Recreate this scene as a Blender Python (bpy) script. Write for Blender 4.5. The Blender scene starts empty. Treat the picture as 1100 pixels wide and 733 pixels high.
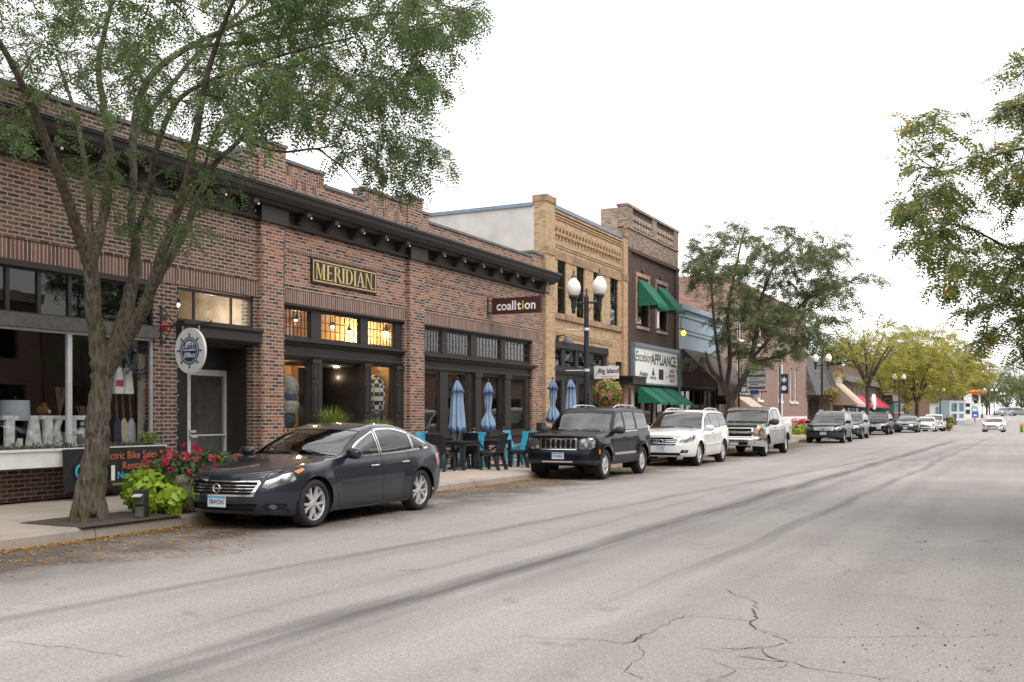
import bpy, bmesh, math, random
import numpy as np
from mathutils import Vector, Matrix
from mathutils.bvhtree import BVHTree

SC = bpy.context.scene
COL = SC.collection
PI = math.pi
R = math.radians

# ------------------------------------------------------------------ camera, sky, sun, exposure
F_PX, HZ, VP, EYE = 1100 * 35 / 36, 445.0, 1085.0, 1.58
YAW = math.atan((VP - 550) / F_PX)
CY, SY = math.cos(YAW), math.sin(YAW)
cam = bpy.data.cameras.new('camera')
cam.lens, cam.sensor_width, cam.shift_y = 35, 36, (HZ - 366.5) / 1100
cam.clip_end = 3000
camo = bpy.data.objects.new('camera', cam)
COL.objects.link(camo)
camo.location = (0, 0, EYE)
camo.rotation_euler = (PI / 2, 0, YAW)
SC.camera = camo

SUN_EL, SUN_AZ = R(50), R(122)
W = bpy.data.worlds.new('World')
SC.world = W
W.use_nodes = True
nt = W.node_tree
nt.nodes.clear()
n_out = nt.nodes.new('ShaderNodeOutputWorld')
n_bg = nt.nodes.new('ShaderNodeBackground')
n_sky = nt.nodes.new('ShaderNodeTexSky')
n_sky.sky_type = 'NISHITA'
n_sky.sun_disc = False
n_sky.sun_elevation = SUN_EL
n_sky.sun_rotation = SUN_AZ
n_sky.dust_density = 4.0
n_sky.air_density = 1.0
n_sky.ozone_density = 1.0
n_tc = nt.nodes.new('ShaderNodeTexCoord')
n_mp = nt.nodes.new('ShaderNodeMapping')
n_mp.inputs['Scale'].default_value = (1.2, 1.2, 5.0)
n_ns = nt.nodes.new('ShaderNodeTexNoise')
n_ns.inputs['Scale'].default_value = 1.6
n_ns.inputs['Detail'].default_value = 6
n_rp = nt.nodes.new('ShaderNodeValToRGB')
n_rp.color_ramp.elements[0].position = 0.38
n_rp.color_ramp.elements[0].color = (4.55, 4.42, 4.28, 1)
n_rp.color_ramp.elements[1].position = 0.62
n_rp.color_ramp.elements[1].color = (9.0, 9.0, 9.05, 1)
n_mx = nt.nodes.new('ShaderNodeMixRGB')
n_mx.inputs['Fac'].default_value = 0.93
L = nt.links.new
L(n_tc.outputs['Generated'], n_mp.inputs['Vector'])
L(n_mp.outputs['Vector'], n_ns.inputs['Vector'])
L(n_ns.outputs['Fac'], n_rp.inputs['Fac'])
L(n_sky.outputs['Color'], n_mx.inputs['Color1'])
L(n_rp.outputs['Color'], n_mx.inputs['Color2'])
L(n_mx.outputs['Color'], n_bg.inputs['Color'])
n_bg.inputs['Strength'].default_value = 0.12
L(n_bg.outputs['Background'], n_out.inputs['Surface'])

sun = bpy.data.lights.new('sun', 'SUN')
sun.energy, sun.angle, sun.color = 1.05, R(40), (1.0, 0.96, 0.9)
suno = bpy.data.objects.new('sun', sun)
COL.objects.link(suno)
# soft light from high over the roofs across the street, a little behind the viewer
sd = Vector((math.sin(SUN_AZ) * math.cos(SUN_EL), math.cos(SUN_AZ) * math.cos(SUN_EL), math.sin(SUN_EL)))
suno.rotation_euler = (-sd).to_track_quat('-Z', 'Y').to_euler()
suno.location = (20, -15, 40)

SC.view_settings.view_transform = 'Standard'
SC.view_settings.look = 'None'
SC.view_settings.gamma = 1.0
SC.view_settings.exposure = 1.08
SC.view_settings.use_curve_mapping = False
SC.render.engine = 'CYCLES'
SC.cycles.use_denoising = True
SC.cycles.max_bounces = 8
SC.cycles.transparent_max_bounces = 12
SC.cycles.caustics_reflective = False
SC.cycles.caustics_refractive = False

# ------------------------------------------------------------------ measuring helpers (photo measurements -> metres)
XF = -14.2            # plane of the shop fronts
KX = -10.45           # face of the kerb
def fy(u, X=XF):
    """how far down the street a photo column falls on a plane X = const"""
    t = (u - 550) / F_PX
    return -X * (CY + t * SY) / (SY - t * CY)
def dep(X, Y): return -X * SY + Y * CY
def fz(v, X, Y): return EYE + (HZ - v) * dep(X, Y) / F_PX
def gp(u, v, z=0.0):
    d = F_PX * (EYE - z) / (v - HZ)
    r = (u - 550) / F_PX * d
    return r * CY - d * SY, r * SY + d * CY
def pd(u, v, d):
    """a point d metres ahead of the viewer"""
    r = (u - 550) / F_PX * d
    return Vector((r * CY - d * SY, r * SY + d * CY, EYE + (HZ - v) * d / F_PX))
def gz(Y):
    """street level: flat, a shallow dip, then a rise"""
    return float(np.interp(Y, [-1000, 95, 135, 165, 205, 240, 3000], [0, 0, -0.55, -0.2, 1.05, 1.3, 1.3]))
def kx(Y): return KX + max(0.0, Y - 105) * 0.075

# ------------------------------------------------------------------ mesh helper
class MB:
    def __init__(s):
        s.v, s.f, s.m, s.s, s.u = [], [], [], [], []
    def face(s, pts, m=0, sm=False, uv=None):
        k = len(s.v)
        s.v.extend([tuple(p) for p in pts])
        s.f.append(tuple(range(k, k + len(pts))))
        s.m.append(m); s.s.append(sm); s.u.append(uv)
    def box(s, x0, x1, y0, y1, z0, z1, m=0, swap=False, M=None, skip=''):
        if x0 > x1: x0, x1 = x1, x0
        if y0 > y1: y0, y1 = y1, y0
        if z0 > z1: z0, z1 = z1, z0
        P = [(x, y, z) for x in (x0, x1) for y in (y0, y1) for z in (z0, z1)]
        F = {'l': (0, 1, 3, 2), 'r': (4, 6, 7, 5), 'f': (0, 4, 5, 1), 'k': (2, 3, 7, 6), 'b': (0, 2, 6, 4), 't': (1, 5, 7, 3)}
        if M is not None:
            Q = [M @ Vector(p) for p in P]
        else:
            Q = P
        for key, idx in F.items():
            if key in skip: continue
            uv = None
            if swap or M is not None:
                ax = {'l': (1, 2), 'r': (1, 2), 'f': (0, 2), 'k': (0, 2), 'b': (0, 1), 't': (0, 1)}[key]
                if swap: ax = (ax[1], ax[0])
                uv = [(P[i][ax[0]], P[i][ax[1]]) for i in idx]
            s.face([Q[i] for i in idx], m, False, uv)
    def obox(s, c, size, M=None, m=0):
        x, y, z = c; a, b, h = size[0] / 2, size[1] / 2, size[2] / 2
        s.box(x - a, x + a, y - b, y + b, z - h, z + h, m, False, M)
    def grid(s, P, m=0, sm=True, closed_u=False, closed_v=False, flip=False):
        """P[i][j] points, shared vertices"""
        k = len(s.v); nu, nv = len(P), len(P[0])
        for row in P:
            s.v.extend([tuple(p) for p in row])
        for i in range(nu if closed_u else nu - 1):
            for j in range(nv if closed_v else nv - 1):
                a, b = i, (i + 1) % nu; c, d = j, (j + 1) % nv
                q = (k + a * nv + c, k + b * nv + c, k + b * nv + d, k + a * nv + d)
                s.f.append(q[::-1] if flip else q)
                s.m.append(m); s.s.append(sm); s.u.append(None)
    def lathe(s, prof, seg=24, c=(0, 0, 0), m=0, sm=True, M=None, cap=False):
        P = []
        for k in range(seg):
            a = 2 * PI * k / seg
            row = [Vector((r * math.cos(a), r * math.sin(a), z)) for r, z in prof]
            row = [(M @ p if M is not None else p) + Vector(c) for p in row]
            P.append(row)
        s.grid(P, m, sm, closed_u=True)
        if cap:
            s.face([r[-1] for r in P], m); s.face([r[0] for r in P][::-1], m)
    def tube(s, pts, rad, seg=8, m=0, sm=True, cap=True, rough=0.0):
        pts = [Vector(p) for p in pts]
        if not hasattr(rad, '__len__'): rad = [rad] * len(pts)
        rings = []; up = None
        for i, p in enumerate(pts):
            t = (pts[min(i + 1, len(pts) - 1)] - pts[max(i - 1, 0)])
            if t.length < 1e-9: t = Vector((0, 0, 1))
            t.normalize()
            if up is None:
                up = Vector((1, 0, 0)) if abs(t.x) < 0.8 else Vector((0, 1, 0))
            a = (up - t * up.dot(t)); a.normalize(); b = t.cross(a); up = a
            rings.append([p + (a * math.cos(2 * PI * k / seg) + b * math.sin(2 * PI * k / seg)) * rad[i] * (1 + rough * (math.sin(10 * PI * k / seg + i * .31) * .5 + math.sin(18 * PI * k / seg - i * .53) * .35 + math.sin(i * 1.9 + 4 * PI * k / seg) * .4)) for k in range(seg)])
        s.grid(rings, m, sm, closed_v=True)
        if cap:
            s.face(rings[0][::-1], m); s.face(rings[-1], m)
    def prism(s, pts, f, a0, a1, m=0, sm=False):
        """2D outline pts, f(p, a) -> 3D"""
        A = [f(p, a0) for p in pts]; B = [f(p, a1) for p in pts]
        n = len(pts)
        s.face(A[::-1], m); s.face(B, m)
        for i in range(n):
            j = (i + 1) % n
            s.face([A[i], A[j], B[j], B[i]], m, sm)
    def ball(s, c, r, seg=12, rings=8, m=0, sc=(1, 1, 1)):
        P = []
        for i in range(rings + 1):
            a = PI * i / rings
            P.append([(c[0] + sc[0] * r * math.sin(a) * math.cos(2 * PI * k / seg), c[1] + sc[1] * r * math.sin(a) * math.sin(2 * PI * k / seg), c[2] - sc[2] * r * math.cos(a)) for k in range(seg)])
        s.grid(P, m, True, closed_v=True, flip=True)
    def add(s, verts, faces, M=None, m=0, sm=False):
        k = len(s.v)
        s.v.extend([tuple(M @ Vector(p)) if M is not None else tuple(p) for p in verts])
        for f in faces:
            s.f.append(tuple(k + i for i in f)); s.m.append(m); s.s.append(sm); s.u.append(None)
    def build(s, name, mats, parent=None, loc=None, bevel=0.0, fix=False, weld=False):
        me = bpy.data.meshes.new(name)
        me.from_pydata(s.v, [], s.f)
        if not isinstance(mats, (list, tuple)): mats = [mats]
        for m in mats: me.materials.append(m)
        me.polygons.foreach_set('material_index', s.m)
        me.polygons.foreach_set('use_smooth', s.s)
        uvl = me.uv_layers.new(name='UVMap')
        dat = np.zeros((len(me.loops), 2), dtype=np.float32)
        for p, uv in zip(me.polygons, s.u):
            if uv is not None:
                for k, li in enumerate(p.loop_indices): dat[li] = uv[k]
            else:
                nx, ny, nz = abs(p.normal.x), abs(p.normal.y), abs(p.normal.z)
                a, b = (1, 2) if nx >= ny and nx >= nz else ((0, 2) if ny >= nz else (0, 1))
                for li in p.loop_indices:
                    co = s.v[me.loops[li].vertex_index]
                    dat[li] = (co[a], co[b])
        uvl.data.foreach_set('uv', dat.ravel())
        if fix or weld:
            bm = bmesh.new(); bm.from_mesh(me)
            bmesh.ops.remove_doubles(bm, verts=bm.verts, dist=1e-4)
            bmesh.ops.recalc_face_normals(bm, faces=bm.faces)
            bm.to_mesh(me); bm.free()
        o = bpy.data.objects.new(name, me)
        COL.objects.link(o)
        if parent: o.parent = parent
        if loc: o.location = loc
        if bevel:
            b = o.modifiers.new('bevel', 'BEVEL'); b.width = bevel; b.segments = 2; b.limit_method = 'ANGLE'; b.angle_limit = R(50)
        return o

def tag(o, label=None, cat=None, group=None, kind=None):
    if label: o['label'] = label
    if cat: o['category'] = cat
    if group: o['group'] = group
    if kind: o['kind'] = kind
    return o
def empty(name, loc=(0, 0, 0), rz=0.0, label=None, cat=None, group=None):
    o = bpy.data.objects.new(name, None)
    COL.objects.link(o); o.location = loc; o.rotation_euler = (0, 0, rz)
    o.empty_display_size = 0.2
    return tag(o, label, cat, group)
def kids(o): return [c for c in bpy.data.objects if c.parent is o]
def copy_tree(o, label=None, loc=None, rz=None, parent=None):
    c = o.copy(); COL.objects.link(c)
    c.parent = parent
    if label: c['label'] = label
    if loc is not None: c.location = loc
    if rz is not None: c.rotation_euler = (0, 0, rz)
    for ch in kids(o): copy_tree(ch, parent=c)
    return c

# ------------------------------------------------------------------ materials
class NT:
    def __init__(s, name):
        s.mat = bpy.data.materials.new(name); s.mat.use_nodes = True
        s.t = s.mat.node_tree; s.t.nodes.clear()
        s.out = s.t.nodes.new('ShaderNodeOutputMaterial')
    def n(s, typ, ins=None, **kw):
        nd = s.t.nodes.new('ShaderNode' + typ)
        for k, v in kw.items(): setattr(nd, k, v)
        for k, v in (ins or {}).items():
            if isinstance(v, bpy.types.NodeSocket): s.t.links.new(v, nd.inputs[k])
            else: nd.inputs[k].default_value = v
        return nd
    def math(s, op, a, b=None, c=None, clamp=False):
        ins = {0: a}
        if b is not None: ins[1] = b
        if c is not None: ins[2] = c
        return s.n('Math', ins, operation=op, use_clamp=clamp).outputs[0]
    def mix(s, fac, a, b, bt='MIX'):
        return s.n('MixRGB', {'Fac': fac, 'Color1': a, 'Color2': b}, blend_type=bt).outputs[0]
    def ramp(s, fac, stops, interp='LINEAR'):
        nd = s.n('ValToRGB', {'Fac': fac}); cr = nd.color_ramp; cr.interpolation = interp
        while len(cr.elements) < len(stops): cr.elements.new(0.5)
        for e, (p, c) in zip(cr.elements, stops):
            e.position = p; e.color = (*c, 1) if hasattr(c, '__len__') else (c, c, c, 1)
        return nd.outputs[0]
    def noise(s, scale, detail=3, vec=None, rough=0.55):
        ins = {'Scale': scale, 'Detail': detail, 'Roughness': rough}
        if vec is not None: ins['Vector'] = vec
        return s.n('TexNoise', ins).outputs['Fac']
    def obj(s): return s.n('TexCoord').outputs['Object']
    def uv(s): return s.n('TexCoord').outputs['UV']
    def maps(s, vec, scale): return s.n('Mapping', {'Vector': vec, 'Scale': scale}).outputs[0]
    def bump(s, h, strength=0.3, dist=0.01):
        return s.n('Bump', {'Height': h, 'Strength': strength, 'Distance': dist}).outputs[0]
    def done(s, color, rough=0.6, metal=0.0, normal=None, **kw):
        ins = {'Base Color': (*color, 1) if isinstance(color, tuple) and len(color) == 3 else color, 'Roughness': rough, 'Metallic': metal}
        if normal is not None: ins['Normal'] = normal
        for k, v in kw.items(): ins[k.replace('_', ' ')] = v
        p = s.n('BsdfPrincipled', ins)
        s.t.links.new(p.outputs[0], s.out.inputs['Surface'])
        return s.mat

def c4(c): return (*c, 1.0)
def plain(name, col, rough=0.6, metal=0.0, var=0.18, scale=6.0, bump=0.0, bscale=60.0, **kw):
    t = NT(name); o = t.obj()
    f = t.noise(scale, 4, o)
    lo = tuple(max(0.0, c * (1 - var)) for c in col); hi = tuple(min(1.0, c * (1 + var)) for c in col)
    cc = t.ramp(f, [(0.3, lo), (0.7, hi)])
    rr = t.math('MULTIPLY_ADD', f, 0.25, rough - 0.12, clamp=True)
    nm = t.bump(t.noise(bscale, 3, o), bump, 0.004) if bump else None
    return t.done(cc, rr, metal, nm, **kw)
def glow(name, col, strength):
    t = NT(name)
    e = t.n('Emission', {'Color': c4(col), 'Strength': strength})
    t.t.links.new(e.outputs[0], t.out.inputs['Surface'])
    return t.mat
def paint(name, col, metal=0.0, rough=0.28, dirt=0.35, coat=1.0):
    t = NT(name); o = t.obj()
    f = t.noise(2.5, 5, o)
    z = t.n('SeparateXYZ', {0: o}).outputs[2]
    low = t.math('MULTIPLY', t.ramp(z, [(0.15, 1.0), (0.75, 0.0)]), t.ramp(f, [(0.35, 0.25), (0.7, 1.0)]))
    cc = t.mix(t.math('MULTIPLY', low, dirt), c4(col), (0.2, 0.18, 0.16, 1))
    rr = t.math('MULTIPLY_ADD', low, 0.3, rough)
    fl = t.bump(t.noise(900, 1, o), 0.02, 0.001)
    return t.done(cc, rr, metal, None, Coat_Weight=coat, Coat_Roughness=0.04, Coat_IOR=1.4, Specular_IOR_Level=0.15 if metal == 0 and sum(col) < .1 else .35)
def glass(name, tint=(0.75, 0.8, 0.8), refl=0.10, rough=0.01, ior=1.5):
    t = NT(name)
    tr = t.n('BsdfTransparent', {'Color': c4(tint)})
    gl = t.n('BsdfGlossy', {'Color': (1, 1, 1, 1), 'Roughness': rough})
    lw = t.n('LayerWeight', {'Blend': .5}).outputs['Facing']
    f0 = ((ior - 1) / (ior + 1)) ** 2
    fr = t.math('MULTIPLY_ADD', t.math('POWER', lw, 5.0), 1.0 - f0, f0, clamp=True)
    o = t.obj()
    wav = t.bump(t.noise(1.3, 2, o), 0.05, 0.02)
    t.t.links.new(wav, gl.inputs['Normal'])
    fac = t.math('MULTIPLY_ADD', fr, 1.0 - refl, refl, clamp=True)
    m = t.n('MixShader', {0: fac, 1: tr.outputs[0], 2: gl.outputs[0]})
    t.t.links.new(m.outputs[0], t.out.inputs['Surface'])
    return t.mat

def brick(name, stops, mortar, bw=0.205, bh=0.062, mort=0.011, bump=0.5, dirt=0.25, rough=0.85, offset=0.5, soldier=False):
    t = NT(name); uv = t.uv()
    if soldier:
        uv = t.n('Mapping', {'Vector': uv, 'Rotation': (0, 0, PI / 2)}).outputs[0]
    wob = t.noise(3.0, 2, uv)
    b = t.n('TexBrick', {'Vector': uv, 'Color1': (0, 0, 0, 1), 'Color2': (1, 1, 1, 1), 'Mortar': (0, 0, 0, 1), 'Scale': 1.0,
                         'Mortar Size': mort, 'Mortar Smooth': 0.15, 'Bias': 0.0, 'Brick Width': bw + mort, 'Row Height': bh + mort})
    b.offset = offset
    rnd = b.outputs['Color']; fac = b.outputs['Fac']
    col = t.ramp(rnd, stops)
    fine = t.noise(55, 4, uv)
    col = t.mix(0.55, col, t.ramp(fine, [(0.25, 0.3), (0.75, 0.75)]), 'OVERLAY')
    big = t.noise(0.5, 5, uv)
    col = t.mix(t.math('MULTIPLY', t.ramp(big, [(0.4, 0.0), (0.75, 1.0)]), dirt), col, (0.09, 0.075, 0.065, 1))
    soot = t.ramp(t.noise(1.0, 5, t.maps(uv, (2.6, .35, 1))), [(.5, 0.0), (.72, 1.0)])
    col = t.mix(t.math('MULTIPLY', soot, dirt * 1.3), col, (0.05, 0.042, 0.038, 1))
    mc = t.mix(t.ramp(t.noise(4, 4, uv), [(0.3, 0.0), (0.75, 0.5)]), c4(mortar), tuple(c * 0.55 for c in mortar) + (1,))
    col = t.mix(fac, col, mc)
    h = t.math('ADD', t.math('MULTIPLY', fac, -1.0), t.math('MULTIPLY', fine, 0.35))
    return t.done(col, rough, 0.0, t.bump(h, bump, 0.008))

M = {}
M['brick_red'] = brick('red_brick', [(0.0, (0.03, 0.026, 0.03)), (0.2, (0.045, 0.036, 0.038)), (0.26, (0.14, 0.05, 0.032)), (0.5, (0.225, 0.082, 0.046)), (0.75, (0.295, 0.117, 0.068)), (1.0, (0.37, 0.175, 0.11))], (0.39, 0.33, 0.275), mort=0.012, dirt=.34)
M['brick_shop'] = brick('shaded_brown_brick', [(0.0, (0.025, 0.018, 0.016)), (0.2, (0.045, 0.026, 0.022)), (0.32, (0.095, 0.04, 0.029)), (0.6, (0.135, 0.058, 0.04)), (1.0, (0.19, 0.088, 0.062))], (0.36, 0.3, 0.245), mort=.012, dirt=.4)  # darker brown brick, with the street tree's shade put into its colours
M['brick_soldier'] = brick('soldier_brick', [(0.0, (0.085, 0.038, 0.03)), (0.3, (0.125, 0.055, 0.038)), (0.65, (0.175, 0.08, 0.056)), (1.0, (0.23, 0.118, 0.085))], (0.4, 0.34, 0.3), offset=0.0, bw=2.0, bh=0.064, soldier=True)
M['brick_tan'] = brick('tan_brick', [(0.0, (0.3, 0.19, 0.1)), (0.5, (0.42, 0.275, 0.155)), (1.0, (0.52, 0.355, 0.215))], (0.5, 0.38, 0.25), mort=0.009, dirt=0.12)
M['brick_dark'] = brick('dark_painted_brick', [(0.0, (0.06, 0.033, 0.028)), (1.0, (0.1, 0.056, 0.045))], (0.07, 0.042, 0.035), dirt=0.3)
M['brick_old'] = brick('weathered_brick', [(0.0, (0.2, 0.14, 0.1)), (0.5, (0.33, 0.24, 0.18)), (1.0, (0.46, 0.36, 0.28))], (0.4, 0.33, 0.27), dirt=0.35)
M['brick_worn'] = brick('worn_brown_brick', [(0.0, (0.13, 0.08, 0.06)), (0.5, (0.24, 0.16, 0.12)), (1.0, (0.38, 0.28, 0.22))], (0.3, 0.24, 0.2), dirt=0.3)
M['int_grey'] = plain('door_reflection_grey', (0.55, 0.52, 0.49), 0.85)  # pale wall colour stands in for the reflection in the entrance door glass
M['brick_orange'] = brick('orange_brick', [(0.0, (0.2, 0.085, 0.06)), (0.5, (0.33, 0.15, 0.1)), (1.0, (0.43, 0.22, 0.16))], (0.47, 0.38, 0.32), dirt=0.12)
M['brick_brown'] = brick('church_brick', [(0.0, (0.15, 0.08, 0.06)), (0.5, (0.24, 0.135, 0.1)), (1.0, (0.31, 0.18, 0.135))], (0.36, 0.29, 0.24), dirt=0.15)
M['brick_cream'] = brick('cream_brick', [(0.0, (0.42, 0.32, 0.21)), (1.0, (0.58, 0.46, 0.33))], (0.5, 0.42, 0.32), dirt=0.1)
M['trim'] = plain('dark_brown_painted_wood', (0.024, 0.019, 0.0165), 0.55, var=0.3, scale=3)
M['trim_grey'] = plain('weathered_grey_wood', (0.095, 0.088, 0.082), 0.75, var=0.3, scale=8)
M['frame_dark'] = plain('dark_window_frame', (0.02, 0.018, 0.018), 0.45, var=0.2)
M['coping'] = plain('grey_coping', (0.13, 0.13, 0.14), 0.7, var=0.35, scale=3)
M['alu'] = plain('aluminium_frame', (0.62, 0.63, 0.65), 0.4, 0.3, var=0.1)
M['black'] = plain('black_metal', (0.02, 0.021, 0.024), 0.45, var=0.2)
M['white'] = plain('white_paint', (0.8, 0.8, 0.79), 0.5, var=0.08)
M['stucco'] = plain('stucco', (0.55, 0.53, 0.5), 0.9, var=0.14, scale=1.2, bump=0.3)
M['stone'] = plain('limestone', (0.42, 0.35, 0.27), 0.85, var=0.25, scale=2.5, bump=0.3)
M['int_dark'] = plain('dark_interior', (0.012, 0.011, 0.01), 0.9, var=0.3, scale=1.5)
M['int_warm'] = plain('warm_plaster', (0.42, 0.27, 0.13), 0.85, var=0.12, scale=1)
M['int_floor'] = plain('interior_floor', (0.1, 0.07, 0.05), 0.6)
M['glass_shop'] = glass('shop_glass', (0.95, 0.96, 0.96), 0.025, 0.01, 1.42)
M['glass_dark'] = glass('dark_glass', (0.5, 0.51, 0.52), 0.035, 0.01, 1.45)
# ------------------------------------------------------------------ vehicles
def pch(pts):
    """monotone cubic through (x, y) points"""
    pts = sorted(pts); x = np.array([p[0] for p in pts], float); y = np.array([p[1] for p in pts], float)
    h = np.diff(x); d = np.diff(y) / h; n = len(x)
    m = np.zeros(n); m[0], m[-1] = d[0], d[-1]
    for i in range(1, n - 1):
        if d[i - 1] * d[i] > 0:
            w1, w2 = 2 * h[i] + h[i - 1], h[i] + 2 * h[i - 1]
            m[i] = (w1 + w2) / (w1 / d[i - 1] + w2 / d[i])
    def f(q):
        q = min(max(q, x[0]), x[-1]); i = min(max(int(np.searchsorted(x, q)) - 1, 0), n - 2)
        t = (q - x[i]) / h[i]
        return ((1 + 2 * t) * (1 - t) ** 2 * y[i] + t * (1 - t) ** 2 * h[i] * m[i] + t * t * (3 - 2 * t) * y[i + 1] + t * t * (t - 1) * h[i] * m[i + 1])
    return f

M['rubber'] = plain('tyre_rubber', (0.022, 0.022, 0.023), 0.85, var=0.3, scale=12)
M['alloy'] = plain('alloy_rim', (0.62, 0.62, 0.63), 0.35, 0.45, var=0.1)
M['brake'] = plain('brake_disc', (0.03, 0.03, 0.032), 0.7, 0.3)  # dark metal of the brake disc behind the spokes
M['chrome'] = plain('chrome', (0.75, 0.76, 0.78), 0.12, 1.0, var=0.05)
M['gasket'] = plain('black_rubber_trim', (0.012, 0.012, 0.013), 0.5)
M['plastic'] = plain('dark_plastic', (0.03, 0.03, 0.032), 0.6, var=0.2)
M['seam'] = plain('panel_gap', (0.006, 0.006, 0.007), 0.8)
M['car_int'] = plain('car_interior', (0.05, 0.048, 0.046), 0.8, var=0.3)
M['car_int_tan'] = plain('tan_car_interior', (0.25, 0.21, 0.16), 0.8, var=0.2)
M['car_glass'] = glass('car_glass', (0.5, 0.53, 0.52), 0.08, 0.01, 1.6)
M['car_glass_tint'] = glass('tinted_car_glass', (0.14, 0.15, 0.15), 0.05, 0.01, 1.6)
M['amber'] = plain('amber_lens', (0.75, 0.2, 0.02), 0.2, Coat_Weight=1.0)
M['redlens'] = plain('red_lens', (0.35, 0.01, 0.01), 0.2, Coat_Weight=1.0)
M['plate'] = plain('number_plate', (0.62, 0.68, 0.74), 0.4, var=0.1)
M['plate_ink'] = plain('plate_ink', (0.05, 0.06, 0.12), 0.5)
M['plate_blue'] = plain('plate_blue', (0.12, 0.35, 0.6), 0.4)
def lamp_mat():
    t = NT('headlamp_lens'); o = t.obj()
    v = t.n('TexVoronoi', {'Vector': o, 'Scale': 8.0}).outputs['Distance']
    c = t.ramp(v, [(0.1, (0.85, 0.87, 0.9)), (0.35, (0.5, 0.52, 0.55)), (0.55, (0.14, 0.15, 0.16))])
    return t.done(c, 0.15, 0.55, t.bump(v, 0.3, 0.02), Coat_Weight=1.0, Coat_Roughness=0.02)
M['lamp'] = lamp_mat()

def text_geo(s, size=1.0, bold=0.0, shear=0.0, spacing=1.0, align='CENTER', extrude=0.0):
    c = bpy.data.curves.new('lettering', 'FONT')
    c.body = s; c.size = size; c.offset = bold; c.shear = shear; c.space_character = spacing
    c.align_x = align; c.align_y = 'CENTER'; c.extrude = extrude; c.resolution_u = 3
    o = bpy.data.objects.new('lettering', c); COL.objects.link(o)
    dg = bpy.context.evaluated_depsgraph_get(); dg.update()
    me = o.evaluated_get(dg).to_mesh()
    v = [tuple(p.co) for p in me.vertices]; f = [tuple(p.vertices) for p in me.polygons]
    o.evaluated_get(dg).to_mesh_clear()
    bpy.data.objects.remove(o); bpy.data.curves.remove(c)
    return v, f
def basis(origin, right, up):
    r, u = Vector(right).normalized(), Vector(up).normalized(); n = r.cross(u)
    m = Matrix((r, u, n)).transposed().to_4x4(); m.translation = Vector(origin)
    return m
def put_text(mb, s, origin, right=(0, 1, 0), up=(0, 0, 1), m=0, sx=1.0, **kw):
    v, f = text_geo(s, **kw)
    mb.add([(p[0] * sx, p[1], p[2]) for p in v], f, basis(origin, right, up), m)

def make_wheel(name, root, x, y, Rw, wd, style, side):
    """the tyre is the wheel part; its rim is a sub-part"""
    Rr = Rw * style.get('rim', 0.70)
    h = wd / 2
    T = Matrix.Rotation(-PI / 2 * side, 4, 'X')       # lathe axis z -> +-y (outward)
    t = MB()
    t.lathe([(Rr * 0.97, -h * .8), (Rr + .01, -h), (Rw - .035, -h * 1.02), (Rw - .008, -h * .8), (Rw, -h * .45), (Rw, h * .45), (Rw - .008, h * .8), (Rw - .035, h * 1.02), (Rr + .012, h), (Rr * 0.97, h * .8)], 40, M=T)
    w = t.build('wheel', M['rubber'], root, (x, y, Rw))
    r = MB()
    zo = h * .72
    r.lathe([(Rr * .975, -h * .7), (Rr * .93, 0), (Rr * .94, zo * .9), (Rr * .99, zo + .012), (Rr * 1.0, zo)], 40, m=0, M=T)
    r.lathe([(Rr * .95, zo * .1), (0.0, zo * .1)], 24, m=1, M=T)
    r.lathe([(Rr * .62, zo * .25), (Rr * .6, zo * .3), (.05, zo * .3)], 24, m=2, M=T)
    r.lathe([(Rr * .24, zo * .5), (Rr * .23, zo * .92), (Rr * .17, zo * 1.0), (0.0, zo * 1.0)], 20, m=0, M=T)
    ns = style.get('spokes', 5); dbl = style.get('double', False)
    for k in range(ns):
        for off in ((-.16, .16) if dbl else (0,)):
            a0 = 2 * PI * k / ns + off * .6 + .3; a1 = 2 * PI * k / ns + off * 1.9 + .3
            w0, w1 = (Rr * .1, Rr * .07) if dbl else (Rr * .2, Rr * .14)
            w0 *= style.get('fat', 1); w1 *= style.get('fat', 1)
            def pt(rad, an, lat, z):
                c, s_ = math.cos(an), math.sin(an)
                return T @ Vector((rad * c - lat * s_, rad * s_ + lat * c, z))
            A = []
            for rad, an, hw, z1 in ((Rr * .2, a0, w0, zo * .98), (Rr * .6, (a0 + a1) / 2, (w0 + w1) / 2, zo * .95), (Rr * .95, a1, w1, zo * .98)):
                A.append([pt(rad, an, -hw, z1 - .035), pt(rad, an, -hw * .75, z1), pt(rad, an, hw * .75, z1), pt(rad, an, hw, z1 - .035)])
            r.grid(A, 0, False)
    r.build('rim', [M['alloy'], M['seam'], M['brake']], w)
    return w

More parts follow.
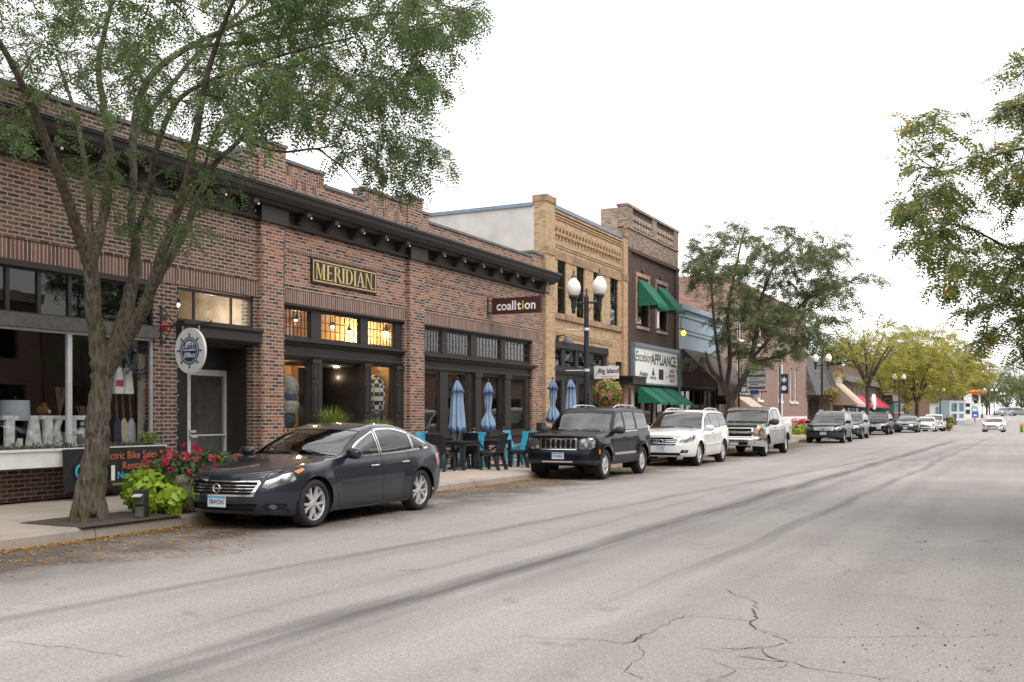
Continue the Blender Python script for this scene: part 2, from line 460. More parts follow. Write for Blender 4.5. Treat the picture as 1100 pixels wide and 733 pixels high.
class Car:
    def __init__(s, S):
        s.S = S
        g = S.get
        s.xf, s.xr, s.W = S['xf'], S['xr'], S['W'] / 2
        s.zt, s.zs = pch(S['top']), pch(S['belt'])
        s.k = g('tumble', 0.38)
        s.lod = g('lod', 1.0)
        s.loft()
        s.tree = BVHTree.FromBMesh(s.bm)
        s.parts = []
    def T(s, x, y):
        S = s.S; yy = (y / s.W) ** 2
        if x > S['roofmid']: q = x + S.get('bow_f', .16) * yy
        else: q = x - S.get('bow_r', .12) * yy
        w = min(1, abs(x - S['roofmid']) / .4)
        q = x + (q - x) * w
        return s.zt(q) - S.get('crown', .05) * yy
    def loft(s):
        S = s.S; xf, xr, W = s.xf, s.xr, s.W
        af, ar = S.get('af', .75), S.get('ar', .6)
        pf, qf = S.get('pf', 2.3), S.get('qf', 2.9)
        nF, nS, nR = int(20 * s.lod), int(70 * s.lod), int(16 * s.lod)
        cols = []
        for i in range(nF):
            th = PI / 2 * i / nF
            cols.append((xf - af + af * math.cos(th) ** (2 / pf), math.sin(th) ** (2 / qf), (math.cos(th) ** (2 / pf)), 0.0))
        for i in range(nS + 1):
            cols.append((xf - af + (xr + ar - xf + af) * i / nS, 1.0, 0.0, 0.0))
        for i in range(1, nR + 1):
            th = PI / 2 * i / nR
            cols.append((xr + ar - ar * math.sin(th) ** (2 / pf), max(0.0, math.cos(th)) ** (2 / qf), 0.0, math.sin(th) ** (2 / pf)))
        zb = pch(S.get('bottom', [(xr, .3), (xr + .6, .22), (xf - .6, .2), (xf, .2)]))
        side = pch(S.get('side', [(0, .93), (.12, .972), (.4, 1.0), (.62, .998), (.8, .985), (.93, .962), (1, .93)]))
        fdx = pch(S.get('front', [(0.15, -.1), (.3, -.02), (.5, 0), (.66, -.03), (1.2, -.2)]))
        rdx = pch(S.get('rear', [(0.15, .12), (.35, .03), (.6, 0), (1.0, .03), (1.8, .1)]))
        nL, nG, nC, nT = int(13 * max(.7, s.lod)), 6, 4, 9
        s.ring_x, s.ring_c = [], []
        grid = []
        wh = S['wheels']
        for (x0, yn, wf, wr) in cols:
            row = []
            z0, z1 = zb(x0), s.zs(x0)
            for j in range(nL + 1):
                q = j / nL; z = z0 + (z1 - z0) * q
                x = x0 + wf ** 2 * fdx(z) + wr ** 2 * rdx(z)
                y = yn * W * side(q)
                for wx in wh:
                    dd = math.hypot(x0 - wx, z - S['Rw'])
                    fl = S.get('flare', .012)
                    Ra = S['Rarch']
                    if yn > .9 and dd < Ra + .22: y += fl * max(0, min(1, 1 - (dd - Ra) / .22)) * (1 if z < z1 - .02 else .3)
                row.append([x, y, z, 0])
            xs, ys = row[-1][0], row[-1][1]
            zc = s.zt(xs)
            for _ in range(25):
                yc = max(0.0, ys - s.k * max(0.0, zc - z1)); zc = s.T(xs, yc)
            zc = max(zc, z1)
            gh = zc - z1
            if gh < .02: zc = z1; yc = ys; gh = 0
            s.ring_x.append(xs); s.ring_c.append((yc, zc, ys, z1))
            r = min(S.get('fillet', .07), gh * .35 + .012, yc * .6)
            ln = math.hypot(gh, ys - yc)
            A = (yc + (ys - yc) * min(1, r / ln), zc - gh * min(1, r / ln)) if gh > 0 else (ys, z1)
            for j in range(1, nG + 1):
                q = j / nG
                row.append([xs, ys + (A[0] - ys) * q + (.016 * math.sin(PI * q) if gh > .2 else 0), z1 + (A[1] - z1) * q, 1])
            yB = max(0.0, yc - r); B = (yB, max(s.T(xs, yB), z1 if gh == 0 else 0))
            for j in range(1, nC + 1):
                q = j / nC
                row.append([xs, (1 - q) ** 2 * A[0] + 2 * q * (1 - q) * yc + q * q * B[0], (1 - q) ** 2 * A[1] + 2 * q * (1 - q) * zc + q * q * B[1], 2])
            for j in range(1, nT + 1):
                q = j / nT; y = yB * (1 - q)
                z = max(s.T(xs, y), z1 if gh == 0 else 0)
                bed = S.get('bed')
                if bed and bed[0] < xs < bed[1] and y < bed[2]: z = bed[3]
                row.append([xs, y, z, 2])
            grid.append(row)
        bm = bmesh.new()
        zl = bm.faces.layers.int.new('zone')
        n, m = len(grid), len(grid[0])
        for sg in (1, -1):
            V = [[bm.verts.new((p[0], p[1] * sg, p[2])) for p in row] for row in grid]
            for i in range(n - 1):
                for j in range(m - 1):
                    q = [V[i][j], V[i + 1][j], V[i + 1][j + 1], V[i][j + 1]]
                    if sg < 0: q.reverse()
                    f = bm.faces.new(q)
                    f[zl] = grid[i][j + 1][3]; f.smooth = True
        bmesh.ops.remove_doubles(bm, verts=bm.verts, dist=8e-4)
        bmesh.ops.dissolve_degenerate(bm, dist=1e-4, edges=bm.edges)
        bm.normal_update()
        s.bm = bm; s.zl = zl
    # -- surface lookups
    def hit(s, o, d, fb=None):
        h = s.tree.ray_cast(Vector(o), Vector(d))
        return (h[0], h[1]) if h[0] is not None else (fb, None)
    def on_side(s, x, z, sg): return s.hit((x, 3 * sg, z), (0, -sg, 0))
    def on_front(s, y, z): return s.hit((5, y, z), (-1, 0, 0))
    def on_rear(s, y, z): return s.hit((-6, y, z), (1, 0, 0))
    def on_top(s, x, y): return s.hit((x, y, 4), (0, 0, -1))
    def corner(s, x):
        """roof-rail half width/height and belt half width/height at station x"""
        o = np.argsort(s.ring_x); xs = np.array(s.ring_x)[o]; c = np.array(s.ring_c)[o]
        return [float(np.interp(x, xs, c[:, k])) for k in range(4)]
    # -- cutting
    def cut(s, pts, e, ok, mat_slot=None):
        """score the outline (projected on axis e and z) into the faces passing ok(face); return the faces inside"""
        bm = s.bm; e = Vector(e)
        e0 = e
        if e.length > 1.5: e = None
        def pr(p):
            return (p.dot(e), p.z) if e is not None else (p.x, p.y)
        u0 = min(p[0] for p in pts) - .02; u1 = max(p[0] for p in pts) + .02
        v0 = min(p[1] for p in pts) - .02; v1 = max(p[1] for p in pts) + .02
        cand = []
        for f in bm.faces:
            if not ok(f): continue
            q = [pr(v.co) for v in f.verts]
            if max(a[0] for a in q) < u0 or min(a[0] for a in q) > u1 or max(a[1] for a in q) < v0 or min(a[1] for a in q) > v1: continue
            cand.append(f)
        n = len(pts)
        for i in range(n):
            a, b = pts[i], pts[(i + 1) % n]
            du, dv = b[0] - a[0], b[1] - a[1]
            if abs(du) + abs(dv) < 1e-6: continue
            nu, nv = dv, -du
            if e is not None:
                co = e * a[0] + Vector((0, 0, a[1])); no = e * nu + Vector((0, 0, nv))
            else:
                co = Vector((a[0], a[1], 0)); no = Vector((nu, nv, 0))
            # only faces the segment's own neighbourhood touches
            lo = (min(a[0], b[0]) - .01, min(a[1], b[1]) - .01); hi = (max(a[0], b[0]) + .01, max(a[1], b[1]) + .01)
            sub, rest = [], []
            for f in cand:
                q = [pr(v.co) for v in f.verts]
                if max(t[0] for t in q) < lo[0] or min(t[0] for t in q) > hi[0] or max(t[1] for t in q) < lo[1] or min(t[1] for t in q) > hi[1]: rest.append(f)
                else: sub.append(f)
            if not sub: continue
            es = {ed for f in sub for ed in f.edges}; vs = {v for f in sub for v in f.verts}
            r = bmesh.ops.bisect_plane(bm, geom=list(vs) + list(es) + sub, dist=1e-5, plane_co=co, plane_no=no)
            cand = rest + [g for g in r['geom'] if isinstance(g, bmesh.types.BMFace)]
        return s.inside(pts, e0, ok)
    def inside(s, pts, e, ok):
        e = Vector(e)
        if e.length > 1.5: e = None
        def pr(p): return (p.dot(e), p.z) if e is not None else (p.x, p.y)
        n = len(pts); out = []
        u0 = min(p[0] for p in pts); u1 = max(p[0] for p in pts); v0 = min(p[1] for p in pts); v1 = max(p[1] for p in pts)
        for f in s.bm.faces:
            c = pr(f.calc_center_median())
            if not (u0 <= c[0] <= u1 and v0 <= c[1] <= v1) or not ok(f): continue
            ins = False; j = n - 1
            for i in range(n):
                xi, yi = pts[i]; xj, yj = pts[j]
                if (yi > c[1]) != (yj > c[1]) and c[0] < (xj - xi) * (c[1] - yi) / (yj - yi) + xi: ins = not ins
                j = i
            if ins: out.append(f)
        return out
    def take(s, faces, name, mat, push=0.0, label=None, parent=None, thick=0.0):
        """lift faces off the body into a mesh of their own"""
        faces = [f for f in faces if f.is_valid]
        if not faces: return None
        nb = bmesh.new(); mp = {}
        for f in faces:
            vs = []
            for v in f.verts:
                if v.index not in mp or mp[v.index][1] is not v:
                    pass
                k = v
                if k not in mp: mp[k] = nb.verts.new(v.co + v.normal * push)
                vs.append(mp[k])
            try:
                nf = nb.faces.new(vs); nf.smooth = True
            except ValueError: pass
        nb.normal_update()
        me = bpy.data.meshes.new(name); nb.to_mesh(me); nb.free()
        me.materials.append(mat)
        o = bpy.data.objects.new(name, me); COL.objects.link(o); o.parent = parent or s.root
        if label: o['label'] = label
        bmesh.ops.delete(s.bm, geom=faces, context='FACES')
        return o
    def strip(s, mb, pts, w, th, axis, m=0, off=0.0, sg=1, closed=False, step=0.05):
        """a raised strip laid on the surface along a polyline; axis 'side' pts=(x,z), 'front' pts=(y,z), 'rear', 'top' pts=(x,y)"""
        P = list(pts) + ([pts[0]] if closed else [])
        S2 = []
        for a, b in zip(P[:-1], P[1:]):
            n = max(1, int(math.hypot(b[0] - a[0], b[1] - a[1]) / step))
            S2 += [(a[0] + (b[0] - a[0]) * k / n, a[1] + (b[1] - a[1]) * k / n) for k in range(n)]
        S2.append(P[-1])
        Q = []
        for a in S2:
            p, nrm = {'side': lambda: s.on_side(a[0], a[1], sg), 'front': lambda: s.on_front(*a), 'rear': lambda: s.on_rear(*a), 'top': lambda: s.on_top(*a)}[axis]()
            if p is None: continue
            if nrm.dot({'side': Vector((0, sg, 0)), 'front': Vector((1, 0, 0)), 'rear': Vector((-1, 0, 0)), 'top': Vector((0, 0, 1))}[axis]) < 0: nrm = -nrm
            Q.append((p + nrm * off, nrm))
        if len(Q) < 2: return
        rows = []
        for i, (p, nrm) in enumerate(Q):
            t = (Q[min(i + 1, len(Q) - 1)][0] - Q[max(i - 1, 0)][0])
            if t.length < 1e-7: continue
            t.normalize(); b = nrm.cross(t); b.normalize()
            rows.append([p - b * w / 2, p - b * w / 2 * .8 + nrm * th, p + b * w / 2 * .8 + nrm * th, p + b * w / 2])
        if len(rows) > 1: mb.grid(rows, m, False)
    # -- whole car
    def finish(s, root):
        s.root = root; S = s.S; g = S.get; bm = s.bm; zl = s.zl
        # windows
        dlo = g('windows')
        zone1 = lambda sg: (lambda f: f[zl] >= 1 and f.calc_center_median().y * sg > .2 and abs(f.normal.y) > .1)
        sidewins = []
        for sg in (1, -1):
            for (xa, xb, mt, kind) in dlo:
                xs = np.linspace(xa, xb, 9)
                top, bot = [], []
                for x in xs:
                    yc, zc, ys, z1 = s.corner(x)
                    zt = zc - g('rail', .075); zbm = z1 + g('sillgap', .025)
                    if zt - zbm > .012:
                        top.append((x, zt)); bot.append((x, zbm))
                if kind == 'slant':        # rear edge leans with the pillar
                    top = top[:-1] if xb > xa else top
                pts = bot + top[::-1]
                cx = sum(p[0] for p in pts) / len(pts); cz = sum(p[1] for p in pts) / len(pts)
                def grow(p, d):
                    return (p[0] + (d if p[0] > cx else -d) * (1 if abs(p[0] - cx) > .05 else 0), p[1] + (d if p[1] > cz else -d))
                big = [grow(p, .022) for p in pts]
                s.cut(pts, (1, 0, 0), zone1(sg)); s.cut(big, (1, 0, 0), zone1(sg))
                sidewins.append((big, pts, mt, sg))
        for big, pts, mt, sg in sidewins:
            o = s.take(s.inside(pts, (1, 0, 0), zone1(sg)), 'side_window', M[mt], -.006)
            s.take(s.inside(big, (1, 0, 0), zone1(sg)), 'window_seal', g('seal', M['gasket']), .001, parent=o or root)
        def glassy(xw, name, mt, mar=.055):
            xs = np.linspace(xw[0], xw[1], 7); L_, R_ = [], []
            sgn = 1 if xw[0] > xw[1] else -1
            bow = g('bow_f', .16) if sgn > 0 else g('bow_r', .12)
            for x in xs:
                yc = s.corner(x)[0] - mar
                L_.append((x, yc)); R_.append((x, -yc))
            y0 = L_[0][1]; y1 = L_[-1][1]
            fr = [(xw[0] + sgn * bow * .8 * (1 - (q / y0) ** 2) * (y0 / s.W) ** 2, q) for q in np.linspace(-y0, y0, 9)][1:-1]
            bk = [(xw[1] + sgn * bow * .8 * (1 - (q / y1) ** 2) * (y1 / s.W) ** 2, q) for q in np.linspace(y1, -y1, 9)][1:-1]
            pts = fr + L_ + bk + R_[::-1]
            ok = lambda f: f[zl] == 2 and (f.calc_center_median().x - S['roofmid']) * sgn > 0 and f.normal.z > .12
            big = [(p[0] + (.025 if p[0] > sum(xw) / 2 else -.025), p[1] * 1.03) for p in pts]
            s.cut(pts, (2, 0, 0), ok); s.cut(big, (2, 0, 0), ok)
            o = s.take(s.inside(pts, (2, 0, 0), ok), name, M[mt], -.004)
            s.take(s.inside(big, (2, 0, 0), ok), 'window_seal', M['gasket'], .001, parent=o or root)
        if g('windshield'): glassy(g('windshield'), 'windshield', g('wglass', 'car_glass'))
        if g('rearglass'): glassy(g('rearglass'), 'rear_window', g('rglass', 'car_glass_tint'))
        # lamps, grilles and other front/rear areas : (name, mat, [(coord, z)...], basis, push)
        for (name, mt, pts, ax, push, both, lab) in g('areas', []):
            for sg in ((1, -1) if both else (1,)):
                if ax == 'front':
                    e = Vector((0, 1, 0)); ok = lambda f: f.calc_center_median().x > s.xf - 1.0 and f.normal.x > .12
                    q = [(p[0] * sg, p[1]) for p in pts]
                elif ax == 'rear':
                    e = Vector((0, 1, 0)); ok = lambda f: f.calc_center_median().x < s.xr + .8 and f.normal.x < -.12
                    q = [(p[0] * sg, p[1]) for p in pts]
                elif ax == 'side':
                    e = Vector((1, 0, 0)); ok = lambda f, sg=sg: f.calc_center_median().y * sg > .3 and f[zl] == 0
                    q = pts
                else:                       # 'fcorner': diagonal projection s = (y - x)/sqrt2, wraps the front corner
                    e = Vector((-.7071, .7071 * sg, 0)); q = pts
                    ok = lambda f, sg=sg: f.calc_center_median().y * sg > .2 and f.calc_center_median().x > .5 and (f.normal.x + f.normal.y * sg) > .2 and f[zl] <= 2
                fs = s.cut(q, e, ok)
                o = s.take(fs, name, M[mt], push, lab)
        # wheel openings
        Rw, Ra = S['Rw'], S['Rarch']
        for wx in S['wheels']:
            pts = [(wx + Ra * math.cos(a), Rw + g('archlift', .01) + Ra * math.sin(a)) for a in np.linspace(-.55, PI + .55, 26)]
            for sg in (1, -1):
                okw = lambda f, sg=sg: f[zl] == 0 and f.calc_center_median().y * sg > s.W * .55
                fs = s.cut(pts, (1, 0, 0), okw)
                if g('arch_trim'):
                    big = [(wx + (Ra + g('arch_trim')) * math.cos(a), Rw + .01 + (Ra + g('arch_trim')) * math.sin(a)) for a in np.linspace(-.5, PI + .5, 26)]
                    ft = s.cut(big, (1, 0, 0), lambda f, sg=sg: f[zl] == 0 and f.calc_center_median().y * sg > s.W * .55)
                    fs = s.inside(pts, (1, 0, 0), okw); hs = set(fs)
                    ft = [f for f in ft if f not in hs]
                    s.take(ft, 'wheel_arch_trim', g('arch_mat', M['plastic']), .02)
                fs = [f for f in fs if f.is_valid]
                bmesh.ops.delete(bm, geom=fs, context='FACES')
        # body shell
        bm.normal_update()
        me = bpy.data.meshes.new('body'); bm.to_mesh(me)
        me.materials.append(S['paint'])
        body = bpy.data.objects.new('body', me); COL.objects.link(body); body.parent = root
        # underbody and wheel wells
        ub = MB()
        W_, x0, x1 = s.W, s.xr + .25, s.xf - .2
        ub.box(x0, x1, -W_ * .62, W_ * .62, g('floor', .24), g('floor', .24) + .06, 0)
        for wx in S['wheels']:
            for sg in (1, -1):
                P = []
                for a in np.linspace(-.5, PI + .5, 18):
                    P.append([(wx + (Ra + .01) * math.cos(a), sg * W_ * t, Rw + .01 + (Ra + .01) * math.sin(a)) for t in (.55, .965)])
                ub.grid(P, 0, True)
                ub.face([(wx - Ra, sg * W_ * .6, .2), (wx + Ra, sg * W_ * .6, .2), (wx + Ra, sg * W_ * .6, Rw + Ra), (wx - Ra, sg * W_ * .6, Rw + Ra)], 0)
        ub.box(x0 + .25, x1 - .25, -W_ * .9, W_ * .9, g('floor', .24) + .02, g('floor', .24) + .05, 0)
        ub.build('underbody', M['seam'], root)
        # cabin
        ca = MB()
        xw = g('windshield', (.9, .2)); fl = g('floor', .24) + .1
        zd = s.zs(xw[0] - .3) - .02
        ca.box(xw[0] - .45, xw[0] + .1, -W_ * .82, W_ * .82, fl, zd - .03, 0)
        for (sx, n_) in g('seats', [(-.15, 2), (-1.05, 3)]):
            for sy in ((-.36, .36) if n_ == 2 else (-.4, 0, .4)):
                ca.box(sx - .25, sx + .3, sy - .24, sy + .24, fl, fl + .32, 0)
                Mx = Matrix.Translation((sx - .28, sy, fl + .3)) @ Matrix.Rotation(R(-14), 4, 'Y')
                ca.box(-.07, .07, -.23, .23, 0, .48, 0, M=Mx); ca.box(-.05, .05, -.13, .13, .5, .66, 0, M=Mx)
        if g('cabin_back') is not None:
            ca.box(g('cabin_back') - .05, g('cabin_back'), -W_ * .8, W_ * .8, fl, s.zs(g('cabin_back')), 0)
        # steering wheel
        Mx = Matrix.Translation((xw[0] - .62, .37, zd + .02)) @ Matrix.Rotation(R(-62), 4, 'Y')
        ca.tube([Mx @ Vector((.18 * math.cos(a), .18 * math.sin(a), 0)) for a in np.linspace(0, 2 * PI, 20)], .014, 6)
        ca.build('cabin', g('cabin_mat', M['car_int']), root, bevel=.02)
        # gaps
        for ax, lst, sgs in (('side', g('seams', []), (1, -1)), ('top', g('seams_top', []), (1,)), ('front', g('seams_front', []), (1,))):
            for pl in lst:
                for sg in sgs:
                    sm = MB(); s.strip(sm, pl, .009, .0015, ax, 0, .0008, sg)
                    if sm.v: sm.build('panel_gap', M['seam'], root)
        # strips : (name, mat, width, thick, axis, polyline, both)
        for (name, mt, w, th, ax, pl, both) in g('strips', []):
            for sg in ((1, -1) if both else (1,)):
                b = MB()
                q = [(p[0] * sg, p[1]) for p in pl] if ax in ('front', 'rear') else ([(p[0], p[1] * sg) for p in pl] if ax == 'top' else pl)
                s.strip(b, q, w, th, ax, 0, 0.0, sg)
                if b.v: b.build(name, M[mt], root)
        # door handles
        for sg in (1, -1):
            for hx, hz in g('handles', []):
                p, nrm = s.on_side(hx, hz, sg)
                if p is None: continue
                b = MB()
                b.tube([p + Vector((-.1, 0, 0)), p + Vector((-.075, sg * .026, .004)), p + Vector((.06, sg * .026, .002)), p + Vector((.095, sg * .002, 0))], [.012, .013, .013, .01], 8)
                b.build('door_handle', g('handle_mat', M['chrome']), root)
        # mirrors
        if g('mirror'):
            mx, mz, sc = g('mirror')
            for sg in (1, -1):
                p, nrm = s.on_side(mx, mz, sg)
                if p is None: continue
                b = MB()
                c = p + Vector((-.02, sg * .15, .06))
                P = []
                for i in range(9):
                    a = PI * i / 8
                    P.append([(c.x + sc * .105 * (-math.cos(a)) * (1 if math.cos(a) < 0 else .45), c.y + sc * .125 * math.copysign(abs(math.sin(a) * math.cos(t)) ** .8, math.cos(t)), c.z + sc * .082 * math.copysign(abs(math.sin(a) * math.sin(t)) ** .75, math.sin(t))) for t in np.linspace(0, 2 * PI, 17)[:-1]])
                b.grid(P, 0, True, closed_v=True)
                b.tube([p + Vector((0, -sg * .03, .0)), p + Vector((-.01, sg * .08, .03))], [.035, .025], 8)
                b.build('wing_mirror', g('mirror_mat', S['paint']), root, fix=True)
        # wipers
        wp = MB()
        for y0, y1 in ((.12, .62), (-.5, .05)):
            x0 = g('wiper', xw[0] + .05)
            a, b_ = s.on_top(x0, y1), s.on_top(x0 - .05, y0)
            if a[0] is not None and b_[0] is not None: wp.tube([a[0] + Vector((0, 0, .015)), (a[0] + b_[0]) / 2 + Vector((-.03, 0, .03)), b_[0] + Vector((-.02, 0, .02))], .009, 6)
        if wp.v: wp.build('wiper', M['gasket'], root)
        # plate
        if g('plate'):
            y, z, txt = g('plate')
            p, nrm = s.on_front(y, z)
            if p is not None:
                b = MB(); px = p.x + .012
                b.box(px - .012, px, y - .155, y + .155, z - .078, z + .078, 0)
                b.box(px, px + .002, y - .15, y + .15, z + .04, z + .073, 2)
                put_text(b, txt, (px + .003, y, z - .012), (0, 1, 0), (0, 0, 1), 1, size=.088, bold=.002, sx=.8)
                b.build('number_plate', [M['plate'], M['plate_ink'], M['plate_blue']], root)
        # emblem : plain ring with a bar
        if g('emblem'):
            z, er = g('emblem'); p, nrm = s.on_front(0, z)
            if p is not None:
                b = MB(); c = p + Vector((.02, 0, 0))
                if er > 0:
                    b.tube([c + Vector((0, er * math.cos(a), er * math.sin(a))) for a in np.linspace(0, 2 * PI, 25)], er * .16, 6)
                    b.box(c.x - .01, c.x + .012, -er * 1.15, er * 1.15, z - er * .2, z + er * .2)
                else:
                    er = -er
                    b.prism([(-er, -.3 * er), (-.4 * er, -.3 * er), (-.4 * er, -.55 * er), (.4 * er, -.55 * er), (.4 * er, -.3 * er), (er, -.3 * er), (er, .3 * er), (.4 * er, .3 * er), (.4 * er, .55 * er), (-.4 * er, .55 * er), (-.4 * er, .3 * er), (-er, .3 * er)], lambda q, a: (c.x + a, q[0], z + q[1]), -.02, .012)
                b.build('emblem', M[g('emblem_mat', 'chrome')], root)
        # roof rails
        if g('rails'):
            xa, xb, ry = g('rails')
            for sg in (1, -1):
                P = []
                for t in np.linspace(0, 1, 9):
                    x = xa + (xb - xa) * t; h = s.on_top(x, ry * sg)[0]
                    if h is not None: P.append(h + Vector((0, 0, .055 * min(1, 6 * t, 6 * (1 - t)) + .005)))
                if len(P) > 2:
                    b = MB(); b.tube(P, .018, 8)
                    for q in (P[2], P[len(P) // 2], P[-3]): b.tube([q, q - Vector((0, 0, .06))], .016, 6)
                    b.build('roof_rail', g('rail_mat', M['alloy']), root)
        # wheels
        tw = g('tyre', .225)
        for wx in S['wheels']:
            for sg in (1, -1):
                make_wheel('wheel', root, wx, sg * (s.W - tw / 2 - g('inset', .03)), Rw, tw, S['rimstyle'], sg)
        bm.free()
        return root

def build_car(S, name, label, loc, cat='car', group='cars parked along the kerb', rz=-PI / 2):
    root = empty(name, loc, rz, label, cat, group)
    Car(S).finish(root)
    return root
M['p_grey'] = paint('graphite_paint', (0.021, 0.026, 0.04), 0.35, 0.32, 0.04)
M['p_navy'] = paint('dark_navy_paint', (0.002, 0.004, 0.01), 0.0, 0.45, 0.02, 0.45)
M['p_white'] = paint('white_car_paint', (0.72, 0.72, 0.71), 0.0, 0.3, 0.2)
M['p_silver'] = paint('silver_beige_paint', (0.3, 0.285, 0.265), 0.5, 0.33, 0.25)
M['p_steel'] = paint('steel_blue_paint', (0.011, 0.014, 0.018), 0.0, 0.4, 0.1, 0.6)
M['p_lgrey'] = paint('light_grey_paint', (0.3, 0.31, 0.33), 0.6, 0.3, 0.2)
M['p_black'] = paint('black_car_paint', (0.004, 0.0045, 0.006), 0.0, 0.45, 0.02, 0.45)
M['p_dgrey'] = paint('dark_grey_paint', (0.03, 0.031, 0.035), 0.1, 0.4, 0.1, 0.7)

M['gold_badge'] = plain('gold_badge', (.45, .3, .1), .35, .6)
def arc(cx, cz, r, a0, a1, n=8): return [(cx + r * math.cos(a), cz + r * math.sin(a)) for a in np.linspace(a0, a1, n)]

def sedan_spec(**kw):
    S = dict(xf=2.35, xr=-2.47, W=1.86, wheels=(1.388, -1.388), Rw=.338, Rarch=.372, af=.95, ar=.7, roofmid=-.45, tumble=.42,
        pf=2.1, qf=2.7, tyre=.24, inset=.015, flare=.022, crown=.045, fillet=.09,
        top=[(2.36, .70), (2.3, .755), (2.1, .825), (1.8, .885), (1.4, .945), (1.05, .985), (.86, 1.01), (.55, 1.165), (.2, 1.31), (-.1, 1.395), (-.45, 1.445), (-.8, 1.447), (-1.15, 1.40), (-1.5, 1.295), (-1.8, 1.175), (-2.02, 1.095), (-2.2, 1.075), (-2.4, 1.06), (-2.48, 1.03)],
        belt=[(2.36, .655), (2.2, .735), (1.9, .825), (1.5, .885), (1.1, .915), (.6, .93), (0, .945), (-.8, .965), (-1.4, .995), (-1.9, 1.02), (-2.3, 1.02), (-2.48, .99)],
        bottom=[(-2.48, .33), (-2.1, .27), (-1.8, .21), (0, .185), (1.8, .2), (2.1, .22), (2.36, .24)],
        side=[(0, .925), (.1, .965), (.3, .99), (.5, 1.0), (.68, .995), (.76, .985), (.8, .985), (.93, .955), (1, .925)],
        front=[(.15, -.16), (.26, -.04), (.4, 0.0), (.52, .0), (.64, -.03), (.76, -.12), (.9, -.28)],
        rear=[(.2, .14), (.35, .03), (.6, 0), (.85, .02), (1.05, .07)],
        windows=[(.66, -.245, 'car_glass', ''), (-.325, -1.19, 'car_glass', ''), (-1.25, -1.66, 'car_glass', '')],
        seal=M['chrome'], rail=.085, windshield=(.84, .0), rearglass=(-1.98, -1.12), wiper=.84,
        paint=M['p_grey'], cabin_mat=M['car_int'], bow_f=.22, bow_r=.15,
        areas=[
            ('grille', 'seam', [(-.50, .50), (.50, .50), (.57, .655), (.55, .665), (-.55, .665), (-.57, .655)], 'front', -.03, False, None),
            ('grille_surround', 'chrome', [(-.535, .475), (.535, .475), (.60, .655), (.575, .685), (-.575, .685), (-.60, .655)], 'front', .006, False, None),
            ('lower_grille', 'seam', [(-.52, .285), (.52, .285), (.57, .375), (-.57, .375)], 'front', -.03, False, None),
            ('fog_lamp', 'lamp', arc(.715, .33, .035, 0, 2 * PI, 10)[:-1], 'front', -.004, True, None),
            ('fog_recess', 'seam', [(.64, .28), (.80, .30), (.83, .35), (.79, .375), (.66, .375), (.62, .33)], 'front', -.012, True, None),
            ('side_marker', 'amber', [(-.60, .765), (-.50, .815), (-.54, .84), (-.66, .80)], 'fcorner', .002, True, 'amber turn lamp'),
            ('headlight', 'lamp', [(-1.10, .60), (-1.02, .575), (-.80, .625), (-.66, .675), (-.63, .70), (-.68, .79), (-.80, .765), (-.93, .715), (-1.04, .68)], 'fcorner', .003, True, None),
            ('headlight_bezel', 'gasket', [(-1.14, .60), (-1.04, .56), (-.79, .605), (-.61, .67), (-.47, .82), (-.52, .86), (-.68, .82), (-.82, .785), (-.95, .735), (-1.08, .69)], 'fcorner', 0, True, None),
            ('tail_light', 'redlens', [(.58, .72), (.93, .72), (.93, .93), (.6, .90)], 'rear', .004, True, None),
        ],
        seams=[[(.97, .93), (.93, .62), (.86, .25)], [(-.285, .95), (-.27, .6), (-.28, .24)], [(-1.06, .98), (-1.03, .7), (-1.13, .5), (-1.16, .42)], [(.86, .235), (0, .23), (-.98, .24)]],
        seams_top=[[(.95, .72), (1.4, .74), (1.8, .70), (2.1, .62), (2.22, .5)], [(.95, -.72), (1.4, -.74), (1.8, -.70), (2.1, -.62), (2.22, -.5)]],
        strips=[('grille_bar', 'chrome', .012, .012, 'front', [(-.52, .54), (.52, .54)], False), ('grille_bar', 'chrome', .012, .012, 'front', [(-.54, .58), (.54, .58)], False), ('grille_bar', 'chrome', .012, .012, 'front', [(-.56, .62), (.56, .62)], False),
                ('sill_strip', 'plastic', .03, .012, 'side', [(.95, .215), (0, .2), (-.95, .215)], True)],
        handles=[(-.06, .80), (-.92, .82)], mirror=(.62, .945, 1.05), plate=(-.0, .405, '7B4VDN'), emblem=(.58, .058),
        rimstyle=dict(spokes=5, double=True, rim=.73, fat=1.0), seats=[(.0, 2), (-.95, 3)])
    S.update(kw); return S

